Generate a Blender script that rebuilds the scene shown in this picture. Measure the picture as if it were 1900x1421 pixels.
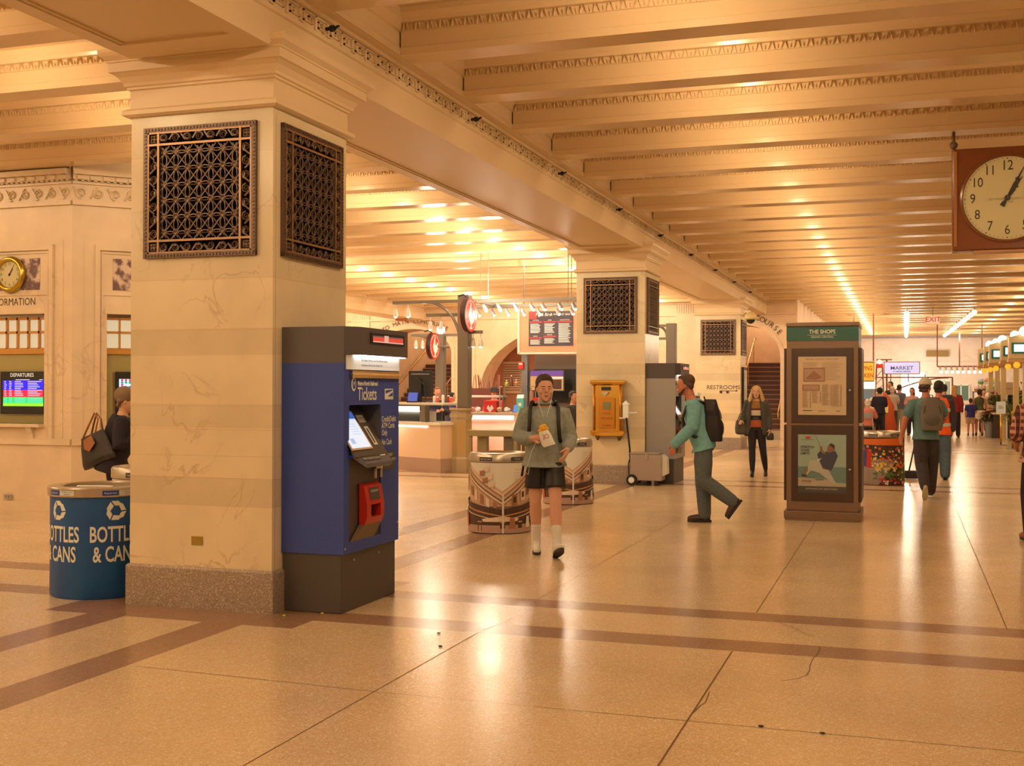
import bpy, math, random
from mathutils import Vector, Matrix, Quaternion
random.seed(7)
scn = bpy.context.scene
for _o in list(bpy.data.objects): bpy.data.objects.remove(_o, do_unlink=True)

# ---------------------------------------------------------------- camera
F_PX, CX, CY, CAM_H = 2180.0, 950.0, 710.5, 1.6
_yaw, _pit, _rol = math.radians(18.5), math.radians(.28), math.radians(.14)
_f = Vector((-math.sin(_yaw)*math.cos(_pit), math.cos(_yaw)*math.cos(_pit), math.sin(_pit)))
_r = Vector((math.cos(_yaw), math.sin(_yaw), 0)); _u = _r.cross(_f)
_c, _s = math.cos(_rol), math.sin(_rol)
_r, _u = _c*_r+_s*_u, -_s*_r+_c*_u
cam_data = bpy.data.cameras.new('camera'); cam = bpy.data.objects.new('camera', cam_data)
scn.collection.objects.link(cam); scn.camera = cam
cam_data.sensor_fit = 'HORIZONTAL'; cam_data.sensor_width = 36; cam_data.lens = F_PX/1900*36
cam_data.clip_start = .05; cam_data.clip_end = 300
_m = Matrix((_r, _u, -_f)).transposed().to_4x4(); _m.translation = Vector((0, 0, CAM_H))
cam.matrix_world = _m
CAMP = Vector((0, 0, CAM_H))
def _ray(x, y): return (x-CX)/F_PX*_r-(y-CY)/F_PX*_u+_f
def on_floor(x, y, z=0.0): d = _ray(x, y); return CAMP+d*((z-CAM_H)/d.z)
def at_y(x, y, Y): d = _ray(x, y); return CAMP+d*(Y/d.y)
def at_x(x, y, X): d = _ray(x, y); return CAMP+d*(X/d.x)

# ---------------------------------------------------------------- colour management, world
scn.view_settings.view_transform = 'Standard'; scn.view_settings.look = 'None'
scn.view_settings.gamma = 1; scn.view_settings.use_curve_mapping = False
scn.view_settings.exposure = 0.0
scn.cycles.max_bounces = 8; scn.cycles.diffuse_bounces = 4; scn.cycles.glossy_bounces = 3
scn.cycles.transmission_bounces = 4; scn.cycles.transparent_max_bounces = 6
scn.cycles.sample_clamp_indirect = 4; scn.cycles.caustics_reflective = False; scn.cycles.caustics_refractive = False
scn.cycles.use_denoising = True; scn.cycles.use_adaptive_sampling = True; scn.cycles.adaptive_threshold = .02
w = bpy.data.worlds.new('world'); scn.world = w; w.use_nodes = True
w.node_tree.nodes['Background'].inputs[0].default_value = (1, .7, .42, 1)
w.node_tree.nodes['Background'].inputs[1].default_value = .12

# ---------------------------------------------------------------- lights
WARM = (1.0, .73, .42)
def lamp(loc, power, color=WARM, radius=.05, kind='POINT', rot=None, size=None, spot=None, name='lamp_light'):
    l = bpy.data.lights.new(name, kind); l.energy = power; l.color = color
    if kind == 'AREA':
        l.shape = 'RECTANGLE'; l.size, l.size_y = size
    else: l.shadow_soft_size = radius
    if kind == 'SPOT': l.spot_size = spot; l.spot_blend = .6
    o = bpy.data.objects.new(name, l); o.location = loc
    if rot: o.rotation_euler = rot
    scn.collection.objects.link(o); return o
JOIST0, JPER, JW, ZS, ZL = 10.60, 1.5, .29, 4.415, 4.80      # joists: near face, period, width, soffit, lid
LAMP_W, LAMP_L = 47, 46
ROWS_R = [-1.62, 3.4]; ROWS_L = [-7.8, -12.9, -18.5]
for k in range(-10, 35):
    y = JOIST0+JPER*k+JW+.07
    for X in ROWS_R:
        if y < 62 and (X < 0 or k % 2 == 0): lamp((X, y, 4.50), LAMP_W*(1 if X < 0 else 1.1))
    for X in ROWS_L:
        if X < -10 and 11 < y < 15: continue
        if y < 38: lamp((X, y, 4.50), LAMP_L*(1.9 if y > 15 else 1.15), (1, .78, .50) if y > 15 else WARM)

# ---------------------------------------------------------------- materials
def lin(c):
    return tuple(((v/255)/12.92 if v/255 <= .04045 else ((v/255+.055)/1.055)**2.4) for v in c)
_W = lin((238, 208, 160))
def under(c, k=1.0):            # pigment that shows as c under the hall's warm lamps
    return tuple(min(.92, .85*a/b*k) for a, b in zip(lin(c), _W))
_mc = {}
def _mk(name):
    m = bpy.data.materials.new(name); m.use_nodes = True
    return m, m.node_tree, m.node_tree.nodes['Principled BSDF']
def mat(name, c, rough=.5, metal=0.0, k=1.0, spec=.5, raw=False, coat=0):
    key = (name, c, rough, metal, k)
    if key in _mc: return _mc[key]
    m, nt, b = _mk(name)
    col = c if raw else under(c, k)
    b.inputs['Base Color'].default_value = (*col, 1); b.inputs['Roughness'].default_value = rough
    b.inputs['Metallic'].default_value = metal; b.inputs['Specular IOR Level'].default_value = spec
    if coat: b.inputs['Coat Weight'].default_value = coat
    nz = nt.nodes.new('ShaderNodeTexNoise'); nz.inputs['Scale'].default_value = 40
    mr = nt.nodes.new('ShaderNodeMapRange'); mr.inputs['To Min'].default_value = max(.02, rough-.05); mr.inputs['To Max'].default_value = min(1, rough+.05)
    nt.links.new(nz.outputs['Fac'], mr.inputs['Value']); nt.links.new(mr.outputs['Result'], b.inputs['Roughness'])
    _mc[key] = m; return m
def glow(name, c, strength=1.0):
    key = ('glow', name, c, strength)
    if key in _mc: return _mc[key]
    m, nt, b = _mk(name)
    b.inputs['Base Color'].default_value = (*[v*.3 for v in lin(c)], 1)
    b.inputs['Emission Color'].default_value = (*lin(c), 1); b.inputs['Emission Strength'].default_value = strength
    b.inputs['Roughness'].default_value = .3
    _mc[key] = m; return m
def N(nt, t, **kw):
    n = nt.nodes.new(t)
    for k, v in kw.items(): setattr(n, k, v)
    return n
def ramp(nt, stops, interp='LINEAR'):
    n = nt.nodes.new('ShaderNodeValToRGB'); n.color_ramp.interpolation = interp
    els = n.color_ramp.elements
    while len(els) > 1: els.remove(els[-1])
    els[0].position = stops[0][0]; els[0].color = (*stops[0][1], 1)
    for p, c in stops[1:]:
        e = els.new(p); e.color = (*c, 1)
    return n
def mixc(nt, a, b, fac, mode='MIX'):
    n = nt.nodes.new('ShaderNodeMix'); n.data_type = 'RGBA'; n.blend_type = mode
    for sock, v in ((n.inputs[6], a), (n.inputs[7], b), (n.inputs[0], fac)):
        if isinstance(v, (int, float)): sock.default_value = v
        elif isinstance(v, tuple): sock.default_value = (*v, 1)
        else: nt.links.new(v, sock)
    return n.outputs[2]

def stone(name, c, vein, courses=None, rough=.3, scale=1.2, bump=0):
    m, nt, b = _mk(name)
    geo = N(nt, 'ShaderNodeNewGeometry')
    n1 = N(nt, 'ShaderNodeTexNoise'); n1.inputs['Scale'].default_value = scale*2.2; n1.inputs['Detail'].default_value = 6
    nt.links.new(geo.outputs['Position'], n1.inputs['Vector'])
    r1 = ramp(nt, [(.35, tuple(v*.9 for v in c)), (.65, c)]); nt.links.new(n1.outputs['Fac'], r1.inputs[0])
    col = r1.outputs[0]
    if courses:
        sep = N(nt, 'ShaderNodeSeparateXYZ'); nt.links.new(geo.outputs['Position'], sep.inputs[0])
        mr = N(nt, 'ShaderNodeMapRange'); mr.inputs['From Max'].default_value = 4.0; nt.links.new(sep.outputs['Z'], mr.inputs['Value'])
        st = ramp(nt, [(z/4.0, v) for z, v in courses], 'CONSTANT'); nt.links.new(mr.outputs[0], st.inputs[0])
        col = mixc(nt, col, st.outputs[0], 1.0, 'MULTIPLY')
    # thin veins
    n2 = N(nt, 'ShaderNodeTexNoise'); n2.inputs['Scale'].default_value = scale*1.3; n2.inputs['Detail'].default_value = 8; n2.inputs['Distortion'].default_value = 1.2
    nt.links.new(geo.outputs['Position'], n2.inputs['Vector'])
    r2 = ramp(nt, [(.488, (0, 0, 0)), (.5, (1, 1, 1)), (.512, (0, 0, 0))]); nt.links.new(n2.outputs['Fac'], r2.inputs[0])
    n3 = N(nt, 'ShaderNodeTexNoise'); n3.inputs['Scale'].default_value = .9; nt.links.new(geo.outputs['Position'], n3.inputs['Vector'])
    r3 = ramp(nt, [(.5, (0, 0, 0)), (.62, (.42, .42, .42))]); nt.links.new(n3.outputs['Fac'], r3.inputs[0])
    ml = N(nt, 'ShaderNodeMath', operation='MULTIPLY'); nt.links.new(r2.outputs[0], ml.inputs[0]); nt.links.new(r3.outputs[0], ml.inputs[1])
    col = mixc(nt, col, vein, ml.outputs[0])
    nt.links.new(col, b.inputs['Base Color']); b.inputs['Roughness'].default_value = rough
    return m
def terrazzo(name, c, fleck, dark, rough=.2, scale=90, rmax=.3):
    m, nt, b = _mk(name)
    geo = N(nt, 'ShaderNodeNewGeometry')
    v = N(nt, 'ShaderNodeTexVoronoi'); v.inputs['Scale'].default_value = scale; nt.links.new(geo.outputs['Position'], v.inputs['Vector'])
    sp = N(nt, 'ShaderNodeSeparateColor'); nt.links.new(v.outputs['Color'], sp.inputs[0])
    r = ramp(nt, [(0, dark), (.12, c), (.8, c), (.9, fleck)]); nt.links.new(sp.outputs[0], r.inputs[0])
    n = N(nt, 'ShaderNodeTexNoise'); n.inputs['Scale'].default_value = .7; n.inputs['Detail'].default_value = 5; nt.links.new(geo.outputs['Position'], n.inputs['Vector'])
    rr = ramp(nt, [(.3, (.86, .86, .86)), (.7, (1.06, 1.06, 1.06))]); nt.links.new(n.outputs['Fac'], rr.inputs[0])
    col = mixc(nt, r.outputs[0], rr.outputs[0], 1.0, 'MULTIPLY')
    nt.links.new(col, b.inputs['Base Color'])
    n4 = N(nt, 'ShaderNodeTexNoise'); n4.inputs['Scale'].default_value = 2.5; n4.inputs['Detail'].default_value = 4; nt.links.new(geo.outputs['Position'], n4.inputs['Vector'])
    mr = N(nt, 'ShaderNodeMapRange'); mr.inputs['To Min'].default_value = rough; mr.inputs['To Max'].default_value = rmax
    nt.links.new(n4.outputs['Fac'], mr.inputs['Value']); nt.links.new(mr.outputs[0], b.inputs['Roughness'])
    bp = N(nt, 'ShaderNodeBump'); bp.inputs['Strength'].default_value = .03; bp.inputs['Distance'].default_value = .02
    nt.links.new(n4.outputs['Fac'], bp.inputs['Height']); nt.links.new(bp.outputs[0], b.inputs['Normal'])
    return m
def weave(name, c1, c2, sx=60, kind='checker', rough=.9):
    m, nt, b = _mk(name)
    tc = N(nt, 'ShaderNodeTexCoord')
    if kind == 'checker':
        wv = N(nt, 'ShaderNodeTexWave'); wv.inputs['Scale'].default_value = sx; wv.bands_direction = 'X'
        w2 = N(nt, 'ShaderNodeTexWave'); w2.inputs['Scale'].default_value = sx; w2.bands_direction = 'Z'
        nt.links.new(tc.outputs['Object'], wv.inputs[0]); nt.links.new(tc.outputs['Object'], w2.inputs[0])
        col = mixc(nt, c1, c2, wv.outputs['Fac']); col = mixc(nt, col, c2, w2.outputs['Fac'], 'MULTIPLY')
        col = mixc(nt, col, c1, .35)
    else:
        nz = N(nt, 'ShaderNodeTexNoise'); nz.inputs['Scale'].default_value = sx; nt.links.new(tc.outputs['Object'], nz.inputs[0])
        r = ramp(nt, [(.35, c1), (.65, c2)]); nt.links.new(nz.outputs['Fac'], r.inputs[0]); col = r.outputs[0]
    nt.links.new(col, b.inputs['Base Color']); b.inputs['Roughness'].default_value = rough
    return m

M_PAINT = mat('cream_paint', (228, 178, 112), .40)
M_JOIST = mat('joist_paint', (226, 174, 106), .21)
_cs = {0: 1.0, .30: 1.03, .75: .88, .95: 1.02, 1.30: .92, 1.47: 1.02, 1.84: .90, 2.02: 1.02, 2.39: .93, 2.9: .97, 3.3: .92}
M_PILLAR = stone('pillar_limestone', under((232, 190, 126)), under((165, 105, 60)), [(z, (v, v*.995, v*.97)) for z, v in _cs.items()], .22)
M_WALLST = stone('wall_limestone', under((228, 184, 122)), under((170, 115, 70)), None, .45)
M_BOOTH = stone('booth_marble', under((228, 182, 122)), under((180, 125, 80)), None, .4)
M_PINKST = stone('pink_limestone', under((226, 174, 116)), under((180, 125, 80)), None, .5)
M_BASE = terrazzo('plinth_terrazzo', under((156, 124, 86)), under((200, 166, 122)), under((120, 92, 62)), .35, 150, .5)
M_FLOOR = terrazzo('floor_terrazzo', under((218, 168, 104)), under((236, 196, 136)), under((196, 148, 86)), .16, 120, .28)
M_BAND = terrazzo('brown_terrazzo', under((158, 108, 66)), under((172, 122, 78)), under((140, 94, 56)), .16, 130, .28)
M_BRONZE = mat('dark_bronze', (104, 74, 48), .4, .6)
M_BRONZE2 = mat('worn_bronze', (150, 104, 62), .35, .7)
M_BLACK = mat('black', (16, 14, 13), .5)
M_DARK = mat('dark_grey', (50, 44, 38), .5)
M_BRASS = mat('brass', (226, 160, 60), .22, 1.0)
M_STEEL = mat('stainless_steel', (190, 165, 130), .3, .9)
M_STEELD = mat('dull_steel', (130, 115, 92), .4, .6)
M_WHITE = mat('white', (238, 212, 168), .5)
M_GLASSD = mat('dark_glass', (30, 24, 18), .08)
M_LETTER = mat('lettering_brown', (74, 44, 24), .6)
M_INK = mat('ink', (60, 45, 34), .6)
M_RED = mat('red', (200, 40, 24), .45)
M_WOOD = mat('honey_wood', (190, 120, 40), .45)
def glassmat(name, tint=(.9, .95, .93), rough=.02):
    m, nt, b = _mk(name)
    b.inputs['Base Color'].default_value = (*tint, 1); b.inputs['Roughness'].default_value = rough
    b.inputs['Transmission Weight'].default_value = 1; b.inputs['IOR'].default_value = 1.1
    return m
M_GLASS = glassmat('clear_glass')

# ---------------------------------------------------------------- mesh builder
class MB:
    def __init__(s): s.v = []; s.f = []; s.mi = []
    def add(s, vs, fs, mi=0):
        o = len(s.v); s.v += [Vector(p) for p in vs]; s.f += [[i+o for i in f] for f in fs]; s.mi += [mi]*len(fs); return s
    def box(s, x0, x1, y0, y1, z0, z1, mi=0):
        return s.add([(x0, y0, z0), (x1, y0, z0), (x1, y1, z0), (x0, y1, z0), (x0, y0, z1), (x1, y0, z1), (x1, y1, z1), (x0, y1, z1)],
                     [(0, 3, 2, 1), (4, 5, 6, 7), (0, 1, 5, 4), (1, 2, 6, 5), (2, 3, 7, 6), (3, 0, 4, 7)], mi)
    def poly(s, pts, mi=0): return s.add(pts, [tuple(range(len(pts)))], mi)
    def prism(s, prof, fn, a, b, mi=0, cap=True):
        """closed 2-D profile swept from a to b; fn(p, q, t) -> point"""
        n = len(prof); vs = [fn(p, q, a) for p, q in prof]+[fn(p, q, b) for p, q in prof]
        fs = [(i, (i+1) % n, n+(i+1) % n, n+i) for i in range(n)]
        if cap: fs += [tuple(range(n))[::-1], tuple(range(n, 2*n))]
        return s.add(vs, fs, mi)
    def tube(s, pts, r, n=8, mi=0, caps=True, flat=1.0):
        pts = [Vector(p) for p in pts]; rr = r if isinstance(r, (list, tuple)) else [r]*len(pts)
        rings = []; prev = None
        for i, p in enumerate(pts):
            d = (pts[min(i+1, len(pts)-1)]-pts[max(i-1, 0)])
            if d.length < 1e-9: d = Vector((0, 0, 1))
            d.normalize()
            if prev is None: a = d.orthogonal().normalized()
            else:
                a = prev-d*prev.dot(d); a = a.normalized() if a.length > 1e-6 else d.orthogonal().normalized()
            prev = a; b = d.cross(a)
            rings.append([p+(a*math.cos(2*math.pi*j/n)+b*math.sin(2*math.pi*j/n)*flat)*rr[i] for j in range(n)])
        vs = [q for R in rings for q in R]; fs = []
        for i in range(len(pts)-1):
            for j in range(n):
                fs.append((i*n+j, i*n+(j+1) % n, (i+1)*n+(j+1) % n, (i+1)*n+j))
        if caps: fs += [tuple(range(n))[::-1], tuple(range((len(pts)-1)*n, len(pts)*n))]
        return s.add(vs, fs, mi)
    def lathe(s, prof, c=(0, 0, 0), n=32, mi=0, axis='Z', close=True):
        c = Vector(c); vs = []
        for r, h in prof:
            for j in range(n):
                t = 2*math.pi*j/n; a, b = r*math.cos(t), r*math.sin(t)
                vs.append(c+(Vector((a, b, h)) if axis == 'Z' else Vector((a, h, b)) if axis == 'Y' else Vector((h, a, b))))
        fs = [(i*n+j, i*n+(j+1) % n, (i+1)*n+(j+1) % n, (i+1)*n+j) for i in range(len(prof)-1) for j in range(n)]
        if close: fs += [tuple(range(n))[::-1], tuple(range((len(prof)-1)*n, len(prof)*n))]
        return s.add(vs, fs, mi)
    def ball(s, c, r, n=12, mi=0, sc=(1, 1, 1)):
        pr = [(max(1e-4, math.sin(math.pi*i/(n//2+1))), -math.cos(math.pi*i/(n//2+1))) for i in range(n//2+2)]
        t = MB().lathe(pr, n=n); c = Vector(c)
        return s.add([Vector((p.x*sc[0], p.y*sc[1], p.z*sc[2]))*r+c for p in t.v], t.f, mi)
    def xf(s, M):
        s.v = [M @ p for p in s.v]; return s
    def join(s, o, mi=None):
        k = len(s.v); s.v += o.v; s.f += [[i+k for i in f] for f in o.f]; s.mi += o.mi if mi is None else [mi]*len(o.f); return s
    def build(s, name, mats, parent=None, smooth=False, bevel=0, kind=None):
        me = bpy.data.meshes.new(name); me.from_pydata([tuple(p) for p in s.v], [], s.f)
        for m in (mats if isinstance(mats, (list, tuple)) else [mats]): me.materials.append(m)
        if max(s.mi, default=0): me.polygons.foreach_set('material_index', s.mi)
        if smooth: me.polygons.foreach_set('use_smooth', [True]*len(s.f))
        me.update()
        o = bpy.data.objects.new(name, me); scn.collection.objects.link(o)
        if parent: o.parent = parent
        if bevel:
            b = o.modifiers.new('bevel', 'BEVEL'); b.width = bevel; b.segments = 2; b.limit_method = 'ANGLE'
        if smooth == 'auto':
            me.polygons.foreach_set('use_smooth', [True]*len(s.f))
            try: me.set_sharp_from_angle(angle=math.radians(40))
            except Exception: pass
        if kind: o['kind'] = kind
        return o
def thing(name, label, cat, loc=(0, 0, 0), rz=0, group=None):
    o = bpy.data.objects.new(name, None); scn.collection.objects.link(o)
    o.empty_display_size = .1; o.location = loc; o.rotation_euler = (0, 0, rz)
    return tag(o, label, cat, group)
def tag(o, label, cat, group=None):
    o['label'] = label; o['category'] = cat
    if group: o['group'] = group
    return o
def kids(o): return [c for c in bpy.data.objects if c.parent == o]
_children = {}
def dup(root, loc, rz=None, label=None, group=None):
    def cp(o, par):
        c = o.copy(); scn.collection.objects.link(c)
        if par: c.parent = par
        for ch in list(o.children): cp(ch, c)
        return c
    r = cp(root, None); r.location = loc
    if rz is not None: r.rotation_euler = (0, 0, rz)
    if label: r['label'] = label
    if group: r['group'] = group
    return r
_fcache = {}
def text_geo(body, size=1.0, align='CENTER', shear=0.0, offset=0.0, spacing=1.0):
    """flat lettering in the XY plane as (verts, faces)"""
    key = (body, size, align, shear, offset, spacing)
    if key in _fcache: return _fcache[key]
    cu = bpy.data.curves.new('t', 'FONT'); cu.body = body; cu.size = size; cu.align_x = align; cu.align_y = 'CENTER'
    cu.shear = shear; cu.offset = offset; cu.resolution_u = 3; cu.space_character = spacing
    ob = bpy.data.objects.new('t', cu); scn.collection.objects.link(ob)
    bpy.context.view_layer.update()
    me = bpy.data.meshes.new_from_object(ob.evaluated_get(bpy.context.evaluated_depsgraph_get()))
    r = ([tuple(v.co) for v in me.vertices], [tuple(p.vertices) for p in me.polygons])
    bpy.data.objects.remove(ob, do_unlink=True); bpy.data.curves.remove(cu); bpy.data.meshes.remove(me)
    _fcache[key] = r; return r
def text_on(mb, body, fn, size, mi=0, wide=1.0, **kw):
    """lettering mapped by fn(u, v)"""
    vs, fs = text_geo(body, size, **kw)
    return mb.add([fn(v[0]*wide, v[1]) for v in vs], fs, mi)
def plane_fn(o, ux, vx, off=0.0, nrm=None):
    o, ux, vx = Vector(o), Vector(ux).normalized(), Vector(vx).normalized()
    n = ux.cross(vx) if nrm is None else Vector(nrm)
    return lambda u, v, d=off: o+ux*u+vx*v+n*d
def rect(mb, fn, u0, u1, v0, v1, mi, nu=1):
    for i in range(nu):
        a, b = u0+(u1-u0)*i/nu, u0+(u1-u0)*(i+1)/nu
        mb.poly([fn(a, v0), fn(b, v0), fn(b, v1), fn(a, v1)], mi)
# ================================================================ the setting
def struct(mb, name, mats, **kw): return mb.build(name, mats, kind='structure', **kw)
XR, XL, YB, YF, YW = 9.2, -21.0, -5.0, 65.0, 38.0        # right wall, left wall, behind, far wall, stair wall
BX0, BX1, ZB = -5.33, -4.19, 4.01                        # great beam
# floor with inlaid bands (each inlay is its own slab face, flush)
fl = MB()
xs = sorted({XL, -5.88, -5.50, -5.19, -4.56, -4.25, -3.87, XR})
bays = [7.0, 19.22, 31.4]
ys = {YB, YF+.2}
for b in bays: ys |= {b-.04, b+.25, b+.48, b+.57, b+.79, b+1.24, b+1.46, b+1.54, b+1.79, b+1.95}
ys = sorted(ys)
def band(x, y):
    for b in bays:
        if -5.88 < x < -3.87 and b-.04 < y < b+1.95: return 1
        if x > -3.87 and (b+.25 < y < b+.57 or b+1.24 < y < b+1.54): return 1
        if x < -5.88 and (b+.48 < y < b+.79 or b+1.46 < y < b+1.79): return 1
    if y < 32 and (-4.56 < x < -4.25 or -5.50 < x < -5.19): return 1
    return 0
for i in range(len(xs)-1):
    for j in range(len(ys)-1):
        x0, x1, y0, y1 = xs[i], xs[i+1], ys[j], ys[j+1]
        fl.poly([(x0, y0, 0), (x1, y0, 0), (x1, y1, 0), (x0, y1, 0)], band((x0+x1)/2, (y0+y1)/2))
def seam(pts, w=.006, z=.0012):
    for a, b in zip(pts, pts[1:]):
        a, b = Vector((*a, z)), Vector((*b, z)); d = (b-a).normalized(); n = Vector((-d.y, d.x, 0))*w/2
        fl.poly([a-n, b-n, b+n, a+n], 2)
seam([(-2.66, 1), (-2.655, 7.27)]); seam([(-2.65, 8.55), (-2.66, 20)], .004)
seam([(-.985, 2), (-1.0, 7.24)], .009); seam([(-1.01, 8.55), (-1.035, 16)]); seam([(.648, 8.5), (.65, 19)])
seam([(-4.2, 5.73), (-2.6, 5.655), (9, 5.63)], .004)
def wander(p, q, n, amp, w):
    pts = [(p[0]+(q[0]-p[0])*i/n+random.uniform(-amp, amp), p[1]+(q[1]-p[1])*i/n+random.uniform(-amp, amp)) for i in range(n+1)]
    seam(pts, w)
g = lambda x, y: on_floor(x, y).xy
wander(g(1522, 1200), g(1500, 1252), 7, .015, .005); wander(g(1500, 1252), g(1450, 1264), 5, .012, .004)
wander(g(1419, 1140), g(1505, 1180), 7, .02, .004); wander(g(1318, 1284), g(1292, 1322), 6, .012, .006)
wander(g(892, 1169), g(955, 1147), 6, .02, .005); wander(g(800, 1046), g(832, 1034), 5, .02, .005)
M_CRACK = mat('crack', (112, 74, 36), .8)
struct(fl, 'floor', [M_FLOOR, M_BAND, M_CRACK])
# small specks of litter on the floor
for px, py, c in ((1526, 1362, 0), (598, 1139, 1), (527, 1143, 1), (817, 1200, 0), (814, 1176, 0), (1412, 1349, 0)):
    p = on_floor(px, py); o = MB().ball((0, 0, .006), .011, 8, 0, (1.3, .7, .5)).build('litter_scrap', [M_DARK, mat('yellow_scrap', (222, 190, 30))][c:c+1])
    o.location = p; tag(o, {1526: 'dark crumb alone on the open floor at lower right', 598: 'yellow scrap at the front foot of the blue ticket machine', 527: 'yellow scrap between pillar and blue ticket machine',
        817: 'dark crumb on the brown floor band right of the ticket machine', 814: 'dark crumb just in front of the brown floor band', 1412: 'dark crumb near the seam left of the lone crumb'}[px], 'scrap', 'scraps on the floor')

# --- ceilings: lid, joists with egg-and-dart, coffer edges
def joist(mb, x0, x1, y0):
    prof = [(y0, ZS), (y0, ZS+.062), (y0+.018, ZS+.07), (y0+.018, ZS+.195), (y0+.006, ZS+.2), (y0+.004, ZS+.262), (y0-.030, ZS+.268), (y0-.038, ZS+.30), (y0-.06, ZS+.34), (y0-.06, ZL+.02),
            (y0+JW+.03, ZL+.02), (y0+JW+.03, ZS+.29), (y0+JW+.005, ZS+.21), (y0+JW-.018, ZS+.2), (y0+JW-.018, ZS+.07), (y0+JW, ZS+.062), (y0+JW, ZS)]
    mb.prism([(p, q) for p, q in prof], lambda p, q, t: Vector((t, p, q)), x0, x1)
def darts(mb, x0, x1, y, sgn=-1, step=.11):
    """raised leaf-and-dart blocks along a joist crown"""
    n = int((x1-x0)/step)
    for i in range(n):
        x = x0+(i+.5)*(x1-x0)/n
        for dx, lean in ((-.026, .016), (.026, -.016)):
            h = .062
            vs = [(x+dx-.011, y+.01, ZS+.198), (x+dx+.011, y+.01, ZS+.198), (x+dx+lean+.008, y+.005, ZS+.198+h), (x+dx+lean-.008, y+.005, ZS+.198+h),
                  (x+dx, y+sgn*.026, ZS+.206), (x+dx+lean, y+sgn*.040, ZS+.198+h)]
            mb.add(vs, [(0, 1, 4), (1, 2, 5, 4), (3, 0, 4, 5), (2, 3, 5)])
        mb.add([(x+.055-.008, y, ZS+.21), (x+.055+.008, y, ZS+.21), (x+.055, y+sgn*.022, ZS+.205), (x+.055, y+sgn*.034, ZS+.25)], [(0, 1, 2), (1, 3, 2), (3, 0, 2)])
def coffer_side(mb, xe, s, y0, y1):
    """band along a beam between joists; s=+1 opens to +x"""
    pr = [(0, ZS), (0, ZS+.062), (-.018, ZS+.07), (-.018, ZS+.2), (.005, ZS+.21), (.03, ZS+.29), (.03, ZL+.02), (-.06, ZL+.02), (-.06, ZS)]
    mb.prism(pr if s > 0 else pr[::-1], lambda p, q, t: Vector((xe+s*p, t, q)), y0, y1)
def ceiling(name, x0, x1, ya, yb, dart_to, sideL=True, sideR=True):
    mb = MB(); mb.box(x0-.2, x1+.2, ya, yb, ZL, ZL+.1)
    k0 = math.ceil((ya-JOIST0)/JPER)
    k = k0
    while JOIST0+k*JPER+JW < yb:
        y = JOIST0+k*JPER; joist(mb, x0, x1, y)
        if 2 < y < dart_to: darts(mb, max(x0, -16), min(x1, 5), y+.012)
        k += 1
    if sideL: coffer_side(mb, x0, 1, ya, yb)
    if sideR: coffer_side(mb, x1, -1, ya, yb)
    return struct(mb, name, M_JOIST)
ceiling('ceiling', -4.05, XR, YB, 41.0, 24)
ceiling('ceiling_far', -3.25, XR, 41.0, YF+.3, 0)
ceiling('ceiling_left', -15.8, -5.47, YB, YW+.05, 20)
ceiling('ceiling_left_end', XL, -17.0, YB, YW+.05, 0)

# --- great beams
def beam_profile(x0, x1, lo):
    """symmetric beam section, x0<x1"""
    R = [(x1-.0, lo), (x1, 4.225), (x1+.018, 4.235), (x1+.018, 4.262), (x1, 4.27), (x1, 4.388), (x1+.03, 4.394), (x1+.05, 4.41), (x1+.125, ZS-.001), (x1+.125, ZL+.02)]
    L = [(x0-.125, ZL+.02), (x0-.125, ZS-.001), (x0-.05, 4.41), (x0-.03, 4.394), (x0, 4.388), (x0, 4.27), (x0-.018, 4.262), (x0-.018, 4.235), (x0, 4.225), (x0, lo)]
    return R+L
bm = MB(); ends = [(YB, 7.2), (8.75, 19.4), (20.9, 31.7), (33.2, YW)]
bm.prism(beam_profile(BX0, BX1, ZB), lambda p, q, t: Vector((p, t, q)), YB, YW)
for a, b in ends:                                       # raised rim framing the soffit panel
    bm.box(BX0, BX0+.13, a, b, ZB-.022, ZB); bm.box(BX1-.13, BX1, a, b, ZB-.022, ZB)
    bm.box(BX0+.13, BX0+.16, a+.1, b-.1, ZB-.012, ZB); bm.box(BX1-.16, BX1-.13, a+.1, b-.1, ZB-.012, ZB)
    bm.box(BX0+.13, BX1-.13, a, a+.3, ZB-.022, ZB); bm.box(BX0+.13, BX1-.13, b-.3, b, ZB-.022, ZB)
# Greek key along the hall side
def key_run(mb, x, y0, y1, s=1, z0=4.278, z1=4.382):
    H = z1-z0; U = .214; t = .012; d = .014
    n = int((y1-y0)/U)
    for i in range(n):
        a = y0+i*U; m = (i % 2 == 0)
        def bar(u0, u1, w0, w1):
            if not m: u0, u1 = U-u1, U-u0
            mb.box(min(x, x+s*d), max(x, x+s*d), a+u0, a+u1, z0+w0, z0+w1)
        bar(0, t, 0, H); bar(0, U-.03, H-t, H); bar(U-.03-t, U-.03, .022, H); bar(.045, U-.03, .022, .022+t)
        bar(.045, .045+t, .022, H-.028); bar(.045, .105, H-.028-t, H-.028); bar(.105-t, .105, .045, H-.028)
        bar(U-.03, U, 0, t)
key_run(bm, BX1, 1.0, 37.8)
struct(bm, 'trim_1', M_PAINT)
b2 = MB(); b2.prism(beam_profile(-16.86, -15.94, ZB), lambda p, q, t: Vector((p, t, q)), YB, YW)
struct(b2, 'trim_2', M_PAINT)

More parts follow.
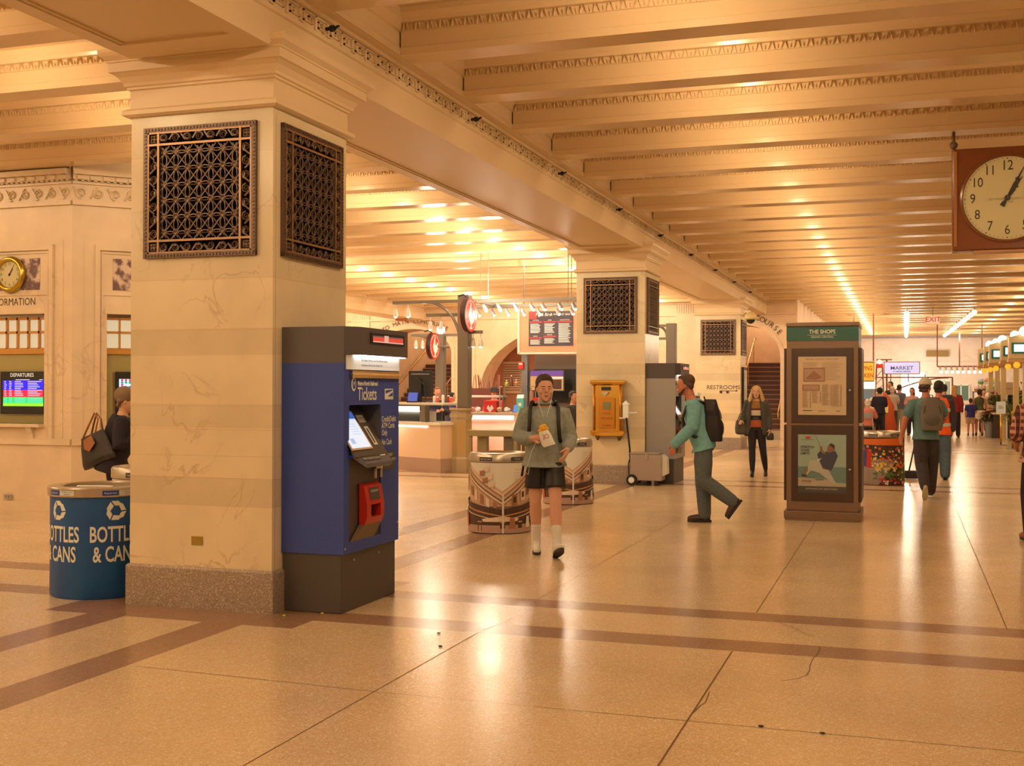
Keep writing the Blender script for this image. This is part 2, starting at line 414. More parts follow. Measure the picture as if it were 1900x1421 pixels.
# --- pillars
def ring_box(mb, x0, x1, y0, y1, prof, mi=0):
    """rectangular stack: prof = [(offset, z)]"""
    vs = []
    for o, z in prof: vs += [(x0-o, y0-o, z), (x1+o, y0-o, z), (x1+o, y1+o, z), (x0-o, y1+o, z)]
    fs = [(i*4+j, i*4+(j+1) % 4, (i+1)*4+(j+1) % 4, (i+1)*4+j) for i in range(len(prof)-1) for j in range(4)]
    fs += [(3, 2, 1, 0), tuple((len(prof)-1)*4+j for j in range(4))]
    mb.add(vs, fs, mi)
CAP = [(0, 3.60), (.03, 3.602), (.052, 3.615), (.052, 3.645), (.035, 3.655), (.008, 3.668), (.008, 3.80), (.025, 3.806), (.025, 3.822), (.04, 3.828), (.045, 3.85), (.07, 3.89),
       (.105, 3.915), (.12, 3.92), (.12, 3.985), (.13, 3.99), (.13, 4.0), (.165, 4.03), (.175, 4.055), (.175, 4.075), (0, 4.08)]
PIL = [(-5.45, -4.26, 7.37, 8.52), (-5.385, -4.185, 19.60, 20.80), (-5.40, -4.20, 31.9, 33.1)]
for i, (x0, x1, y0, y1) in enumerate(PIL):
    mb = MB()
    mb.box(x0, x1, y0, y1, .3, 3.61)
    g_ = .008
    for z in (.75, .95, 1.11, 1.30, 1.47, 1.84, 2.02, 2.39, 2.9, 3.3):          # course joints
        ring_box(mb, x0, x1, y0, y1, [(.0006, z-.001), (.0006, z+.001)], 1)
    # narrow quirk beside the front right arris
    mb.box(x1-.0, x1+.0015, y0+.035, y0+.041, .3, 3.55, 1)
    struct(mb, 'pillar', [M_PILLAR, mat('joint', (196, 146, 84), .6)])
    mb = MB(); ring_box(mb, x0, x1, y0, y1, [(.022, 0), (.022, .285), (.012, .3), (0, .301)]); struct(mb, 'pillar_plinth', M_BASE)
    mb = MB(); ring_box(mb, x0, x1, y0, y1, CAP); struct(mb, 'pillar_capital', M_PAINT)

# --- stair wall with arches (Y = 38)
def arch_pts(cx, a, zc, b, n=24):
    return [(cx+a, 0)]+[(cx+a*math.cos(math.pi*i/n), zc+b*math.sin(math.pi*i/n)) for i in range(n+1)]+[(cx-a, 0)]
ARCH = [(-16.42, 1.49, 2.85, .84), (-10.62, 3.24, 1.55, 2.18), (-4.97, 1.22, 2.62, 1.05)]
def wall_with_arches(y, x0, x1, ztop, arches, depth):
    mb = MB(); cuts = sorted(arches, key=lambda a: a[0]); x = x0
    for cx, a, zc, b in cuts:
        mb.poly([(x, y, 0), (cx-a, y, 0), (cx-a, y, ztop), (x, y, ztop)]); x = cx+a
        P = arch_pts(cx, a, zc, b)
        for (xa, za), (xb, zb) in zip(P, P[1:]):
            if abs(xa-xb) > 1e-6: mb.poly([(xb, y, zb), (xa, y, za), (xa, y, ztop), (xb, y, ztop)])
            mb.poly([(xa, y, za), (xb, y, zb), (xb, y+depth, zb), (xa, y+depth, za)])
        # raised edge moulding
        Q = arch_pts(cx, a+.13, zc, b+.13)
        for (xa, za), (xb, zb), (xc, zc2), (xd, zd) in zip(P, P[1:], Q, Q[1:]):
            mb.poly([(xb, y-.02, zb), (xa, y-.02, za), (xc, y-.02, zc2), (xd, y-.02, zd)])
            mb.poly([(xc, y-.02, zc2), (xd, y-.02, zd), (xd, y, zd), (xc, y, zc2)][::-1]); mb.poly([(xb, y-.02, zb), (xa, y-.02, za), (xa, y, za), (xb, y, zb)][::-1])
    mb.poly([(x, y, 0), (x1, y, 0), (x1, y, ztop), (x, y, ztop)])
    # cornice line
    mb.box(x0, x1, y-.05, y, 3.98, 4.03); mb.box(x0, x1, y-.10, y, 4.36, 4.42)
    # fluted pilaster strips of the frieze
    for cx in (-14.42, -6.75, -18.4):
        mb.box(cx-.36, cx+.36, y-.04, y, 0, 4.4)
        for i in range(9): mb.box(cx-.32+i*.075, cx-.29+i*.075, y-.06, y-.04, 4.06, 4.33)
    mb.box(x0, x1, y-.015, y, 0, .3, 1)
    return mb
mb = wall_with_arches(YW, XL, -3.25, 4.8, ARCH, 1.2)
mb.box(-3.25, -3.22, YW, YF, 0, 4.8, 0)
struct(mb, 'wall_back', [M_PINKST, M_BASE])
# passage behind the wide arch, painted warm terracotta
mb = MB(); mb.poly([(-14.2, 41.2, 0), (-7, 41.2, 0), (-7, 41.2, 4.5), (-14.2, 41.2, 4.5)]); mb.poly([(-14.1, 39.2, 0), (-14.1, 41.2, 0), (-14.1, 41.2, 4.5), (-14.1, 39.2, 4.5)]); mb.poly([(-7.1, 39.2, 0), (-7.1, 41.2, 0), (-7.1, 41.2, 4.5), (-7.1, 39.2, 4.5)])
mb.poly([(-14.2, 39.2, 4.2), (-7, 39.2, 4.2), (-7, 41.2, 4.2), (-14.2, 41.2, 4.2)])
struct(mb, 'wall_passage', stone('terracotta_plaster', under((196, 112, 62)), under((170, 90, 50)), None, .5))
# stairs
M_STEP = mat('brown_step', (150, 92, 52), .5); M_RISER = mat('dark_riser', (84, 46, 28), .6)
def stairs(cx, a, back):
    mb = MB()
    for i in range(16):
        y = YW+.35+i*.3; z = (i+1)*.16
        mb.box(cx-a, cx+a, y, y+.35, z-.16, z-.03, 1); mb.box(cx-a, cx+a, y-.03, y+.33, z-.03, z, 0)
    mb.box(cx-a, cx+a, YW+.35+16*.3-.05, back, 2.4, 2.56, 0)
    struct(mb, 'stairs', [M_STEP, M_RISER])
    mb = MB()
    for x in (cx-a-.02, cx+a+.02): mb.poly([(x, YW+1.2, 0), (x, back, 0), (x, back, 5.6), (x, YW+1.2, 5.6)])
    mb.poly([(cx-a, back, 2.4), (cx+a, back, 2.4), (cx+a, back, 5.6), (cx-a, back, 5.6)])
    mb.poly([(cx-a, YW+1.2, 4.2), (cx+a, YW+1.2, 4.2), (cx+a, YW+1.21, 5.6), (cx-a, YW+1.21, 5.6)])
    mb.poly([(cx-a, YW+1.2, 5.6), (cx+a, YW+1.2, 5.6), (cx+a, back, 5.6), (cx-a, back, 5.6)])
    struct(mb, 'wall_stairwell', M_PINKST)
for _x in (-16.42, -4.97): lamp((_x, 42, 5.0), 90, radius=.1); lamp((_x, 45.3, 4.9), 60, radius=.1)  # added lamps without fixtures, to brighten the dark stairwells
lamp((-10.6, 40.2, 3.7), 30, radius=.1)  # added lamp without a fixture, brightens the passage behind the wide arch
stairs(-16.42, 1.49, 46.5); stairs(-4.97, 1.22, 46.5)
M_RAIL = mat('brass_rail', (222, 150, 66), .25, .9)
def handrail(x, side, label, zoff=.9, posts=True):
    t = thing('handrail', label, 'handrail', (x, YW+.2, 0))
    mb = MB(); p0 = Vector((0, .1, zoff)); p1 = Vector((0, 5.1, 2.56+zoff))
    mb.tube([p0+Vector((0, -.1, -.25)), p0+Vector((0, -.12, -.04)), p0, p1, p1+Vector((0, .5, 0))], .025, 8)
    mb.build('rail', M_RAIL, t, smooth=True)
    for i in range(4):
        y = .4+i*1.5; z = (y-.1)/5*2.56
        m2 = MB()
        if posts: m2.tube([(0, y, z+.02), (0, y, z+zoff)], .018, 6); m2.build('post', M_RAIL, t)
        else: m2.tube([(side*.09, y, z+zoff-.06), (0, y, z+zoff-.06), (0, y, z+zoff)], .012, 6); m2.build('bracket', M_RAIL, t)
handrail(-17.83, -1, 'brass handrail along the left wall of the stairs under the concourse arch', posts=False)
handrail(-15.9, 1, 'brass handrail on posts down the middle of the concourse arch stairs')
handrail(-5.2, 1, 'brass handrail on posts inside the narrow stair arch behind the third pillar')
handrail(-3.84, 1, 'brass handrail on the right wall of the narrow stair arch', posts=False)
# engraved lettering above the arches
def arc_text(mb, body, cx, a, zc, b, y, size, span):
    n = len(body)
    for i, ch in enumerate(body):
        t = math.pi/2+span/2-span*i/(n-1)
        vs, fs = text_geo(ch, size) if ch != ' ' else ([], [])
        c, s = math.cos(t), math.sin(t); px, pz = cx+a*c, zc+b*s
        tx, tz = a*s, -b*c; L = math.hypot(tx, tz); tx /= L; tz /= L
        mb.add([(px+v[0]*tx-v[1]*tz, y, pz+v[0]*tz+v[1]*tx) for v in vs], fs)
mb = MB(); arc_text(mb, 'TO MAIN CONCOURSE', -16.3, 1.9, 2.70, 1.25, YW-.025, .21, 1.35); o = mb.build('wall_lettering', M_LETTER)
tag(o, 'dark carved words TO MAIN CONCOURSE curving over the left stair arch', 'lettering')
mb = MB(); arc_text(mb, 'TO MAIN CONCOURSE', -4.97, 1.55, 2.45, 1.5, YW-.025, .24, 1.75); o = mb.build('wall_lettering', M_LETTER)
tag(o, 'dark carved words curving over the narrow stair arch, mostly hidden by the third pillar', 'lettering')
# remaining walls
def vwall(name, p, q, z1=4.8, m=None, z0=0.0):
    mb = MB(); mb.poly([(p[0], p[1], z0), (q[0], q[1], z0), (q[0], q[1], z1), (p[0], p[1], z1)]); return struct(mb, name, m or M_WALLST)
vwall('wall_left', (XL, YB), (XL, YW)); vwall('wall_right', (XR, YB), (XR, YF+.3)); vwall('wall_behind', (XL, YB), (XR, YB))
M_FAR = stone('far_wall_stone', under((240, 204, 160)), under((210, 160, 110)), None, .5)
vwall('wall_front', (-3.3, YF), (XR, YF), m=M_FAR)
# pilasters of the hall beyond the stairs
for i, y in enumerate((44.5, 52, 59)):
    mb = MB(); mb.box(-3.22, -2.95, y, y+1.1, 0, 3.6); ring_box(mb, -3.3, -2.95, y, y+1.1, CAP); struct(mb, 'trim_%d' % (3+i), M_WALLST)
# ================================================================ helpers for printed faces
class Pic:
    """printed face: shapes laid in fractions (0..1 across, 0..1 down) of a flat or curved panel"""
    def __init__(s, fn, w, h, step=.0006): s.mb = MB(); s.fn = fn; s.w = w; s.h = h; s.n = 0; s.mats = []; s.step = step
    def _m(s, m):
        if m not in s.mats: s.mats.append(m)
        return s.mats.index(m)
    def P(s, u, v): return s.fn(u*s.w, -v*s.h, s.n*s.step)
    def poly(s, pts, m, lift=True):
        if lift: s.n += 1
        s.mb.poly([s.P(u, v) for u, v in pts][::-1], s._m(m)); return s
    def rect(s, u0, v0, u1, v1, m, lift=True, nu=1):
        if lift: s.n += 1
        for i in range(nu):
            a, b = u0+(u1-u0)*i/nu, u0+(u1-u0)*(i+1)/nu
            s.poly([(a, v0), (b, v0), (b, v1), (a, v1)], m, False)
        return s
    def disc(s, u, v, r, m, n=24, ry=None, a0=0):
        k = s.w/s.h; s.poly([(u+r*math.cos(a0+2*math.pi*i/n), v+(ry or r*k)*math.sin(a0+2*math.pi*i/n)) for i in range(n)], m); return s
    def text(s, body, u, v, size, m, wide=1.0, **kw):
        s.n += 1; vs, fs = text_geo(body, size*s.h, **kw)
        s.mb.add([s.fn(u*s.w+q[0]*wide, -v*s.h+q[1], s.n*s.step) for q in vs], fs, s._m(m)); return s
    def lines(s, u0, v0, u1, v1, n, m, fill=.5, jag=.3):
        s.n += 1
        for i in range(n):
            a = v0+(v1-v0)*i/n; s.poly([(u0, a), (u1-random.random()*jag*(u1-u0), a), (u1-random.random()*0, a)][:0] or [(u0, a), (u0+(u1-u0)*(1-random.random()*jag), a), (u0+(u1-u0)*(1-random.random()*jag), a+(v1-v0)/n*fill), (u0, a+(v1-v0)/n*fill)], m, False)
        return s
    def build(s, name, parent=None): return s.mb.build(name, s.mats, parent)

# ================================================================ bronze grilles on the pillars
def grille_meshes(W=.94, H=.96):
    out = {}
    mb = MB(); B = .035
    for a, b, c, d, z in ((-W/2, W/2, -H/2, -H/2+B, .03), (-W/2, W/2, H/2-B, H/2, .03), (-W/2, -W/2+B, -H/2, H/2, .03), (W/2-B, W/2, -H/2, H/2, .03)):
        mb.box(a, b, -z, 0, c, d)
    for k in range(34):                                         # rope edge
        for s in (-1, 1):
            u = -W/2+.02+(W-.04)*k/33
            mb.box(u-.008, u+.004, -.036, -.03, s*(H/2-.017)-.008, s*(H/2-.017)+.008); mb.box(s*(W/2-.017)-.008, s*(W/2-.017)+.008, -.036, -.03, u-.008, u+.004)
    out['frame'] = mb
    mb = MB(); i = .035+.092
    for s in (-1, 1):
        mb.box(-W/2+B, W/2-B, -.03, -.006, s*(H/2-i)-.008, s*(H/2-i)+.008); mb.box(s*(W/2-i)-.008, s*(W/2-i)+.008, -.03, -.006, -H/2+B, H/2-B)
        mb.box(-W/2+B, W/2-B, -.028, -.006, s*(H/2-B-.006)-.006, s*(H/2-B-.006)+.006); mb.box(s*(W/2-B-.006)-.006, s*(W/2-B-.006)+.006, -.028, -.006, -H/2+B, H/2-B)
    out['rail'] = mb
    mb = MB(); n = 7                                            # scrolls in the borders
    def scroll(cx, cz, r, a0, sg, along):
        pts = []
        for k in range(15):
            t = k/14; rr = r*(1-.8*t); a = a0+sg*t*3.6*math.pi
            pts.append((cx+rr*math.cos(a), -.02, cz+rr*math.sin(a)))
        mb.tube(pts, [.0065*(1-.3*k/14) for k in range(15)], 4)
    for k in range(n):
        u = -W/2+i+.045+(W-2*i-.09)*k/(n-1)
        for s in (-1, 1):
            sg = 1 if k % 2 else -1
            scroll(u, s*(H/2-B-.047), .034, 0 if k % 2 else math.pi, sg*s, 0)
            mb.tube([(u-.055, -.018, s*(H/2-B-.037)-sg*.02), (u-.02, -.02, s*(H/2-B-.037)+sg*.024), (u+.01, -.018, s*(H/2-B-.037)+sg*.02)], .009, 4)
            scroll(s*(W/2-B-.047), u, .034, math.pi/2 if k % 2 else -math.pi/2, sg*s, 1)
            mb.tube([(s*(W/2-B-.037)-sg*.02, -.018, u-.055), (s*(W/2-B-.037)+sg*.024, -.02, u-.02), (s*(W/2-B-.037)+sg*.02, -.018, u+.01)], .009, 4)
    for a in (-1, 1):
        for b in (-1, 1):
            cx, cz = a*(W/2-B-.047), b*(H/2-B-.047); mb.box(cx-.026, cx+.026, -.018, -.006, cz-.026, cz+.026)
            for q in range(4): mb.ball((cx+.013*(1 if q % 2 else -1), -.02, cz+.013*(1 if q > 1 else -1)), .011, 6)
    out['scroll_border'] = mb
    mb = MB(); iw, ih = W-2*i, H-2*i; nc, nr = 7, 6; dx, dz = iw/nc, ih/nr; R = .069
    def ring(cx, cz, r, y=-.017, n=20, w=.005):
        last = None
        pts = []
        for k in range(n+1):
            a = 2*math.pi*k/n; x, z = cx+r*math.cos(a), cz+r*math.sin(a)
            pts.append((x, z) if abs(x) < iw/2 and abs(z) < ih/2 else None)
        run = []
        for p in pts+[None]:
            if p: run.append((p[0], y, p[1]))
            else:
                if len(run) > 1: mb.tube(run, w, 4, caps=False)
                run = []
    for r in range(nr+1):
        for c in range(nc+1): ring(-iw/2+c*dx, -ih/2+r*dz, R)
    for r in range(nr):
        for c in range(nc):                                   # diagonals with a knot between the circles
            cx, cz = -iw/2+(c+.5)*dx, -ih/2+(r+.5)*dz
            mb.tube([(cx-dx/2, -.015, cz-dz/2), (cx+dx/2, -.015, cz+dz/2)], .005, 4, caps=False)
            mb.tube([(cx-dx/2, -.015, cz+dz/2), (cx+dx/2, -.015, cz-dz/2)], .005, 4, caps=False)
            ring(cx, cz, .022, -.019, 8, .0045)
    out['lattice'] = mb
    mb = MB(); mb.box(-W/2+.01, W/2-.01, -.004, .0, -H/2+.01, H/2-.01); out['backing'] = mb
    return out
_gm = grille_meshes(); _first = None
GR_LABEL = [('bronze scroll grille on the front face of the nearest pillar', 'bronze scroll grille on the right face of the nearest pillar, above the blue ticket machine'),
            ('dark bronze grille on the front face of the second pillar, above the brass mailbox', 'narrow-looking bronze grille on the right face of the second pillar'),
            ('bronze grille on the front face of the third pillar', 'bronze grille on the right face of the third pillar, under the dome camera')]
for i, (x0, x1, y0, y1) in enumerate(PIL):
    zc = 3.03 if i < 2 else 3.0
    for j, (loc, rz) in enumerate((((((x0+x1)/2, y0, zc)), 0), ((x1, (y0+y1)/2, zc), math.pi/2))):
        if _first is None:
            t = thing('wall_grille', GR_LABEL[i][j], 'grille', loc, rz, 'bronze grilles on the pillars')
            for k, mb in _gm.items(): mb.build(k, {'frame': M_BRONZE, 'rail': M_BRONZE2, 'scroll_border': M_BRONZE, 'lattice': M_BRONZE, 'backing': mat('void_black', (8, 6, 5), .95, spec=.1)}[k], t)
            _first = t
        else: dup(_first, loc, rz, GR_LABEL[i][j])
# brass outlet plate on pillar 1
p = at_y(366, 1003, 7.37); t = thing('outlet_plate', 'small brass outlet plate low on the front of the nearest pillar', 'outlet plate', (p.x, 7.37, p.z))
MB().box(-.048, .048, -.006, 0, -.032, .032).build('plate', mat('aged_brass', (168, 128, 40), .4, .5), t, bevel=.002)
mb = MB(); mb.ball((-.036, -.006, .002), .004, 6); mb.ball((.036, -.006, .002), .004, 6); mb.build('screw', M_BRASS, t)
# hook bolts along the key band
SC = [(7.618, 'first'), (10.62, 'second'), (13.615, 'third'), (16.61, 'fourth'), (19.63, 'fifth'), (22.64, 'sixth'), (25.7, 'seventh'), (28.7, 'eighth'), (31.8, 'ninth')]
for k, (y, n) in enumerate(SC):
    y *= 1.0475
    t = thing('hook_bolt', 'black iron hook bolt on the key-pattern band, %s counting from the camera' % n, 'hook', (BX1+.01, y, 4.32), 0, 'hook bolts on the beam')
    MB().lathe([(.035, 0), (.035, .012), (.018, .016)], axis='X', n=12).build('rose', M_PAINT, t)
    mb = MB(); mb.tube([(0, 0, 0), (.07, 0, .002), (.10, 0, .0)], .014, 6); mb.lathe([(.006, .05), (.026, .055), (.026, .085), (.006, .09)], axis='X', n=8); mb.tube([(.09, 0, 0), (.115, 0, .012), (.115, .02, .02)], .01, 5)
    mb.build('hook', M_BLACK, t)

# ================================================================ ticket machines
def ticket_machine(label, org, blue, face, headc, cols):
    t = thing('ticket_machine', label, 'ticket machine', org, 0, 'ticket machines on the pillars')
    MB().box(0.006, .475, .01, .935, 0, .425).build('base', M_MDARK, t, bevel=.008)
    mb = MB()
    # body with display recess (opening y .085-.60, z 1.06-1.48) and lower grey strip
    X = .495
    mb.box(0, .30, 0, .95, .42, 1.78); mb.box(.30, X, 0, .085, .42, 1.78); mb.box(.30, X, .62, .95, .42, 1.78)
    mb.box(.30, X, .085, .62, 1.48, 1.78); mb.box(.30, X, .085, .62, .42, .50); mb.box(.30, X-.012, .085, .62, .50, 1.10)
    mb.build('body', face, t)
    mb = MB(); mb.box(.29, .305, .085, .62, 1.06, 1.49); mb.box(.30, X-.004, .616, .622, 1.1, 1.48); mb.poly([(X-.011, .085, .50), (X-.011, .62, .50), (X-.011, .62, 1.10), (X-.011, .085, 1.10)]); mb.build('recess_lining', M_MDARK, t)
    # head: chamfered overhang with display
    pr = [(0, 0), (.495, 0), (.57, .12), (.57, .95), (0, .95)]
    mb = MB(); mb.prism(pr, lambda p, q, s: Vector((p, q, s)), 1.84, 2.04); mb.box(0, .495, 0, .95, 1.78, 1.84); mb.build('head', headc, t)
    mb = MB(); mb.box(.565, .578, .27, .87, 1.925, 2.005); mb.build('display_bezel', M_BLACK, t)
    fn = plane_fn((.579, .30, 1.995), (0, 1, 0), (0, 0, 1))
    pc = Pic(fn, .54, .06); pc.rect(0, .15, 1, .9, glow('display_red', (214, 70, 60), .9)); pc.rect(0, .15, 1, .3, glow('display_grey', (120, 100, 84), .6)); pc.rect(.36, 0.05, .5, .9, glow('display_pale', (225, 170, 150), .9)); pc.rect(0, .8, 1, .95, glow('display_pale', (225, 170, 150), .9)); pc.build('display', t)
    mb = MB(); mb.box(.50, .56, .13, .93, 1.832, 1.842); mb.build('fluorescent_tube', glow('fluorescent', (255, 244, 235), 3.5), t)
    # lit notice strip
    mb = MB(); mb.box(.495, .505, .03, .94, 1.735, 1.838); mb.build('notice_strip', mat('notice_cream', (240, 216, 168), .5), t)
    fn = plane_fn((.506, .03, 1.838), (0, 1, 0), (0, 0, 1)); pc = Pic(fn, .91, .1)
    pc.text('For faster service, use the full fare ticket', .5, .34, .22, M_INK, wide=1.25); pc.text('and please wait for your change here', .45, .68, .20, M_INK, wide=1.2); pc.build('notice_text', t)
    mb = MB(); mb.box(.497, .515, .10, .91, 1.675, 1.728); mb.lathe([(.012, .08), (.012, .93)], (.515, 0, 1.70), n=8, axis='Y'); mb.build('mirror_bar', mat('polished_bar', (235, 190, 120), .12, 1.0), t)
    # printed graphics
    o = (X+.001, 0, 1.78); fn = plane_fn(o, (0, 1, 0), (0, 0, 1)); pc = Pic(fn, .95, 1.78)
    C = mat('decal_cream', (226, 200, 150), .5)
    v = lambda z: (1.78-z)/1.78
    u = lambda y: y/.95
    pc.disc(u(.155), v(1.63), .040, C, ry=.0285); pc.disc(u(.16), v(1.63), .028, blue, ry=.02); pc.text('M', u(.16), v(1.63), .03, C, wide=.8)
    pc.text('Metro-North Railroad', u(.385), v(1.635), .0245, C, wide=.86, offset=.002)
    pc.text('Tickets', u(.375), v(1.556), .075, C, wide=.83, offset=.002)
    pc.build('lettering', t); pc = Pic(fn, .95, 1.78)
    pc.rect(u(.685), v(1.598), u(.84), v(1.515), C); pc.poly([(u(.70), v(1.585)), (u(.83), v(1.592)), (u(.83), v(1.585)), (u(.70), v(1.56))], blue); pc.poly([(u(.74), v(1.54)), (u(.83), v(1.572)), (u(.83), v(1.54))], blue); pc.rect(u(.69), v(1.535), u(.835), v(1.518), C)
    pc.build('emblem', t); pc = Pic(fn, .95, 1.78)
    for s, z, sz in (('Credit/Debit', 1.365, .034), ('ATM Cards', 1.315, .034), ('Only', 1.262, .034), ('No Cash', 1.19, .034)):
        pc.text(s, u(.632), v(z), sz, C, wide=.82, align='LEFT', offset=.001)
    pc.build('lettering', t); pc = Pic(fn, .95, 1.78); pc.rect(u(.638), v(1.115), u(.865), v(.975), M_MDARK)
    for s, z in (('CREDIT/DEBIT', 1.09), ('ATM CARDS ONLY', 1.055), ('NO CASH', 1.02)): pc.text(s, u(.65), v(z), .018, C, wide=.9, align='LEFT')
    pc.build('notice_label', t)
    # touch screen and shelf, set sloping in the recess
    s0, s1 = Vector((.31, 0, 1.46)), Vector((.53, 0, 1.13))
    def slab(y0, y1, a, b, th, m, nm):
        A = s0.lerp(s1, a); B = s0.lerp(s1, b); n = Vector((.33, 0, .22)).normalized()*th
        mb = MB(); mb.add([(A.x, y0, A.z), (A.x, y1, A.z), (B.x, y1, B.z), (B.x, y0, B.z), (A.x+n.x, y0, A.z+n.z), (A.x+n.x, y1, A.z+n.z), (B.x+n.x, y1, B.z+n.z), (B.x+n.x, y0, B.z+n.z)],
               [(0, 1, 2, 3), (7, 6, 5, 4), (0, 4, 5, 1), (1, 5, 6, 2), (2, 6, 7, 3), (3, 7, 4, 0)]); return mb.build(nm, m, t)
    slab(.06, .615, 0, 1.08, .012, M_MDARK, 'console'); slab(.06, .40, .12, .95, .022, mat('screen_frame', (220, 180, 120), .3, .5), 'screen_frame')
    sc = slab(.075, .375, .15, .91, .026, glow('screen_pale', (214, 226, 240), 1.0), 'touch_screen')
    A = s0.lerp(s1, .15); n = Vector((.33, 0, .22)).normalized()*.027; d = (s1-s0).normalized()
    fn = plane_fn(A+n+Vector((0, .075, 0)), (0, 1, 0), -d); pc = Pic(fn, .30, .30)
    pc.rect(0, 0, 1, .2, glow('screen_blue', (60, 100, 190), 1)); pc.poly([(.1, .2), (.3, .04), (.45, .2)], glow('screen_pale', (214, 226, 240), 1.0)); pc.rect(.08, .75, .3, .9, glow('screen_soft', (160, 180, 225), 1)); pc.lines(.4, .35, .9, .7, 5, glow('screen_soft', (160, 180, 225), 1), .2); pc.build('screen_image', t)
    A = s0.lerp(s1, .1); n2 = n*.55; fn = plane_fn(A+n2+Vector((0, .42, 0)), (0, 1, 0), -d); pc = Pic(fn, .18, .36)
    pc.rect(.1, .12, .75, .3, C); pc.rect(.25, .4, .62, .85, C); pc.text('TICKETS', .45, .2, .06, M_INK); pc.rect(.35, .45, .5, .8, M_MDARK); pc.build('card_slot_label', t)
    mb = MB(); mb.add([(.52, .10, 1.135), (.52, .62, 1.135), (.60, .60, 1.06), (.60, .16, 1.06), (.52, .10, 1.10), (.52, .62, 1.10), (.60, .60, 1.03), (.60, .16, 1.03)],
                      [(0, 3, 2, 1), (4, 5, 6, 7), (0, 4, 7, 3), (3, 7, 6, 2), (2, 6, 5, 1), (0, 1, 5, 4)]); mb.build('shelf', mat('shelf_grey', (98, 84, 74), .5), t)
    e = Vector((.08, 0, -.075)).normalized(); fn = plane_fn(Vector((.522, .12, 1.137)), (0, 1, 0), -e); pc = Pic(fn, .46, .10)
    pc.rect(.08, .15, .7, .85, M_MDARK); pc.text('AUDIO', .25, .34, .26, C, wide=1.1); pc.text('PRESS TO BEGIN TICKETING', .40, .66, .22, C, wide=1.0); pc.rect(.76, .15, .96, .55, C); pc.text('TOUCH', .86, .35, .22, M_INK); pc.build('shelf_label', t)
    mb = MB(); mb.box(.498, .512, .50, .515, .93, 1.03); mb.box(.498, .512, .60, .612, .93, 1.03); mb.box(.498, .515, .50, .612, 1.0, 1.045); mb.build('receipt_slot', mat('slot_cream', (214, 184, 128), .4), t)
    # red delivery bin and chute
    mb = MB(); Y0, Y1 = .25, .545
    R0 = [(.495, .905), (.535, .885), (.56, .75), (.56, .66), (.54, .61), (.495, .60)]
    op = (Y0+.07, Y1-.06)
    for a, b in ((Y0, op[0]), (op[1], Y1)): mb.prism(R0, lambda p, q, s: Vector((p, s, q)), a, b)
    for lo, hi in ((0, 2), (3, 5)):
        q = R0[lo:hi+1]; q = q+[(q[-1][0]-.05 if hi < 5 else .495, q[-1][1]), (.495, q[0][1])] if lo == 0 else q+[(.495, .60), (.495, .66)]
        mb.prism(q, lambda p, z, s: Vector((p, s, z)), op[0], op[1])
    mb.box(.490, .50, op[0], op[1], .66, .80, 1)
    mb.build('delivery_bin', [mat('red_plastic', (178, 34, 20), .35), M_DARK], t)
    fn = plane_fn((.539, op[0], .872), (0, 1, 0), Vector((-.025, 0, .135)).normalized()); pc = Pic(fn, op[1]-op[0], .09, .001); pc.rect(0, 0, 1, 1, M_MDARK); pc.text('TICKETS/RECEIPT', .5, .3, .26, C, wide=.75); pc.build('bin_label', t)
    mb = MB(); mb.add([(.495, .10, .50), (.54, Y0, .61), (.54, Y1, .61), (.495, .50, .50), (.495, Y0, .61), (.495, Y1, .61)], [(0, 3, 2, 1), (0, 1, 4), (3, 5, 2)]); mb.build('chute', mat('chute_brown', (112, 82, 48), .5), t)
    mb = MB()
    for y, z in ((.02, .46), (.92, .56), (.20, .36), (.62, .36)): mb.ball((.478 if z < .42 else .497, y, z), .009, 6)
    mb.build('lock', M_STEEL, t)
    return t
M_MDARK = mat('machine_dark', (72, 60, 46), .5)
M_MBLUE = weave('machine_blue', under((44, 60, 106)), under((50, 64, 112)), 60, 'noise', .6)
ticket_machine('blue ticket machine with lettering Tickets against the nearest pillar', (-4.258, 7.5, 0), M_MBLUE, M_MBLUE, mat('head_grey', (84, 70, 56), .5), 0)
m2 = ticket_machine('grey ticket machine against the second pillar', (-4.175, 19.66, 0), mat('machine_grey', (150, 130, 100), .5), mat('machine_grey', (150, 130, 100), .5), mat('head_dark', (70, 56, 44), .5), 1)
lamp((-3.66, 8.03, 1.83), .22, (1, .93, .85), kind='AREA', rot=(0, math.radians(-20), 0), size=(.05, .75), name='machine_tube')
lamp((-3.58, 20.2, 1.83), .4, (.9, 1, .9), kind='AREA', rot=(0, math.radians(-20), 0), size=(.05, .75), name='machine_tube')

# ================================================================ bins
def cyl_fn(R, a0=0.0):
    """u along the circumference (metres, + = to the right seen from outside), v up from z0"""
    return lambda u, v, d=0.0: Vector(((R+d)*math.sin(a0+u/R), -(R+d)*math.cos(a0+u/R), v))
def cpoly(pc, pts, m, n=6, lift=True):
    """polygon on a cylinder, split into thin vertical strips so it follows the curve"""
    if lift: pc.n += 1
    us = [p[0] for p in pts]; a, b = min(us), max(us)
    k = max(1, int((b-a)*pc.w/.03))
    for i in range(k):
        lo, hi = a+(b-a)*i/k, a+(b-a)*(i+1)/k
        q = pts
        for lim, sg in ((lo, 1), (hi, -1)):
            r = []
            for j in range(len(q)):
                A, B = q[j], q[(j+1) % len(q)]; ia, ib = sg*(A[0]-lim) >= -1e-9, sg*(B[0]-lim) >= -1e-9
                if ia: r.append(A)
                if ia != ib:
                    t = (lim-A[0])/(B[0]-A[0]); r.append((lim, A[1]+t*(B[1]-A[1])))
            q = r
            if not q: break
        if len(q) >= 3: pc.poly(q, m, False)
    return pc
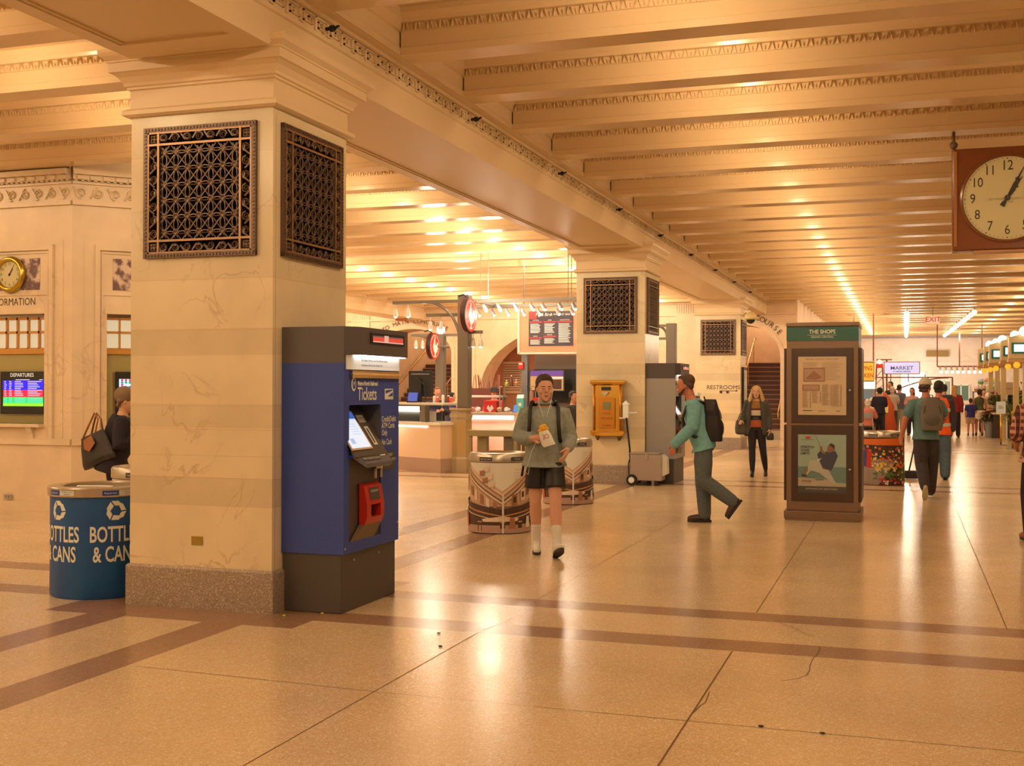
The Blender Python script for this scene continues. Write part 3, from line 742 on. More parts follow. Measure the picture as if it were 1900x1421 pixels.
def recycle(pc, cu, cv, r, m):
    """three chasing arrows"""
    k = pc.w/pc.h
    for j in range(3):
        a = math.pi/2+j*2*math.pi/3
        def pt(x, y, a=a):
            return (cu+r*(x*math.cos(a-math.pi/2)-y*math.sin(a-math.pi/2)), cv-r*k*(x*math.sin(a-math.pi/2)+y*math.cos(a-math.pi/2)))
        cpoly(pc, [pt(-.42, .88), (pt(.18, .88)), pt(.42, .46), pt(.10, .46), pt(-.10, .46), pt(-.16, .52)], m, lift=(j == 0))
        cpoly(pc, [pt(-.50, .80), pt(-.22, .42), pt(-.50, .02), pt(-.86, .18)], m, lift=False)
        cpoly(pc, [pt(.10, .95), pt(.36, .52), pt(.62, .52), pt(.40, .12), pt(.05, .34), pt(.20, .36), pt(-.02, .90)][:3], m, lift=False)
c = Vector((-5.985, 7.72, 0)); R = .37
t = thing('recycling_bin', 'tall blue recycling bin lettered BOTTLES & CANS left of the nearest pillar', 'bin', c)
ang = math.atan2(c.x, c.y)      # direction of the camera from the bin
M_BINBLUE = weave('bin_blue', under((16, 60, 96)), under((12, 72, 104)), 3, 'noise', .45)
MB().lathe([(R-.01, 0), (R, .02), (R, .775), (R-.01, .78)], n=64).build('body', M_BINBLUE, t, smooth='auto')
mb = MB(); mb.lathe([(R+.012, .77), (R+.018, .775), (R+.018, .835), (R+.012, .842), (R-.07, .845), (R-.08, .835), (R-.08, .78)], n=64, close=False); mb.build('lid_ring', mat('bin_steel', (196, 166, 120), .3, .9), t, smooth='auto')
MB().lathe([(R-.078, .80), (0.001, .815)], n=48, close=False).build('lid_top', mat('bin_top_brass', (176, 138, 84), .4, .7), t)
MB().lathe([(.10, .818), (.10, .8185), (.001, .8185)], (.05, -.12, 0), n=24).build('opening', M_BLACK, t)
C = mat('decal_cream', (226, 200, 150), .5)
for k in range(5):
    a0 = -ang+math.radians(20-2+72*(k-1))
    a0 = math.atan2(-c.x, c.y)*0+math.radians(-38+18)+math.radians(72*(k-1)) if False else a0
    pc = Pic(cyl_fn(R+.001, 0), 1, 1)
    fn0 = cyl_fn(R+.001, 0); off = a0*R
    pc.fn = lambda u, v, d=0, off=off, fn0=fn0: fn0(u+off, v+.78, d)
    recycle(pc, 0, .112, .084, C)
    for s, z, wd in (('BOTTLES', .295, .86), ('& CANS', .445, .86)):
        pc.text(s, 0, z, .165, C, wide=wd*.68, offset=.003)
    pc.build('decal', t)
    pc = Pic(None, 1, 1); fn1 = cyl_fn(R+.019, 0); pc.fn = lambda u, v, d=0, off=off, fn1=fn1: fn1(u+off+.0, v+.835, d)
    MBL = mat('sticker_blue', (24, 50, 104), .4)
    cpoly(pc, [(-.09, .012), (.03, .012), (.03, .05), (-.09, .05)], MBL); pc.text('Recycle here', -.03, .031, .022, C, wide=.8)
    cpoly(pc, [(.035, .012), (.17, .012), (.17, .05), (.035, .05)], mat('sticker_pale', (206, 186, 148), .5)); pc.text('for bottles and cans', .10, .022, .012, M_INK); pc.text('only please', .10, .038, .012, M_INK)
    pc.build('rim_sticker', t)
mb = MB(); mb.box(-.10, .06, -.03, .05, .8175, .822); o = mb.build('lid_sticker', mat('sticker_pale_blue', (130, 130, 170), .5), t); o.rotation_euler = (0, 0, .5); o.location = (-.12, -.05, 0)
mb = MB(); mb.add([(-.02, -.26, .846), (.25, -.20, .846), (.24, -.15, .852), (-.04, -.22, .852)], [(0, 1, 2, 3)]); mb.add([(-.02, -.26, .842), (.25, -.20, .842), (.24, -.15, .848), (-.04, -.22, .848)], [(0, 3, 2, 1)]); o = mb.build('leaflet', M_WHITE)
o.location = c+Vector((.0, .0, 0)); tag(o, 'folded paper leaflet lying on the lid of the blue recycling bin', 'leaflet')

def street_bin(label, c, R, H, scene, name='litter_bin', rot=0):
    t = thing(name, label, 'bin', c, 0, 'picture-wrapped bins')
    MB().lathe([(R-.012, 0), (R-.004, .012), (R-.004, H-.10), (R-.01, H-.09)], n=56).build('body', mat('bin_body', (150, 100, 66), .5), t, smooth='auto')
    MB().lathe([(R-.004, H-.10), (R+.008, H-.095), (R+.008, H-.02), (R-.005, H), (R-.06, H+.004), (R-.09, H-.02), (R-.09, H-.06), (.01, H-.06)], n=56, close=False).build('lid_ring', mat('bin_steel', (196, 166, 120), .3, .9), t, smooth='auto')
    a = math.atan2(c[0], c[1]); fn0 = cyl_fn(R-.003, 0)
    pc = Pic(None, 1, 1, .0005); W = math.pi*R*1.25; pc.w = W; pc.h = H-.115
    pc.fn = lambda u, v, d=0: fn0(u-W/2-a*R+rot, v+H-.105, d)
    scene(pc); pc.build('picture_wrap', t)
    pc = Pic(None, 1, 1, .0006); fn1 = cyl_fn(R+.009, 0); pc.fn = lambda u, v, d=0: fn1(u-a*R, v+H-.02, d)
    for u0, s in ((-.24, 'Paper only, please'), (.13, 'Trash only')):
        cpoly(pc, [(u0, .02), (u0+.16, .02), (u0+.16, .065), (u0, .065)], M_MDARK); pc.text(s, u0+.08, .042, .022, C, wide=.8)
    pc.build('rim_label', t)
    return t
def wrap_station(pc):
    S = lambda n, c: mat('print_'+n, c, .45)
    sky, st1, st2, st3, dk, pv, rd, met = S('sky', (226, 196, 146), ), S('stone', (206, 152, 100)), S('stone_shade', (158, 100, 58)), S('stone_light', (226, 178, 126)), S('deep_brown', (74, 46, 28)), S('pavement', (178, 128, 92)), S('red_coat', (188, 76, 34)), S('metal_edge', (196, 130, 66))
    cpoly(pc, [(0, 0), (1, 0), (1, .62), (0, .62)], st1)
    cpoly(pc, [(.12, 0), (.84, 0), (.5, .40)], sky)
    for k, (o, w, m) in enumerate(((.0, .03, st3), (.035, .02, st2), (.065, .035, st1), (.105, .014, dk), (.125, .03, st3), (.165, .012, st2))):
        cpoly(pc, [(.10-o*.9, 0), (.10-o*.9-w*.9, 0), (.5, .44+o+w), (.5, .44+o)], m); cpoly(pc, [(.84+o*.9, 0), (.84+o*.9+w*.9, 0), (.5, .44+o+w), (.5, .44+o)], m)
    for k in range(7):          # statues and columns up the facades
        u = .06+k*.06; v = .22+k*.055; cpoly(pc, [(u, v), (u+.03, v+.02), (u+.035, v+.15), (u, v+.14)], st3 if k % 2 else st2)
    for k in range(5):
        u = .58+k*.085; v = .46-k*.07; cpoly(pc, [(u, v), (u+.05, v-.03), (u+.05, v+.14), (u, v+.15)], st3 if k % 2 else st2); cpoly(pc, [(u+.012, v+.03), (u+.038, v+.01), (u+.038, v+.10), (u+.012, v+.11)], dk)
    for k, (u, v) in enumerate(((.34, .06), (.30, .12), (.37, .17), (.33, .22), (.38, .28))): cpoly(pc, [(u, v), (u+.05, v-.02), (u+.045, v+.06), (u+.005, v+.07)], st2 if k % 2 else st3)
    for k in range(5): cpoly(pc, [(.60, .09+k*.045), (.74-k*.02, .10+k*.045), (.74-k*.02, .106+k*.045), (.60, .096+k*.045)], st1)
    cpoly(pc, [(0, .52), (.5, .66), (1, .50), (1, .57), (.5, .73), (0, .58)], dk)
    cpoly(pc, [(0, .60), (.5, .75), (.5, .765), (0, .615)], met); cpoly(pc, [(1, .60), (.5, .75), (.5, .765), (1, .615)], met)
    cpoly(pc, [(0, .64), (.5, .78), (1, .62), (1, .90), (0, .92)], dk)
    cpoly(pc, [(0, .66), (.42, .79), (.42, .80), (0, .675)], st3); cpoly(pc, [(1, .64), (.56, .79), (.56, .80), (1, .655)], st3)
    cpoly(pc, [(.33, .80), (.5, .755), (.64, .79), (.62, .83), (.34, .84)], st3)
    cpoly(pc, [(0, .90), (1, .87), (1, 1), (0, 1)], pv)
    for u, v, h in ((.29, .84, .14), (.48, .84, .09), (.63, .84, .09), (.80, .84, .09), (.94, .84, .09)):
        cpoly(pc, [(u, v), (u+.04, v), (u+.04, v+h), (u, v+h)], dk); cpoly(pc, [(u, v-.008), (u+.04, v-.008), (u+.04, v+.01), (u, v+.01)], met)
    for u, v, m in ((.10, .70, rd), (.13, .76, rd), (.72, .77, sky), (.85, .74, met), (.56, .77, st2)): cpoly(pc, [(u, v), (u+.035, v), (u+.045, v+.16), (u-.01, v+.16)], m)
    cpoly(pc, [(.495, .44), (.51, .44), (.51, 1), (.495, 1)], S('seam_white', (222, 186, 142)))
def wrap_market(pc):
    S = lambda n, c: mat('print_'+n, c, .45); dk, og, rd, pv, gr, ye, bl, cr = S('dark', (60, 36, 26)), S('orange', (214, 92, 20)), S('red', (190, 44, 20)), S('grey_path', (150, 116, 88)), S('green', (86, 106, 30)), S('yellow', (226, 170, 40)), S('blue', (50, 50, 90)), S('cream', (220, 180, 130))
    cpoly(pc, [(0, 0), (1, 0), (1, 1), (0, 1)], dk); cpoly(pc, [(.12, .04), (.78, 0), (.78, .16), (.2, .15)], og); cpoly(pc, [(0, .50), (.7, .42), (.45, 1), (0, 1)], pv)
    rr = random.Random(3)
    for k in range(150):
        u, v = rr.uniform(0, .97), rr.uniform(.16, .52); s = rr.uniform(.012, .035); cpoly(pc, [(u, v), (u+s, v), (u+s, v+s*1.6), (u, v+s*1.4)], [rd, og, cr, dk, rd, ye][k % 6], lift=(k % 30 == 0))
    for u, v, m in ((.04, .30, bl), (.10, .26, rd), (.24, .28, bl), (.30, .30, rd), (.16, .34, cr)): cpoly(pc, [(u, v), (u+.06, v), (u+.07, v+.34), (u-.01, v+.34)], m)
    for k in range(160):
        u = rr.uniform(.36, .97); v = rr.uniform(.52, .97); s = rr.uniform(.015, .04)
        m = ye if v < .66 and u < .62 else og if v < .62 else gr if v < .86 else rd
        cpoly(pc, [(u, v), (u+s, v-.01), (u+s, v+s*1.3), (u, v+s)], m if k % 5 else cr, lift=(k % 30 == 0))
    cpoly(pc, [(.97, 0), (1, 0), (1, 1), (.97, 1)], S('edge_teal', (40, 80, 74)))
street_bin('round litter bin wrapped in a station street photograph, beside the man in shorts', (-4.34, 12.54, 0), .335, .885, wrap_station, rot=.03)
street_bin('round litter bin with street photograph wrap standing behind the man in shorts', (-4.50, 15.95, 0), .335, .90, wrap_station, rot=.06)
_p = on_floor(1637, 901); street_bin('round litter bin wrapped in a colourful flower market picture, right of the directory kiosk', (_p.x, _p.y+.35, 0), .352, .90, wrap_market)
_p = at_y(284, 800, 9.0); street_bin('round litter bin with pale lid half hidden behind the blue recycling bin and pillar', (_p.x, 9.0, 0), .35, .90, wrap_station)

# ================================================================ directory kiosk
K = MB(); t = thing('directory_kiosk', 'bronze directory kiosk with green header reading THE SHOPS', 'kiosk', (-.957, 14.75+.44, 0))
M_KB = mat('kiosk_bronze', (128, 90, 56), .38, .3); M_KD = mat('kiosk_board', (62, 38, 24), .35)
ww, dd = .425, .44
MB().box(-ww-.03, ww+.03, -dd-.005, dd+.005, .02, .115).box(-ww-.02, ww+.02, -dd, dd, 0, .02).build('base', M_KB, t, bevel=.006)
mb = MB(); mb.box(-ww, ww, -dd+.02, dd-.02, .115, 2.37); mb.build('cabinet', M_KB, t, bevel=.01)
MB().box(-ww-.008, ww+.008, -dd+.005, dd-.005, 2.37, 2.42).build('top_cap', M_KB, t, bevel=.006)
MB().box(-ww-.001, ww+.001, -dd+.012, dd-.012, 2.195, 2.362).build('header_sign', mat('header_green', (32, 78, 54), .4), t)
pc = Pic(plane_fn((-ww, -dd+.0105, 2.362), (1, 0, 0), (0, 0, 1)), 2*ww, .167, .0005)
pc.text('THE SHOPS', .5, .36, .40, C, wide=.92, offset=.001); pc.rect(.29, .585, .70, .605, C); pc.text('GRAND CENTRAL', .5, .74, .20, C, wide=1.0); pc.build('header_lettering', t)
for s, n in ((0, 'front'), (1, 'right'), (2, 'back'), (3, 'left')):
    Mz = Matrix.Rotation(math.pi/2*s, 4, 'Z'); hw = .365 if s % 2 == 0 else .375; yy = -(dd-.02) if s % 2 == 0 else -ww
    for z0, z1 in ((.235, 1.165), (1.19, 2.105)):
        mb = MB(); mb.box(-hw, hw, yy-(.012 if s % 2 == 0 else .035), yy, z0, z1); mb.xf(Mz).build('display_door', M_KD, t, bevel=.004)
    if s % 2:
        mb = MB(); mb.box(-hw, -hw+.07, yy-.045, yy, 1.16, 1.20); mb.xf(Mz).build('hinge', M_STEEL, t)
for z in (1.59, .63):
    mb = MB(); mb.ball((.325, -dd+.004, z), .016, 8); mb.build('knob', M_STEEL, t, smooth=True)
fy = -dd+.006
pc = Pic(plane_fn((-.285, fy, 2.0), (1, 0, 0), (0, 0, 1)), .567, .71, .0004)
PAPER = mat('poster_paper', (206, 162, 106), .5); BR = mat('print_brown', (150, 96, 56), .5); TX = mat('print_text', (164, 116, 68), .5)
pc.rect(0, 0, 1, 1, PAPER); pc.text('GRAND CENTRAL DIRECTORY', .5, .045, .036, M_INK, wide=1.0, spacing=1.15)
pc.lines(.10, .10, .42, .18, 4, TX, .35); pc.lines(.5, .10, .92, .42, 12, TX, .22); pc.rect(.11, .19, .56, .43, BR); pc.rect(.13, .21, .54, .41, mat('print_tan', (176, 126, 84), .5))
pc.poly([(.15, .38), (.33, .24), (.5, .36), (.36, .40)], BR); pc.rect(.09, .48, .45, .585, BR); pc.rect(.11, .495, .43, .57, mat('print_tan', (176, 126, 84), .5))
for u0, u1, v0, v1 in ((.09, .24, .60, .88), (.29, .45, .60, .80), (.50, .67, .48, .84), (.71, .88, .48, .86)): pc.lines(u0, v0, u1, v1, int((v1-v0)*70), TX, .35, .5); 
for u, v0, v1 in ((.25, .60, .88), (.68, .48, .84), (.885, .48, .86), (.46, .6, .78)): pc.rect(u, v0, u+.012, v1, BR)
pc.lines(.10, .92, .32, .935, 1, M_INK, .6); pc.lines(.42, .925, .60, .94, 1, TX, .6); pc.lines(.80, .925, .90, .94, 1, M_INK, .6); pc.build('directory_poster', t)
pc = Pic(plane_fn((-.285, fy, 1.05), (1, 0, 0), (0, 0, 1)), .567, .71, .0004)
A_ = lambda n, c: mat('advert_'+n, c, .5)
pc.rect(0, 0, 1, .9, A_('sky', (150, 152, 112))); pc.rect(0, .55, 1, .82, A_('sea', (100, 114, 88))); pc.poly([(0, .74), (.55, .76), (1, .86), (1, .9), (0, .9)], A_('sand', (176, 146, 102)))
pc.rect(0, .885, 1, 1, A_('strip', (66, 58, 46)))
pc.poly([(.24, .44), (.44, .44), (.62, .58), (.80, .84), (.70, .82), (.46, .66), (.30, .62), (.20, .62)], A_('trousers', (176, 156, 116)))
pc.poly([(.24, .44), (.20, .60), (.12, .66), (.10, .70), (.18, .70), (.28, .60), (.36, .48)], A_('trousers', (176, 156, 116))); pc.poly([(.16, .58), (.22, .60), (.15, .70), (.10, .70)], A_('skin', (140, 84, 50)))
pc.poly([(.08, .68), (.18, .69), (.19, .73), (.07, .72)], A_('shoe', (60, 52, 50)))
pc.poly([(.43, .42), (.40, .34), (.47, .27), (.52, .32), (.60, .28), (.78, .28), (.83, .36), (.76, .50), (.70, .61), (.52, .58)], A_('jacket', (62, 56, 58)))
pc.poly([(.60, .30), (.62, .19), (.70, .155), (.76, .19), (.76, .27), (.68, .30)], A_('skin', (140, 84, 50))); pc.poly([(.64, .17), (.70, .145), (.765, .18), (.76, .25), (.70, .20)], A_('hair', (56, 38, 24)))
pc.poly([(.46, .28), (.46, .19), (.50, .20), (.52, .28)], A_('skin', (140, 84, 50))); pc.poly([(.52, .32), (.50, .26), (.56, .30), (.58, .34)], A_('skin', (140, 84, 50))); pc.poly([(.40, .42), (.50, .40), (.42, .46)], A_('white', (200, 180, 140)))
pc.poly([(.36, 0), (.365, 0), (.47, .20), (.465, .20)], M_INK)
for s, v in (('STRETCH', .215), ('YOUR', .27), ('LIMITS', .325)): pc.text(s, .05, v, .055, M_INK, wide=1.0, align='LEFT', offset=.0005)
pc.rect(.16, .03, .26, .065, M_RED); pc.lines(.06, .085, .38, .10, 1, M_INK, .3); pc.lines(.36, .765, .56, .78, 1, M_INK, .7); pc.rect(.08, .78, .28, .81, A_('label', (140, 110, 76)))
pc.text('ENTRANCE ON 42ND STREET', .5, .93, .04, PAPER, wide=1.0); pc.build('advert_poster', t)

# ================================================================ hanging clock
ctr = at_y(1869, 367, 13.6); HS = .555
t = thing('hanging_clock', 'large square wooden clock with cream round dial hanging from the ceiling at upper right', 'clock', ctr)
M_CW = mat('clock_wood', (122, 60, 22), .2)
MB().box(-HS, HS, 0, .22, -HS, HS).build('case', M_CW, t, bevel=.02)
mb = MB(); mb.lathe([(.475, 0), (.475, -.02), (.455, -.028), (.445, -.012), (.445, 0)], n=64, axis='Y', close=False); mb.build('dial_rim', M_CW, t, smooth='auto')
MB().lathe([(.447, -.006), (.001, -.006)], n=64, axis='Y', close=False).build('dial', mat('dial_cream', (206, 172, 102), .4), t)
INK = mat('clock_ink', (52, 38, 24), .5)
mb = MB()
for k in range(12):
    a = math.pi/2-k*math.pi/6; s = str(k if k else 12); vs, fs = text_geo(s, .145 if k else .15)
    cxx, cz = .345*math.cos(a), .345*math.sin(a); mb.add([(cxx+v[0]*.82, -.008, cz+v[1]) for v in vs], fs)
mb.build('numeral', INK, t)
mb = MB()
for k in range(60):
    a = k*math.pi/30; r = .0075 if k % 5 == 0 else .0045; mb.lathe([(r, -.008), (r*.9, -.0085)], (.425*math.cos(a), 0, .425*math.sin(a)), n=6, axis='Y')
mb.build('minute_dots', INK, t)
def hand(t, ang, L, w, y, name):
    d = Vector((math.sin(ang), 0, math.cos(ang))); n = Vector((d.z, 0, -d.x)); mb = MB()
    prof = [(-.10, w*1.1), (-.06, w*.9), (-.03, w*.5), (L*.25, w*.9), (L*.42, w*1.0), (L*.5, w*.6), (L*.55, w*1.4), (L*.62, w*.5), (L, w*.15)]
    L_ = [d*a+n*b for a, b in prof]; R_ = [d*a-n*b for a, b in prof]; o = Vector((0, y, 0))
    for i in range(len(prof)-1):
        mb.poly([L_[i]+o, L_[i+1]+o, R_[i+1]+o, R_[i]+o][::-1]); mb.poly([L_[i]+o+Vector((0, .004, 0)), L_[i+1]+o+Vector((0, .004, 0)), R_[i+1]+o+Vector((0, .004, 0)), R_[i]+o+Vector((0, .004, 0))])
    mb.lathe([(.03, y), (.03, y-.006)], n=16, axis='Y'); mb.build(name, INK, t)
hand(t, math.radians(27), .40, .017, -.016, 'minute_hand'); hand(t, math.radians(34), .27, .022, -.012, 'hour_hand')
mb = MB(); vs, fs = text_geo('SELF WINDING CLOCK CO.', .03); mb.add([(v[0], -.008, v[1]-.01) for v in vs], fs); vs, fs = text_geo('NEW YORK', .022); mb.add([(v[0], -.008, v[1]-.045) for v in vs], fs); mb.build('maker_text', mat('faint_ink', (150, 118, 66), .5), t)
mb = MB(); mb.box(-HS+.02, -HS+.05, -.012, -.002, -HS+.05, HS-.03); mb.build('side_bead', mat('clock_bead', (170, 100, 46), .15), t)
mb = MB(); mb.box(-HS+.22, HS, -.01, .2, -HS-.02, -HS); mb.build('bottom_strip', mat('clock_strip', (190, 120, 66), .3), t)
for s in (-1, 1):
    top = ZS-ctr.z; mb = MB(); mb.tube([(s*(HS-.02), .1, HS), (s*(HS-.02), .1, top+.0)], .018, 8); mb.ball((s*(HS-.02), .1, HS+.06), .045, 10); mb.build('hanger', mat('hanger_paint', (120, 86, 50), .4), t, smooth=True)

# ================================================================ mailbox, sound case, camera on pillars 2 and 3
t = thing('brass_mailbox', 'ornate polished brass mailbox mounted on the front of the second pillar', 'mailbox', (-4.785, 19.59, 0))
B2 = mat('brass_deep', (196, 120, 40), .3, 1.0)
MB().box(-.25, .25, -.20, 0, .86, 1.70).build('case', M_BRASS, t, bevel=.01)
mb = MB(); ring_box(mb, -.25, .25, -.20, -.055, [(0, 1.66), (.03, 1.68), (.045, 1.715), (.045, 1.74), (.03, 1.75), (0, 1.752)]); mb.build('cornice', M_BRASS, t)
mb = MB(); ring_box(mb, -.25, .25, -.20, -.055, [(0, .80), (.01, .81), (.04, .86), (.045, .885), (.03, .90), (0, .905)]); mb.build('sill', M_BRASS, t)
for s in (-1, 1):
    mb = MB(); mb.tube([(s*.23, -.21, .9), (s*.23, -.21, 1.66)], .022, 10); mb.build('column', B2, t, smooth=True)
    mb = MB(); mb.tube([(s*.19, -.05, .82), (s*.19, -.13, .79), (s*.185, -.12, .73)], [.035, .04, .02], 8); mb.build('foot', mat('foot_bronze', (120, 90, 40), .4, .8), t, smooth=True)
mb = MB(); mb.box(-.14, .14, -.225, -.2, .93, 1.45); mb.build('door', B2, t, bevel=.006)
mb = MB(); mb.box(-.07, .07, -.232, -.224, 1.25, 1.38); mb.build('emblem_plate', mat('emblem', (126, 110, 56), .4, .3), t)
mb = MB(); mb.box(-.10, .06, -.215, -.2, 1.575, 1.635); mb.build('letter_slot', M_BLACK, t)
pc = Pic(plane_fn((-.14, -.227, 1.22), (1, 0, 0), (0, 0, 1)), .28, .28, .0005); pc.text('CUTLER', .5, .12, .13, M_LETTER); pc.text('MAIL CHUTE', .5, .42, .13, M_LETTER); pc.text('U.S. MAIL', .5, .85, .13, M_LETTER); pc.build('cast_lettering', t)
mb = MB(); mb.poly([(-.08, -.233, 1.53), (.02, -.233, 1.53), (-.03, -.233, 1.48)]); mb.box(-.08, .02, -.232, -.2, 1.53, 1.55); mb.build('collection_card', mat('card_pale', (190, 160, 110), .4), t)

t = thing('wheeled_case', 'grey metal wheeled case with tall pull handle in front of the second pillar', 'case', (-4.05, 19.28, 0))
M_CASE = mat('case_grey', (164, 132, 96), .4, .2)
MB().box(-.28, .25, -.16, .16, .085, .52).build('box', M_CASE, t, bevel=.012)
MB().box(-.285, .21, -.165, .165, .52, .545).build('lid', M_CASE, t, bevel=.008)
MB().add([(.25, -.12, .16), (.33, -.10, .2), (.33, .10, .2), (.25, .12, .16), (.25, -.12, .52), (.32, -.10, .46), (.32, .10, .46), (.25, .12, .52)], [(0, 1, 5, 4), (1, 2, 6, 5), (2, 3, 7, 6), (4, 5, 6, 7), (0, 3, 2, 1)]).build('end_cap', mat('end_cap', (214, 186, 140), .4), t)
MB().box(-.02, .02, -.172, -.16, .43, .55).build('latch', M_STEEL, t)
for s in (-1, 1):
    mb = MB(); mb.lathe([(.02, s*.19-.02), (.085, s*.19-.02), (.095, s*.19), (.085, s*.19+.02), (.02, s*.19+.02)], (-.245, 0, .095), n=24, axis='Y'); o = mb.build('wheel', M_BLACK, t, smooth='auto')
    MB().lathe([(.05, s*.19-.023), (.05, s*.19+.023)], (-.245, 0, .095), n=16, axis='Y').build('hub', M_WHITE, o)
mb = MB(); mb.box(.08, .12, -.14, .14, 0, .09); mb.build('stand', M_STEELD, t)
mb = MB(); mb.tube([(-.30, 0, .12), (-.32, 0, .6), (-.38, 0, 1.12)], .016, 8); mb.tube([(-.30, 0, .5), (-.34, -.02, .35), (-.33, -.02, .15)], .01, 6); mb.build('pull_handle', M_BLACK, t)
mb = MB(); mb.box(-.43, -.34, -.04, .04, 1.12, 1.34); mb.add([(-.45, -.05, 1.34), (-.32, -.05, 1.34), (-.32, .05, 1.34), (-.45, .05, 1.34), (-.39, 0, 1.41)], [(0, 1, 4), (1, 2, 4), (2, 3, 4), (3, 0, 4)]); mb.build('grip_box', M_WHITE, t)
mb = MB(); mb.tube([(-.5, 0, 1.11), (-.36, 0, 1.115)], .012, 6); mb.tube([(-.34, 0, 1.2), (-.2, 0, 1.205)], .012, 6); mb.build('lever', M_WHITE, t)

_p = at_y(1394, 590, 31.8)
t = thing('dome_camera', 'cream dome security camera on a bracket at the top of the third pillar', 'security camera', (_p.x, 31.66, _p.z))
MB().tube([(-.19, .25, .14), (-.14, .14, .18), (0, 0, .16)], .04, 8).build('bracket', M_PAINT, t, smooth=True)
MB().lathe([(.02, .16), (.10, .14), (.16, .05), (.17, 0), (.16, -.04), (.12, -.05)], n=20).build('housing', mat('camera_cream', (206, 160, 84), .4), t, smooth=True)
MB().lathe([(.12, -.05), (.10, -.11), (.05, -.15), (.001, -.16)], n=16, close=False).build('dome', M_BLACK, t, smooth=True)
# restroom lettering and dark panel on pillar 3
mb = MB()
def front_text(mb, s, px, py, Y, size, **kw):
    q = at_y(px, py, Y); vs, fs = text_geo(s, size, **kw); mb.add([(q.x+v[0], Y-.004, q.z+v[1]) for v in vs], fs)
front_text(mb, 'RESTROOMS', 1342, 719, 31.9, .16); q = at_y(1385, 725, 31.9)
mb.box(-4.75, -4.32, 31.893, 31.896, q.z-.01, q.z+.005); mb.poly([(-4.32, 31.895, q.z-.03), (-4.26, 31.895, q.z), (-4.32, 31.895, q.z+.03)])
q = at_y(1343, 727, 31.9); mb.ball((q.x-.08, 31.895, q.z), .04, 8); mb.ball((q.x+.1, 31.895, q.z), .04, 8)
tag(mb.build('restroom_lettering', M_LETTER), 'dark carved lettering RESTROOMS with an arrow on the third pillar', 'lettering')
q0, q1 = at_y(1377, 682, 33.0), at_y(1379, 764, 33.0)
t = thing('wall_panel', 'tall narrow black information case on the right face of the third pillar', 'display case', (-4.2, 32.5, 0))
MB().box(0, .06, -.35, .35, q1.z, q0.z).build('frame', M_BLACK, t); MB().box(.06, .065, -.29, .29, q1.z+.08, q0.z-.08).build('glass_face', mat('case_face', (150, 140, 120), .15), t)
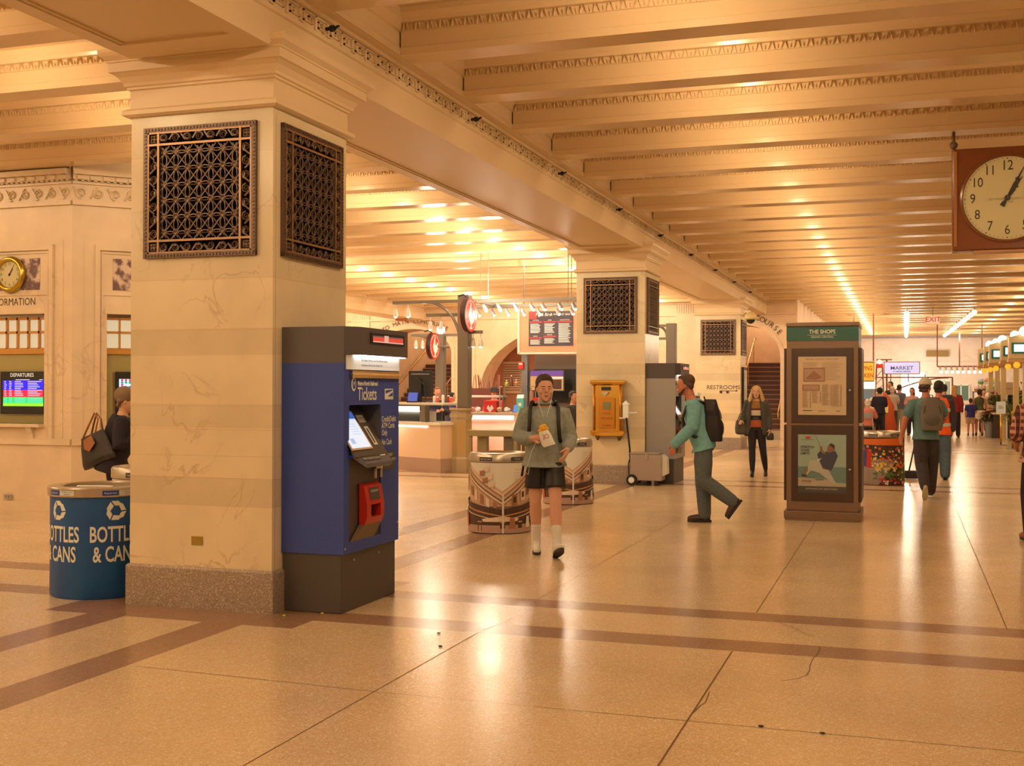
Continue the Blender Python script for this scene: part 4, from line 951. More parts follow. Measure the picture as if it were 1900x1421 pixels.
# ================================================================ information booth (left)
def bay(org, ux, nrm, idx, word, cuts=None):
    org, ux, nrm = Vector((*org, 0)), Vector((*ux, 0)).normalized(), Vector((*nrm, 0)).normalized()
    L = lambda u, o, z: org+ux*u+nrm*o+Vector((0, 0, z))
    def bx(mb, u0, u1, o0, o1, z0, z1, mi=0):
        t = MB().box(u0, u1, o0, o1, z0, z1); mb.add([L(p.x, p.y, p.z) for p in t.v], [f[::-1] for f in t.f], mi)
    W = 1.9; mb = MB()
    for a in ((0, .43, 0, 4.42), (1.47, W, 0, 4.42), (.43, 1.47, 0, 1.13), (.43, 1.47, 2.56, 4.42)): bx(mb, a[0], a[1], -.3, 0, a[2], a[3])
    bx(mb, 0, W, -.02, .02, 0, .12); bx(mb, 0, W, -.02, .035, .86, .94)
    for u0, u1, z0, z1 in ((.28, .34, .94, 3.45), (1.56, 1.62, .94, 3.45), (.34, 1.56, 3.38, 3.45)): bx(mb, u0, u1, -.02, .035, z0, z1)
    for u0, u1, z0, z1 in ((.36, .38, .94, 3.36), (1.52, 1.54, .94, 3.36), (.38, 1.52, 3.34, 3.36), (.38, 1.52, 2.80, 2.815)): bx(mb, u0, u1, -.02, .015, z0, z1)
    for u in (.14, 1.76): bx(mb, u-.005, u+.005, -.02, .008, .94, 3.5)
    for o, z0, z1 in ((.04, 3.95, 4.0), (.03, 4.22, 4.25), (.08, 4.27, 4.33), (.14, 4.33, 4.40), (.05, 4.40, 4.62), (.12, 4.62, 4.80)): bx(mb, -.0, W, -.25, o, z0, z1)
    for k in range(9):                       # scrolling leaf frieze
        cu, cz = .11+k*.21, 4.11; sg = 1 if k % 2 else -1; pts = []
        for j in range(13):
            t = j/12; r = .075*(1-.75*t); a = math.pi*(.5*sg)+sg*t*3.2*math.pi; pts.append(L(cu+r*math.cos(a), .012, cz+r*math.sin(a)*.95))
        mb.tube(pts, .012, 4); mb.tube([L(cu-.1, .01, cz-sg*.07), L(cu-.04, .015, cz+sg*.02), L(cu-.02, .01, cz+sg*.08)], .014, 4)
    for k in range(24): bx(mb, .02+k*.079, .06+k*.079, .02, .055, 4.255, 4.29)
    for k in range(12): bx(mb, .05+k*.158, .12+k*.158, .08, .10, 4.275, 4.32)
    struct(mb, 'wall_booth', M_BOOTH)
    mb = MB(); bx(mb, .50, 1.40, -.01, .006, 2.87, 3.28); o = mb.build('marble_inset', M_PURPLE); o['kind'] = 'structure'
    # window: wooden transom, metal panel, shelf
    mb = MB(); M_OLIVE = mat('olive_metal', (158, 130, 64), .5)
    for a in ((.43, 1.47, 1.80, 2.10), (.43, 1.47, 1.13, 1.24), (.43, .52, 1.24, 1.8), (1.38, 1.47, 1.24, 1.8)): bx(mb, a[0], a[1], -.2, -.12, a[2], a[3])
    root = mb.build('window_%d' % idx, M_OLIVE, kind='structure')
    mb = MB(); nc = 6
    for k in range(nc+1): u = .43+k*1.04/nc; bx(mb, max(.43, u-.012), min(1.47, u+.012), -.16, -.10, 2.10, 2.52)
    for z in (2.10, 2.32, 2.50): bx(mb, .43, 1.47, -.16, -.10, z-.012, z+.02)
    bx(mb, .43, 1.47, -.17, -.09, 2.04, 2.11); mb.build('transom_frame', M_WOOD, root)
    mb = MB(); bx(mb, .43, 1.47, -.14, -.135, 2.1, 2.52); mb.build('frosted_panes', glow('frosted_pane', (206, 186, 150), .95), root)  # panes emit by themselves in place of light inside the booth
    mb = MB(); bx(mb, .43, 1.47, -.2, .10, 1.085, 1.13); mb.build('shelf', M_BOOTH, root, bevel=.006)
    for u in (.62, 1.28):
        mb = MB(); pr = [(0, .94), (.03, .94), (.03, .99), (.05, 1.02), (.08, 1.085), (0, 1.085)]
        mb.prism(pr, lambda p, q, s: L(s, p, q), u-.04, u+.04); mb.build('bracket', M_BOOTH, root)
    mb = MB(); bx(mb, .43, 1.47, -.7, -.3, 0, 4.4); 
    # lettering cut in the lintel
    if not word: return L
    vs, fs = text_geo(word, .135, spacing=1.02); mb = MB(); mb.add([L(.95+v[0]*.82, .003, 2.715+v[1]) for v in vs], fs)
    tag(mb.build('lintel_lettering', M_LETTER), 'dark %s lettering on the marble lintel below the brass clock' % word, 'lettering')
    return L
M_PURPLE = stone('purple_marble', under((150, 106, 84)), under((240, 204, 160)), None, .3, 3.5)
_b = M_PURPLE.node_tree
for n in _b.nodes:
    if n.type == 'VALTORGB' and len(n.color_ramp.elements) == 2 and abs(n.color_ramp.elements[0].position-.35) < .01:
        n.color_ramp.elements[0].color = (*under((110, 74, 62)), 1); n.color_ramp.elements[1].color = (*under((214, 170, 124)), 1)
        n.color_ramp.elements[0].position = .44; n.color_ramp.elements[1].position = .56
L1 = bay((-12.04, 12.5), (1, 0), (0, -1), 1, 'INFORMATION')
L2 = bay((-10.14, 12.5), (1, 1), (1, -1), 2, '')
mb = MB(); mb.poly([(-16, 12.5, 0), (-12.04, 12.5, 0), (-12.04, 12.5, 4.42), (-16, 12.5, 4.42)]); mb.poly([(-16, 12.5, 4.42), (-10.14, 12.5, 4.42), (-8.80, 13.84, 4.42), (-8.8, 16.5, 4.42), (-16, 16.5, 4.42)])
mb.poly([(-8.797, 13.843, 0), (-8.797, 16.5, 0), (-8.797, 16.5, 4.42), (-8.797, 13.843, 4.42)]); mb.poly([(-16, 16.5, 0), (-8.8, 16.5, 0), (-8.8, 16.5, 4.42), (-16, 16.5, 4.42)]); struct(mb, 'wall_booth_side', M_BOOTH)
def screen(L, u0, u1, z0, z1, label, head, rows, px=None, o=-.11):
    t = thing('information_screen', label, 'screen', L((u0+u1)/2, o, z0))
    bk = MB(); base = L((u0+u1)/2, o, z0); W = u1-u0; H = z1-z0
    ux = (L(1, 0, 0)-L(0, 0, 0)); nn = (L(0, 1, 0)-L(0, 0, 0))
    bk.add([ux*a+nn*b+Vector((0, 0, c)) for a, b, c in ((-W/2, -.01, 0), (W/2, -.01, 0), (W/2, .03, 0), (-W/2, .03, 0), (-W/2, -.01, H), (W/2, -.01, H), (W/2, .03, H), (-W/2, .03, H))],
           [(0, 3, 2, 1)[::-1], (4, 5, 6, 7)[::-1], (0, 1, 5, 4)[::-1], (1, 2, 6, 5)[::-1], (2, 3, 7, 6)[::-1], (3, 0, 4, 7)[::-1]]); bk.build('bezel', M_BLACK, t)
    pc = Pic(plane_fn(-ux*W/2+nn*.031+Vector((0, 0, H)), ux, (0, 0, 1), nrm=nn), W, H, .0006)
    pc.text(head, .5, .085, .125, glow('screen_title', (236, 222, 196), 1), wide=.92); rows(pc); pc.build('display', t)
    return t
def rows_dep(pc):
    B, R_, G, Y, Wt = glow('led_blue', (40, 30, 235), 1.1), glow('led_red', (225, 40, 70), 1.1), glow('led_green', (40, 220, 110), 1.1), glow('led_lime', (150, 235, 60), 1.1), glow('led_white', (225, 215, 245), 1.0)
    pc.rect(.06, .21, .99, .43, B); pc.rect(.07, .43, .99, .60, R_); pc.rect(.07, .60, .99, .74, G); pc.rect(.07, .74, .99, .81, Y); pc.rect(.36, .185, .68, .20, Wt); pc.rect(.9, .185, .98, .20, Wt)
    for i in range(9):
        v = .225+i*.041
        for u, w_ in ((.10, .06), (.21, .07), (.34, .20), (.64, .33)):
            pc.rect(u, v, u+w_*random.uniform(.6, 1), v+.016, Wt, lift=(i == 0 and u == .10))
    GC = glow('led_mint', (110, 240, 210), 1)
    for i in range(3):
        for u, w_ in ((.10, .06), (.21, .07), (.34, .25), (.64, .33)): pc.rect(u, .615+i*.042, u+w_, .635+i*.042, GC, lift=False)
def rows_sub(pc):
    Wt = glow('subway_white', (205, 238, 250), 1.1); pc.rect(.06, .17, .96, .77, Wt); cs = [(225, 60, 120), (30, 170, 130), (200, 60, 190), (60, 130, 220), (240, 200, 190), (160, 220, 160), (230, 150, 120), (110, 190, 230), (200, 220, 90), (90, 120, 180), (110, 90, 150)]
    for i, c_ in enumerate(cs):
        m = glow('line_%d' % i, c_, .9); v = .20+i*.052
        for j in range(3 if i in (0, 1, 3) else 2 if i in (6, 8) else 1): pc.disc(.11+j*.065, v, .022, m, n=10)
        pc.rect(.36, v-.006, .36+random.uniform(.25, .5), v+.008, glow('line_text', (120, 170, 200), .8))
screen(L1, .70, 1.40, 1.25, 1.81, 'departures screen with blue red and green rows in the left booth window', 'DEPARTURES', rows_dep)
screen(L2, .55, 1.30, 1.25, 1.81, 'pale subway status screen in the booth window nearest the pillar', 'SUBWAY', rows_sub)
p = L1(.95, .02, 3.075)
t = thing('wall_clock', 'round brass clock over the word INFORMATION on the marble booth', 'clock', p)
MB().lathe([(.235, .02), (.24, -.01), (.225, -.045), (.20, -.06), (.175, -.045), (.168, -.02)], n=48, axis='Y', close=False).build('rim', mat('clock_brass', (196, 150, 50), .25, 1.0), t, smooth=True)
MB().lathe([(.172, -.02), (.001, -.02)], n=40, axis='Y', close=False).build('dial', mat('dial_cream', (206, 172, 102), .4), t)
mb = MB()
for k in range(12):
    a = math.pi/2-k*math.pi/6; vs, fs = text_geo(str(k if k else 12), .05); mb.add([(.135*math.cos(a)+v[0], -.022, .135*math.sin(a)+v[1]) for v in vs], fs)
mb.build('numeral', INK, t)
mb = MB()
for a, L_, w_ in ((math.radians(28), .125, .006), (math.radians(36), .09, .009)):
    d = Vector((math.sin(a), 0, math.cos(a))); n = Vector((d.z, 0, -d.x)); o = Vector((0, -.025, 0)); mb.poly([o-d*.02+n*w_, o+d*L_+n*w_*.4, o+d*L_-n*w_*.4, o-d*.02-n*w_][::-1]); mb.ball((0, -.025, 0), .014, 8)
mb.build('hands', INK, t)
p = at_y(17, 921, 12.5); t = thing('outlet_plate', 'pale steel outlet plate low on the booth wall at far left', 'outlet plate', (p.x, 12.48, p.z)); MB().box(-.065, .065, -.008, 0, -.035, .035).build('plate', M_STEEL, t, bevel=.002); mb = MB(); mb.box(-.03, -.01, -.010, -.008, -.015, .015); mb.box(.01, .03, -.010, -.008, -.015, .015); mb.build('socket', M_STEELD, t)

# ================================================================ chicken bar
M_POST = mat('post_grey', (112, 90, 62), .4, .3); M_CTOP = mat('counter_top', (220, 186, 134), .3); M_CFR = mat('counter_front', (220, 168, 110), .35); M_PL = mat('counter_plinth', (166, 122, 84), .4)
M_STRIP = glow('counter_strip', (255, 244, 220), 3.0)
def oct_ped(label, c, r=.215, h=1.23):
    t = thing('counter_pedestal', label, 'pedestal', c)
    mb = MB(); mb.lathe([(r+.03, 0), (r+.03, .26), (r, .30), (r, 1.02), (r+.02, 1.05), (r+.02, 1.12), (r-.01, 1.13), (r-.01, 1.18), (r+.03, 1.19), (r+.03, h)], n=8); mb.build('body', mat('pedestal_stone', (168, 130, 78), .4), t)
    mb = MB()
    for k in range(8):
        a = math.pi/8+k*math.pi/4; m2 = Matrix.Rotation(a, 4, 'Z'); q = MB().box(r*.92, r*.94, -.055, .055, .36, .98); mb.join(q.xf(m2))
    mb.build('inset_panel', mat('pedestal_panel', (176, 126, 58), .4), t); return t
pc0 = on_floor(849, 877); PX, PY = pc0.x, pc0.y+.18
oct_ped('octagonal stone pedestal at the corner of the left food counter', (PX, PY, 0))
def small_lamp(t, p, drop=.08, glass=True):
    mb = MB(); mb.tube([p, p+Vector((0, 0, -drop))], .008, 5); q = p+Vector((0, 0, -drop)); mb.lathe([(.012, 0), (.03, -.03), (.045, -.10), (.05, -.17)], q, n=10, close=False); o = mb.build('spot_shade', mat('shade_pale', (206, 176, 132), .3), t, smooth=True)
    MB().ball(q+Vector((0, 0, -.16)), .035, 8).build('bulb', glow('spot_bulb', (255, 246, 224), 5), o)
def arm(mb, a, b, r=.028): mb.tube([a, b], r, 6)
def lamp_post(label, c, z0, z1, arms, w=.11):
    t = thing('lamp_post', label, 'post', c, 0, 'grey lamp posts of the food bar')
    MB().box(-w, w, -w, w, z0, z1).build('post', M_POST, t, bevel=.01)
    for z, x0, x1, y, lamps, br in arms:
        mb = MB(); mb.box(min(x0, x1), max(x0, x1), y-.025, y+.025, z-.03, z+.03); mb.build('arm', M_POST, t)
        if br:
            s = 1 if x1+x0 > 0 else -1; mb = MB(); R = br
            mb.tube([(s*w+s*R*(1-math.cos(k*math.pi/20)), y, z-R*1.05+R*1.05*math.sin(k*math.pi/20)) for k in range(11)], .03, 6); mb.build('brace', M_POST, t, smooth=True)
        for lx in lamps: small_lamp(t, Vector((lx, y, z-.03)))
    return t
zt = at_y(848, 548, PY).z
lamp_post('tall grey lamp post with arms rising from the octagonal pedestal', (PX+.07, PY, 0), 1.23, zt,
          [(at_y(800, 560, PY).z, at_y(729, 560, PY).x-PX-.07, 0, 0, [at_y(734, 560, PY).x-PX-.07, at_y(757, 560, PY).x-PX-.07], .72),
           (at_y(800, 584, PY).z, at_y(787, 584, PY).x-PX-.07, 0, .12, [at_y(794, 584, PY).x-PX-.07, at_y(814, 584, PY).x-PX-.07], 0),
           (at_y(880, 616, PY).z, 0, at_y(895, 616, PY).x-PX-.07, .0, [at_y(878, 616, PY).x-PX-.07, at_y(892, 616, PY).x-PX-.07], 0)])
q = at_y(818, 620, 25.2)
lamp_post('shorter grey lamp post with a glowing cap in front of the stairs', (q.x, 25.2, 0), 0, q.z,
          [(q.z-.02, -.75, 0, 0, [-.62, -.45], .5), (q.z-.02, 0, .6, 0, [], 0)], .10)
t2 = MB(); t2.ball((q.x, 25.2, q.z+.06), .10, 10); t2.v = [p+Vector((0, 0, .04)) for p in t2.v]; tag(t2.build('cap_lamp', glow('cap_glow', (255, 248, 230), 4)), 'glowing lamp on the cap of the shorter post before the stairs', 'lamp')
q = at_y(1246, 600, 27.0)
lamp_post('grey lamp post seen in the gap between the second and third pillars', (q.x, 27, 0), 0, q.z, [(q.z-.35, -.5, 0, 0, [-.35], .0), (q.z-.05, -.3, 0, 0, [], .25)], .11)
def round_sign(label, c, R):
    t = thing('round_sign', label, 'sign', c, 0, 'round red rooster signs')
    MB().lathe([(R-.02, -.05), (R, -.04), (R, .04), (R-.02, .05)], n=40, axis='X').build('box', M_BLACK, t)
    Rd, Cr = glow('sign_red', (222, 44, 26), .9), glow('sign_cream', (246, 222, 184), .95)
    for s in (1, -1):
        pc = Pic(plane_fn((s*.051, -s*R, R), (0, s, 0), (0, 0, 1), nrm=(s, 0, 0)), 2*R, 2*R, .001)
        pc.disc(.5, .5, .5, Rd, n=40); pc.disc(.5, .5, .42, Cr, n=40); pc.disc(.5, .5, .40, Rd, n=40)
        pc.poly([(.44, .90), (.48, .80), (.36, .66), (.30, .50), (.36, .42), (.42, .26), (.48, .20), (.52, .24), (.54, .40), (.58, .50), (.64, .46), (.70, .34), (.78, .40), (.80, .56), (.72, .70), (.56, .80), (.56, .90), (.60, .92), (.42, .92)], Cr)
        pc.poly([(.46, .20), (.47, .13), (.50, .17), (.53, .14), (.54, .24)], Cr)
        pc.n += 1
        wd = 'ETS ROTISSERIE'
        for i, ch in enumerate(wd):
            if ch == ' ': continue
            a = math.radians(215-i*19.5); vs, fs = text_geo(ch, .17*R*1.0); cu, cv = .5+.455*math.cos(a)*.80, .5-.455*math.sin(a)*.80
            ct, st = math.cos(a-math.pi/2), math.sin(a-math.pi/2)
            pc.mb.add([pc.fn(cu*2*R+v[0]*ct-v[1]*st, -cv*2*R+v[0]*st+v[1]*ct, pc.n*.001) for v in vs], fs, pc._m(Cr))
        pc.build('sign_face', t)
    mb = MB(); mb.tube([(0, 0, R-.02), (-.1, .0, R+.06), (-.2, 0, R+.03)], .015, 6); mb.build('hook', M_BLACK, t)
    return t
q = at_y(869, 584, PY-.25); round_sign('large round red sign with white rooster on the tall post', (q.x, PY-.25, q.z), .325)
q = at_y(803, 642, 24.6); round_sign('smaller-looking round red rooster sign in front of the stairs', (q.x, 24.6, q.z), .30); MB().tube([(.0, .02, 0), (.15, .6, 0)], .03, 6).build('stem', M_POST, bpy.data.objects['round_sign.001'])
# track rails with spots
for nm, (xa, xb, y, py), n in (('front', (887, 1080, 22.9, 559), 7), ('rear', (872, 1075, 24.1, 569), 7)):
    a, b = at_y(xa, py, y), at_y(xb, py, y); t = thing('track_rail', '%s dark ceiling track rail with spotlights above the food bar' % nm, 'track light', (a.x, y, a.z), 0, 'track rails over the food bar')
    MB().box(0, b.x-a.x, -.04, .04, -.035, .035).build('rail', M_POST, t)
    for k in range(n):
        x = (b.x-a.x)*(k+.5)/n+random.uniform(-.05, .05); mb = MB(); mb.tube([(x, 0, -.03), (x, 0, -.09)], .01, 5); mb.tube([(x-.02, -.02, -.08), (x+.05, -.03, -.2)], [.03, .05], 8); o = mb.build('spot_shade', mat('shade_steel', (170, 150, 120), .3, .6), t)
        MB().ball((x+.05, -.03, -.2), .034, 8).build('bulb', glow('spot_bulb', (255, 246, 224), 5), o)
    for k in (0, 1):
        mb = MB(); x = (b.x-a.x)*(.1+.8*k); mb.tube([(x, 0, 0), (x, 0, ZL-a.z)], .008, 5); mb.build('drop_rod', M_POST, t)
_pp = at_y(900, 562, 23.5); t = thing('track_rail', 'cross track rail joining the two food bar rails', 'track light', (_pp.x, 23.5, _pp.z), 0, 'track rails over the food bar'); MB().box(-.035, .035, -.6, .6, -.03, .03).build('rail', M_POST, t)
for X, Y in ((-7.4, 22.6), (-8.3, 22.6), (-9.3, 22.2)): lamp((X, Y, 3.1), 18, (1, .84, .62), .06)
for _x, _y in ((-8.0, 22.6), (-9.6, 23.5), (-7.2, 25.5), (-10.5, 27.5)): lamp((_x, _y, 3.75), 75, (1, .84, .62), .15)  # added uplights without fixtures, to whiten the ceiling above the bar
# menu board
a, b = at_y(963, 570, 25.0), at_y(1080, 653, 25.0)
t = thing('menu_board', 'lit menu board with dark panel on orange wood above the food bar', 'menu board', (a.x, 25.0, 0))
Wm, Hm = b.x-a.x, a.z-b.z
MB().box(0, Wm, 0, .10, b.z, a.z).build('wood_back', mat('menu_wood', (226, 134, 78), .5), t)
mb = MB(); mb.box(-.03, .02, -.02, .1, b.z-.03, a.z+.03); mb.box(0, Wm, -.02, .1, b.z-.04, b.z); mb.box(0, Wm, -.02, .1, a.z, a.z+.05); mb.build('frame', M_CTOP, t)
pc = Pic(plane_fn((Wm*.16, -.012, a.z-Hm*.10), (1, 0, 0), (0, 0, 1)), Wm*.70, Hm*.76, .001)
D, R_, Cw = mat('menu_dark', (62, 44, 42), .5), mat('menu_red', (196, 50, 44), .5), mat('menu_cream', (232, 210, 180), .5)
pc.rect(0, 0, 1, 1, D); pc.rect(0, 0, .18, .22, R_); pc.text('Pig & Bird', .33, .10, .13, Cw, wide=.9, shear=.2); pc.text('& WHISKEY BAR', .72, .10, .08, Cw)
for u0, u1, v0, hd in ((.02, .30, .24, 'CHICKEN'), (.34, .62, .24, 'SIDES'), (.66, .98, .24, 'SANDWICHES'), (.02, .30, .70, 'FAMILY'), (.34, .62, .66, 'DRINKS')):
    pc.text(hd, (u0+u1)/2, v0+.02, .045, Cw); pc.rect(u0, v0+.05, u1, v0+.09, R_); pc.lines(u0+.02, v0+.12, u1-.02, min(.97, v0+(.40 if u0 < .6 and v0 < .5 else .68 if u0 > .6 else .28)), 8 if u0 < .6 else 14, Cw, .5, .3)
pc.build('menu_panel', t)
mb = MB(); mb.tube([(.1, .05, a.z), (.1, .05, ZL)], .015, 5); mb.tube([(Wm-.1, .05, a.z), (Wm-.1, .05, ZL)], .015, 5); mb.build('hanging_rod', M_POST, t)
# kitchen wall under the board
mb = MB(); zt_ = b.z-.04
t = thing('kitchen_unit', 'stainless steel kitchen unit with dark openings below the menu board', 'kitchen unit', (a.x, 25.3, 0))
mb.box(-.02, .12, -.05, .1, 0, zt_); mb.box(Wm*.86, Wm, -.05, .1, 0, zt_); mb.build('steel_post', M_STEELD, t)
MB().box(.12, Wm*.86, .5, .55, 0, zt_).build('back_panel', mat('kitchen_back', (110, 90, 66), .4), t)
MB().box(.12, Wm*.86, .42, .5, 1.3, 2.05).build('dark_interior', M_BLACK, t)  # black panel filling the dark interior between the steel posts
c1, c2 = at_y(984, 688, 25.2), at_y(1045, 724, 25.2)
t = thing('menu_screen', 'screen with a purple food picture below the menu board', 'screen', (c1.x, 25.2, c2.z))
MB().box(-.02, c2.x-c1.x+.02, .006, .06, -.02, c1.z-c2.z+.02).build('bezel', M_DARK, t)
pc = Pic(plane_fn((0, .004, c1.z-c2.z), (1, 0, 0), (0, 0, 1)), c2.x-c1.x, c1.z-c2.z, .001)
pc.rect(0, 0, 1, 1, glow('food_cream', (214, 160, 100), .7)); pc.rect(0, 0, 1, .28, glow('food_purple', (116, 76, 150), .8)); pc.poly([(.2, .4), (.4, .12), (.55, .22), (.6, .4)], glow('food_white', (236, 226, 210), .9)); pc.rect(.6, .32, 1, .40, glow('food_white', (236, 226, 210), .9)); pc.rect(.7, .45, .95, .95, glow('food_brown', (96, 60, 40), .5)); pc.build('display', t)
q = at_y(965, 678, 25.15); t = thing('fire_alarm', 'small red fire alarm box on the steel post', 'fire alarm', (q.x, 25.22, q.z)); MB().box(-.06, .06, -.03, .03, -.08, .08).build('case', M_RED, t, bevel=.01); mb = MB(); mb.box(-.04, .04, -.035, -.028, .02, .05); mb.build('strobe', M_WHITE, t)
# left counter
A_, B_ = on_floor(700, 869), on_floor(828, 879)
ux = Vector((B_.x-A_.x, B_.y-A_.y, 0)).normalized(); nn = Vector((ux.y, -ux.x, 0)); Lc = (B_-A_).length-.17; rz = math.atan2(ux.y, ux.x)
t = thing('food_counter', 'pale food counter with lit edge left of the octagonal pedestal', 'counter', (A_.x, A_.y, 0), rz)
mb = MB(); mb.box(-1.5, Lc, 0, .75, .27, .90); mb.build('front', M_CFR, t)
MB().box(-1.5, Lc+.01, .0, .75, 0, .27).build('plinth', M_PL, t)
MB().box(-1.5, Lc+.03, -.04, .8, .90, .955).build('counter_top', M_CTOP, t, bevel=.008)
MB().box(-1.5, Lc-.35, -.02, -.005, .855, .885).build('light_strip', M_STRIP, t)
MB().box(-1.5, Lc-.2, .25, .8, 1.28, 1.32).build('upper_shelf', M_CTOP, t)
MB().box(-1.5, Lc-.9, .24, .26, 1.15, 1.25).build('upper_light', M_STRIP, t)
mb = MB(); mb.box(-1.5, Lc-.9, .27, .7, .955, 1.15); mb.build('tray_case', mat('case_white', (238, 200, 150), .4), t)
mb = MB(); mb.box(Lc-.62, Lc-.5, .05, .17, .955, 1.28); mb.build('support', M_POST, t)
MB().box(-1.5, Lc-.2, .22, .225, .955, 1.28).build('glass_guard', M_GLASS, t)
cM = at_y(778, 757, A_.y+.5)
t = thing('till_monitor', 'black till monitor seen from behind on the left food counter', 'monitor', (cM.x, A_.y+.55, 1.32))
MB().box(-.26, .26, 0, .05, .12, .64).build('case', M_BLACK, t, bevel=.01); MB().box(-.20, .20, -.01, 0, .56, .585).build('vent', mat('vent_pale', (120, 100, 80), .4), t)
mb = MB(); mb.box(-.04, .04, -.05, 0, .0, .45); mb.lathe([(.13, 0), (.13, .02)], n=16); mb.build('stand', M_BLACK, t); mb = MB(); mb.tube([(-.05, -.06, .5), (.12, -.07, .35), (.14, -.05, .05)], .012, 5); mb.build('cable', M_BLACK, t)
t = thing('card_terminal', 'small till display with blue glow under the black monitor', 'terminal', (cM.x-.05, A_.y+.25, 1.32)); MB().box(-.12, .12, 0, .1, 0, .03).build('base', M_BLACK, t)
mb = MB(); mb.poly([(-.1, -.0, .02), (.1, 0, .02), (.1, .06, .2), (-.1, .06, .2)]); mb.poly([(-.1, .01, .02), (.1, .01, .02), (.1, .07, .2), (-.1, .07, .2)][::-1]); mb.build('display', glow('till_blue', (60, 90, 190), .8), t)
_i = 0
for px_, c_, h_, nm in ((806, (206, 176, 130), .12, 'steel tumbler'), (812, (214, 60, 40), .10, 'red cup'), (822, (224, 190, 140), .14, 'cream carton'), (832, (120, 40, 30), .13, 'dark red sauce bottle'), (836, (226, 70, 40), .10, 'orange red cup')):
    q = at_y(px_, 750, A_.y+.35); t = thing('counter_item', '%s on the upper shelf of the left food counter' % nm, 'container', (q.x, A_.y+.35, 1.32))
    mb = MB(); mb.lathe([(.028, 0), (.032, h_*.8), (.026, h_)], n=12); mb.build('body', mat(nm.replace(' ', '_'), c_, .4), t, smooth='auto'); mb = MB(); mb.lathe([(.027, h_), (.02, h_+.015)], n=12); mb.build('lid', M_WHITE, t)
# right counter
A2, B2_ = at_y(866, 775, 22.6), at_y(1095, 775, 22.6); W2 = B2_.x-A2.x
t = thing('food_counter', 'long food counter with bright lit front behind the man in shorts', 'counter', (A2.x, 22.6, 0))
MB().box(0, W2, 0, .8, .0, 1.06).build('front', mat('counter_peach', (232, 164, 116), .35), t); MB().box(-.03, W2, -.1, .85, 1.06, 1.12).build('counter_top', mat('counter_top_grey', (190, 150, 110), .3), t, bevel=.01)
MB().box(.02, W2*.40, -.05, -.01, .98, 1.05).build('light_strip', M_STRIP, t); MB().box(W2*.40, W2*.62, -.08, 0, 0, 1.06).build('till_block', mat('till_block', (220, 176, 118), .4), t)
MB().box(W2*.78, W2, -.05, -.01, .98, 1.05).build('light_strip', M_STRIP, t)
lamp((A2.x+.7, 22.4, .98), 7, (1, .85, .68), kind='AREA', rot=(math.radians(-20), 0, 0), size=(1.2, .05)); lamp((A_.x+.2, A_.y-.25, .95), 5, (1, .85, .68), kind='AREA', rot=(math.radians(-20), 0, rz), size=(1.2, .05))
t = thing('pass_shelf', 'white raised shelf on legs over the right food counter', 'shelf', (A2.x, 23.0, 1.12)); MB().box(-.1, .70, -.12, .12, .30, .345).build('board', M_WHITE, t); mb = MB()
for x in (-.05, .65): m_ = MB(); m_.tube([(x, 0, 0), (x, 0, .3)], .015, 6); m_.build('leg', M_STEEL, t)
def cbox(name, label, cat, px, py, Y, w, d, h, m, lid=None):
    q = at_y(px, py, Y); t = thing(name, label, cat, (q.x, Y, q.z)); MB().box(-w/2, w/2, -d/2, d/2, 0, h).build('body', m, t, bevel=.006)
    if lid: lid(t)
    return t
def rooster(t): 
    pc = Pic(plane_fn((-.12, -.101, .24), (1, 0, 0), (0, 0, 1)), .24, .24, .001); pc.poly([(.2, .5), (.35, .2), (.5, .45), (.65, .2), (.85, .5), (.5, .85)], M_WHITE); pc.build('emblem', t)
M_PRED = mat('packaging_red', (206, 40, 26), .5)
cbox('takeaway_box', 'big red takeaway box with white bird emblem on the right counter', 'box', 912, 768, 22.8, .27, .2, .27, M_PRED, rooster)
cbox('takeaway_box', 'plain red box partly behind the man in shorts', 'box', 1000, 765, 22.9, .2, .2, .3, M_PRED, lambda t: MB().box(-.07, .07, -.105, -.1, .1, .2).build('label', M_WHITE, t))
def cart(t):
    mb = MB(); mb.add([(-.07, -.05, .30), (.07, -.05, .30), (.07, .05, .30), (-.07, .05, .30), (-.07, 0, .37), (.07, 0, .37)], [(0, 1, 5, 4), (1, 2, 5), (2, 3, 4, 5), (3, 0, 4)]); mb.build('gable', M_WHITE, t); MB().box(-.03, .03, -.055, -.05, .14, .2).build('label', M_WHITE, t)
cbox('drink_carton', 'tall teal and white carton standing on the counter left of the man in shorts', 'carton', 966, 766, 22.6, .15, .1, .30, mat('carton_teal', (96, 166, 136), .4), cart)
t = thing('glass_case', 'small glass display case on the right food counter', 'display case', (at_y(942, 765, 22.9).x, 22.9, 1.12)); 
mb = MB(); 
for x in (-.12, .55):
    for y in (-.15, .15): mb.box(x-.01, x+.01, y-.01, y+.01, 0, .52)
mb.build('frame', M_STEEL, t); MB().box(-.13, .56, -.16, .16, .52, .535).build('glass_shelf', M_GLASS, t); MB().box(-.12, .55, -.152, -.148, 0, .5).build('glass_front', M_GLASS, t)
for k, (c_, l_) in enumerate((((190, 170, 60), 'yellow jar'), ((110, 40, 26), 'dark sauce bottle with white cap'), ((190, 120, 60), 'amber jar'))):
    t = thing('sauce_bottle', '%s on top of the small glass display case' % l_, 'bottle', (at_y(940+k*9, 722, 22.9).x, 22.9, 1.655)); h_ = (.1, .2, .12)[k]; MB().lathe([(.035, 0), (.035, h_*.6), (.014, h_*.8), (.014, h_)], n=12).build('body', mat('jar%d' % k, c_, .2), t, smooth='auto'); MB().lathe([(.016, h_), (.014, h_+.025)], n=10).build('cap', M_WHITE, t)
